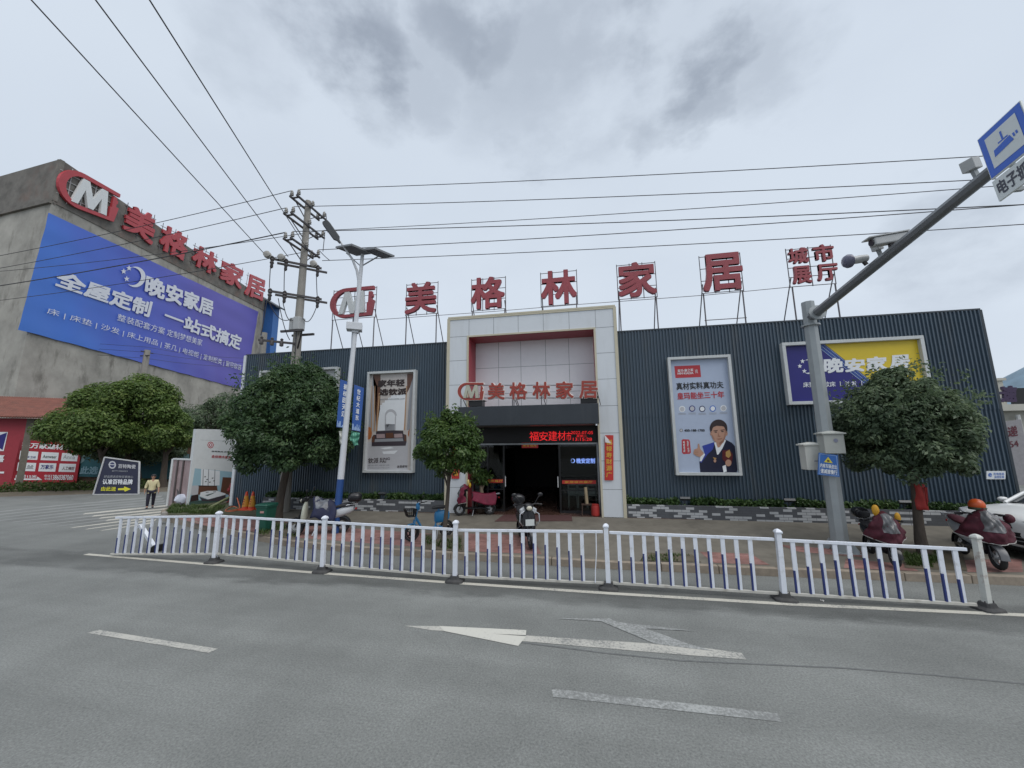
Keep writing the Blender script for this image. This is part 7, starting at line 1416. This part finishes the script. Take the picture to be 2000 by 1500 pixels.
def skin_body(name, joints, chains, mt, parent, sub=2, root=None):
    names = list(joints); idx = {n: i for i, n in enumerate(names)}; pts = [joints[n][:3] for n in names]; ed = []
    for ch in chains: ed += [(idx[a], idx[b]) for a, b in zip(ch, ch[1:])]
    bm = bmesh.new(); lay = bm.verts.layers.skin.verify(); vs = []
    for i, n in enumerate(names):
        v = bm.verts.new([c*k for c in joints[n][:3]]); r = joints[n][3]; r = r if isinstance(r, tuple) else (r, r); v[lay].radius = (r[0]*k, r[1]*k); v[lay].use_root = (n == (root or names[0])); vs.append(v)
    for a, b in ed: bm.edges.new((vs[a], vs[b]))
    me = bpy.data.meshes.new(name); bm.to_mesh(me); bm.free(); me.materials.append(mt)
    o = bpy.data.objects.new(name, me); C.objects.link(o); o.parent = parent; W[o.name] = W[parent.name]
    md = o.modifiers.new('skin', 'SKIN'); md.use_smooth_shade = True
    ms = o.modifiers.new('sub', 'SUBSURF'); ms.levels = sub; ms.render_levels = sub; return o
J = {'pelvis': (0, 0, 0.86, (0.13, 0.10)), 'waist': (0, 0, 1.0, (0.12, 0.09)), 'chest': (0, 0, 1.2, (0.14, 0.10)), 'nb': (0, 0.01, 1.34, 0.06), 'neck': (0, 0, 1.39, 0.048), 'jaw': (0, -0.015, 1.44, 0.066), 'face': (0, -0.01, 1.51, (0.078, 0.088)), 'crown': (0, 0, 1.575, 0.055)}
for s, n in ((-1, 'L'), (1, 'R')):
    sw = 0.09*s
    J.update({n+'sh': (0.17*s, 0, 1.29, 0.055), n+'el': (0.23*s, 0.02-sw*0.4, 1.03, 0.040), n+'wr': (0.25*s, -0.05-sw, 0.82, 0.027), n+'pa': (0.25*s, -0.065-sw*1.1, 0.76, (0.018, 0.034)),
        n+'hi': (0.09*s, 0, 0.80, 0.085), n+'kn': (0.10*s, -0.03+sw*0.9, 0.46, 0.058), n+'an': (0.10*s, 0.03+sw*1.7, 0.09, 0.038), n+'to': (0.11*s, -0.10+sw*1.7, 0.035, 0.034)})
    for i, (dy, ln_) in enumerate(((-0.026, 0.055), (-0.009, 0.065), (0.009, 0.062), (0.026, 0.048))):
        J[n+'f%da' % i] = (0.252*s, -0.068-sw*1.1+dy, 0.725, 0.0095); J[n+'f%db' % i] = (0.246*s, -0.074-sw*1.1+dy*1.1, 0.725-ln_*0.6, 0.0085); J[n+'f%dc' % i] = (0.236*s, -0.076-sw*1.1+dy*1.1, 0.725-ln_, 0.007)
    J[n+'ta'] = (0.245*s, -0.10-sw*1.1, 0.765, 0.010); J[n+'tb'] = (0.238*s, -0.118-sw*1.1, 0.735, 0.0085)
ch = [['pelvis', 'waist', 'chest', 'nb', 'neck', 'jaw', 'face', 'crown']]
for n in 'LR':
    ch += [['chest', n+'sh', n+'el', n+'wr', n+'pa'], ['pelvis', n+'hi', n+'kn', n+'an', n+'to'], [n+'pa', n+'ta', n+'tb']]+[[n+'pa', n+'f%da' % i, n+'f%db' % i, n+'f%dc' % i] for i in range(4)]
skin_body('body', J, ch, M_skin, t)
def grow(names, g, extra=None): d = {n: J[n][:3]+((tuple(r+g for r in J[n][3]) if isinstance(J[n][3], tuple) else J[n][3]+g),) for n in names}; d.update(extra or {}); return d
skin_body('shirt', grow(['waist', 'chest', 'nb', 'Lsh', 'Lel', 'Rsh', 'Rel', 'pelvis'], 0.022, {'hem': (0, 0, 0.80, (0.155, 0.125)), 'Lcu': (-0.24, -0.015, 0.95, 0.052), 'Rcu': (0.24, -0.04, 0.95, 0.052)}), [['hem', 'pelvis', 'waist', 'chest', 'nb'], ['chest', 'Lsh', 'Lel', 'Lcu'], ['chest', 'Rsh', 'Rel', 'Rcu']], M_shirt, t, root='pelvis')
skin_body('trousers', grow(['pelvis', 'Lhi', 'Lkn', 'Lan', 'Rhi', 'Rkn', 'Ran'], 0.02), [['pelvis', 'Lhi', 'Lkn', 'Lan'], ['pelvis', 'Rhi', 'Rkn', 'Ran']], M_trs, t)
mb = MB(); mb.loft([[Vector((0.094*rr*math.cos(a), 0.022+0.10*rr*math.sin(a), z))*k for a in [2*math.pi*j/16 for j in range(16)]] for rr, z in ((0.75, 1.50), (1.0, 1.53), (0.98, 1.57), (0.75, 1.61), (0.3, 1.63))]); mb.ell((0, 0.055*k, 1.49*k), (0.075*k, 0.05*k, 0.075*k)); mb.build('hair', M_hair, t, smooth=True, local=True)
mb = MB()
for s in (-1, 1): mb.ell((0.03*s*k, -0.092*k, 1.515*k), (0.012*k, 0.008*k, 0.007*k), 8, 6)
mb.build('eyes', M_hair, t, smooth=True, local=True)
mb = MB(); mb.ell((0, -0.10*k, 1.488*k), (0.013*k, 0.018*k, 0.02*k), 8, 6); mb.build('nose', M_skin, t, smooth=True, local=True)
mb = MB(); mb.ell((0, -0.083*k, 1.455*k), (0.022*k, 0.008*k, 0.006*k), 8, 6); mb.build('mouth', mat('lips', (0.25, 0.09, 0.08), 0.5), t, smooth=True, local=True)
for s in (-1, 1):
    mb = MB(); mb.ell((0.083*s*k, 0.005*k, 1.50*k), (0.010*k, 0.018*k, 0.03*k), 8, 6); mb.build('ear', M_skin, t, smooth=True, local=True)
    sw = 0.09*s; mb = MB(); mb.ell((0.105*s*k, (-0.04+sw*1.7)*k, 0.035*k), (0.045*k, 0.115*k, 0.045*k), 12, 8); mb.build('shoe', mat('grey_shoe', (0.06, 0.06, 0.075), 0.6), t, smooth=True, local=True)
for o in t.children:
    if o.type == 'MESH' and o.name.split('.')[0] in ('shirt', 'trousers', 'body'): pass

# ================================================================ SMALL THINGS
p = g1(517, 1036); t = thing('wheelie_bin', 'green wheelie bin under the big dark tree', 'bin', tuple(p)); t.scale = (0.82, 0.82, 0.86); M_bin = mat('bin_green', (0.014, 0.080, 0.056), 0.45, var=0.12, scale=4)
rr_ = lambda w, d, z, y0=0: [Vector((a*w, b*d+y0, z)) for a, b in ((-1, -0.85), (-0.85, -1), (0.85, -1), (1, -0.85), (1, 0.85), (0.85, 1), (-0.85, 1), (-1, 0.85))]
mb = MB(); mb.loft([rr_(0.19, 0.22, 0.04), rr_(0.20, 0.24, 0.3), rr_(0.235, 0.27, 0.84)]); mb.loft([rr_(0.255, 0.29, 0.80), rr_(0.255, 0.29, 0.845)]); mb.build('body', M_bin, t, local=True, bev=0.01)
mb = MB(); mb.loft([rr_(0.26, 0.30, 0.85), rr_(0.265, 0.31, 0.88), rr_(0.24, 0.28, 0.92), rr_(0.12, 0.14, 0.935)]); mb.tube([(-0.2, 0.32, 0.86), (0.2, 0.32, 0.86)], 0.018, 8); mb.build('lid', M_bin, t, local=True, smooth=True)
mb = MB(); mb.box((0.06, -0.262, 0.66), (0.16, 0.004, 0.07), M=Matrix.Rotation(R(-4), 3, 'X')); mb.build('sticker', flat('faded_sticker', (0.4, 0.22, 0.2)), t, local=True)
for s in (-1, 1): mb = MB(); mb.lathe([(0.08, -0.02), (0.08, 0.02)], (0.2*s, 0.2, 0.08), 16, axis=(1, 0, 0)); mb.build('wheel', M_tyre, t, local=True)
for x, y, lab in ((479, 996, 'orange traffic cone with yellow sleeve, the left one of the pair'), (491.5, 996, 'orange traffic cone with yellow sleeve, the one nearer the green bin')):
    p = g1(x, y); t = thing('traffic_cone', lab, 'traffic cone', tuple(p), group='traffic cones by the shop corner'); t.scale = (0.86,)*3; M_or = mat('cone_red_orange', (0.55, 0.065, 0.025), 0.45, var=0.08)
    mb = MB(); mb.loft([rr_(0.21, 0.21, 0.0), rr_(0.205, 0.205, 0.05), rr_(0.15, 0.15, 0.06)]); mb.lathe([(0.15, 0.06), (0.10, 0.38), (0.06, 0.68), (0.035, 0.80), (0.0, 0.805)], n=18); mb.build('cone', M_or, t, smooth=True, local=True)
    mb = MB(); mb.lathe([(0.142, 0.16), (0.075, 0.62)], n=18); mb.build('sleeve', mat('cone_yellow', (0.58, 0.27, 0.03), 0.5, var=0.15, scale=14), t, smooth=True, local=True)
    mb = MB()
    for z in (0.28, 0.38, 0.48): mb.box((0, -(0.142-0.067*(z-0.16)/0.46)-0.004, z), (0.07, 0.004, 0.05), M=Matrix.Rotation(R(-8), 3, 'X'))
    mb.build('print', flat('cone_print', (0.4, 0.06, 0.02)), t, local=True)
p = g1(450, 981); t = thing('fire_hydrant', 'dark red fire hydrant in front of the furniture advert board', 'fire hydrant', tuple(p)); M_hy = mat('hydrant_red', (0.22, 0.022, 0.025), 0.45, var=0.15)
mb = MB(); mb.lathe([(0.14, 0), (0.14, 0.05), (0.085, 0.07), (0.085, 0.62), (0.12, 0.63), (0.12, 0.68), (0.10, 0.70), (0.09, 0.80), (0.04, 0.86), (0.04, 0.92), (0.0, 0.92)], n=18); mb.build('barrel', M_hy, t, smooth=True, local=True, ang=35)
for ax in ((1, 0, 0), (-1, 0, 0), (0, -1, 0)): mb = MB(); mb.lathe([(0.055, 0.07), (0.055, 0.13), (0.075, 0.135), (0.075, 0.17), (0.03, 0.19)], (0, 0, 0.55), 14, axis=ax); mb.build('outlet', M_hy, t, smooth=True, local=True, ang=35)
pp = on_ground([(452, 962), (460, 978), (468, 994), (455, 990), (440, 998), (452, 1000), (470, 997), (484, 998), (494, 996), (490, 991), (474, 994), (458, 997), (446, 999)], 0.02); pp[0] = Vector((p.x+0.12, p.y-0.05, p.z+0.62)); pp[1] = (pp[0]+pp[2])/2+Vector((0.1, -0.1, 0.1))
def smooth_path(P, n=6):
    out = []
    for i in range(len(P)-1):
        a, b, c, d_ = P[max(i-1, 0)], P[i], P[i+1], P[min(i+2, len(P)-1)]
        for j in range(n): u = j/n; out.append(0.5*((2*b)+(c-a)*u+(2*a-5*b+4*c-d_)*u*u+(-a+3*b-3*c+d_)*u**3))
    return out+[P[-1]]
mb = MB(); mb.tube(smooth_path(pp), 0.022, 7); tag(mb.build('hose', mat('orange_hose', (0.42, 0.10, 0.04), 0.5, var=0.1), smooth=True), 'orange hose coiled on the ground between hydrant and cones', 'hose')
a, b = g1(411, 994), g1(446, 982); mb = MB(); mb.tube([a+Vector((0, 0, 0.06)), b+Vector((0, 0, 0.22))], 0.06, 10); tag(mb.build('pipe', mat('pale_green_pipe', (0.20, 0.22, 0.11), 0.6, var=0.15), smooth=True), 'pale green pipe lying on the grass before the advert board', 'pipe')
p = g1(354, 986); mb = MB(); rng = random.Random(4)
mb.loft([[Vector((p.x+r_*math.cos(a)*(1+0.25*math.sin(3*a+i)), p.y+r_*0.7*math.sin(a)*(1+0.2*math.cos(2*a+i*2)), p.z+z)) for a in [2*math.pi*j/16 for j in range(16)]] for i, (r_, z) in enumerate(((0.05, 0.02), (0.2, 0.08), (0.27, 0.2), (0.25, 0.33), (0.17, 0.43), (0.06, 0.46)))]); tag(mb.build('white_bag', mat('white_sack', (0.52, 0.54, 0.62), 0.5, var=0.15, scale=6), smooth=True), 'white plastic sack dumped beside the edge of the advert board', 'bag')
a, b = fA+Vector((0.5, -0.1, 1.0)), g1(352, 988); mb = MB(); mb.tube([b, a], 0.045, 8); tag(mb.build('leaning_stick', M_iron, smooth=True), 'dark pole leaning against the pink panel hoarding', 'pole')
p = PZ(0.12).at(320, 1016); mb = MB(); mb.lathe([(0.10, 0), (0.10, 0.22), (0.08, 0.29), (0.03, 0.32), (0, 0.32)], p-Vector((0, 0, 0.02)), 14); tag(mb.build('bollard', M_cpole, smooth=True), 'small round topped concrete bollard at the kerb corner', 'bollard')
# by the shop door
p = Vector((PY(13.45).at(1163, 1000).x, 13.45, 0.31)); t = thing('red_bucket', 'red plastic drum standing by the right door pier', 'bucket', tuple(p)); M_bk = mat('bucket_red', (0.36, 0.03, 0.025), 0.4, var=0.1)
mb = MB(); mb.lathe([(0.115, 0), (0.14, 0.03), (0.145, 0.30), (0.13, 0.35)], n=20); mb.build('drum', M_bk, t, smooth=True, local=True, ang=35); mb = MB(); mb.lathe([(0.137, 0.345), (0.14, 0.375), (0.05, 0.39)], n=20); mb.build('lid', M_bk, t, smooth=True, local=True)
q0 = PY(13.5).at(1147, 1000).x; t = thing('wooden_stool', 'dark wooden stool beside the red drum at the door', 'stool', (q0, 13.5, 0.31)); M_wood = mat('dark_wood', (0.06, 0.035, 0.025), 0.6, var=0.2)
mb = MB(); mb.box((0, 0, 0.36), (0.36, 0.26, 0.04)); mb.build('seat', M_wood, t, local=True, bev=0.008)
for sx in (-1, 1):
    for sy in (-1, 1): mb = MB(); mb.bar((0.15*sx, 0.1*sy, 0.34), (0.17*sx, 0.12*sy, 0), 0.035); mb.build('leg', M_wood, t, local=True)
mb = MB(); mb.tube([(q0, 13.5, 0.692), (q0-0.03, 13.52, 1.22)], 0.055, 12); tag(mb.build('paper_roll', mat('kraft_roll', (0.34, 0.27, 0.17), 0.7), smooth=True), 'tall pale brown roll standing on the wooden stool', 'roll')
M_chair = mat('white_chair', (0.42, 0.42, 0.38), 0.5)
for i, (x, lab) in enumerate(((1119, 'leftmost of three pale chairs behind the right window'), (1138, 'middle one of three pale chairs behind the right window'), (1157, 'rightmost of three pale chairs behind the right window'))):
    p = PY(15.0).at(x, 985); t = thing('chair', lab, 'chair', (p.x, 15.0, 0.31), group='pale chairs behind the right window'); h = 0.94
    mb = MB(); mb.box((0, 0.2, 0.46), (0.36, 0.42, 0.05)); mb.build('seat', M_chair, t, local=True, bev=0.01)
    mb = MB(); mb.bx(-0.18, 0.18, -0.03, 0.0, 0.82, 0.96); mb.bx(-0.18, -0.13, -0.03, 0.0, 0.5, 0.82); mb.bx(0.13, 0.18, -0.03, 0.0, 0.5, 0.82); mb.bx(-0.12, 0.12, -0.03, 0.0, 0.50, 0.72); mb.build('backrest', M_chair, t, local=True)
    for sx in (-1, 1):
        for y in (0.02, 0.38): mb = MB(); mb.bar((0.15*sx, y, 0.44), (0.16*sx, y, 0), 0.035); mb.build('leg', M_chair, t, local=True)
p = Vector((PY(13.55).at(940, 985).x, 13.55, 0.31)); t = thing('potted_plant', 'potted plant with a thick pale trunk behind the crimson scooter', 'plant', tuple(p))
mb = MB(); mb.lathe([(0.13, 0), (0.17, 0.03), (0.19, 0.30), (0.20, 0.32), (0.17, 0.32)], n=18); mb.build('pot', mat('brown_pot', (0.10, 0.07, 0.05), 0.5), t, smooth=True, local=True)
mb = MB(); mb.tube([(0, 0, 0.3), (0.03, 0, 0.6), (-0.02, 0, 0.95), (0.02, 0.0, 1.2)], [0.09, 0.075, 0.05, 0.02], 10); mb.tube([(0.0, 0, 0.75), (0.15, 0.02, 1.05)], [0.045, 0.02], 8); mb.build('trunk', mat('pale_trunk', (0.22, 0.17, 0.12), 0.8, var=0.2), t, smooth=True, local=True)
rng = np.random.default_rng(8); n = 420; P = np.array([p.x, p.y, 0.31+1.25])+unit(n, rng)*np.array([0.38, 0.22, 0.32])*(rng.random((n, 1))**0.5)
leaves('foliage', P, unit(n, rng), 0.15, M_lfM, t, aspect=0.35, droop=0.8)
# door mat
pp = on_ground([(966, 1019), (984, 1006), (1116, 1007), (1118, 1018)], 0); mb = MB(); z = max(v.z for v in pp)+0.012
mb.grid(lambda u, v: (lambda q: Vector((q.x, q.y, gz(q.x, min(q.y, 13.25))+0.012)))((pp[1]*(1-u)+pp[2]*u)*v+(pp[0]*(1-u)+pp[3]*u)*(1-v)), 16, 6)
tag(mb.build('door_mat', mat('brown_red_mat', (0.085, 0.040, 0.038), 0.9, var=0.3, scale=20), solid=0.012, fix=False), 'dark red mat on the pavement in front of the doorway', 'mat')
# litter
for x, y, lab in ((1018, 1296 if False else 1058, 'scrap of pale litter on the paving behind the railing'), (930, 1064, 'scrap of pale litter beside the small tree pit'), (1606, 1152+22, 'crumpled pale scrap on the road in front of the last railing panel')):
    p = g1(x, y) if y < 1100 else PZ(0.003).at(x, y); mb = MB(); r_ = random.Random(x)
    mb.grid(lambda u, v: p+Vector(((u-0.5)*0.05, (v-0.5)*0.035, 0.012+0.012*math.sin(u*7+r_.random()*0.3)*math.cos(v*6))), 5, 5); tag(mb.build('litter', M_edge, solid=0.002, fix=False), lab, 'litter')
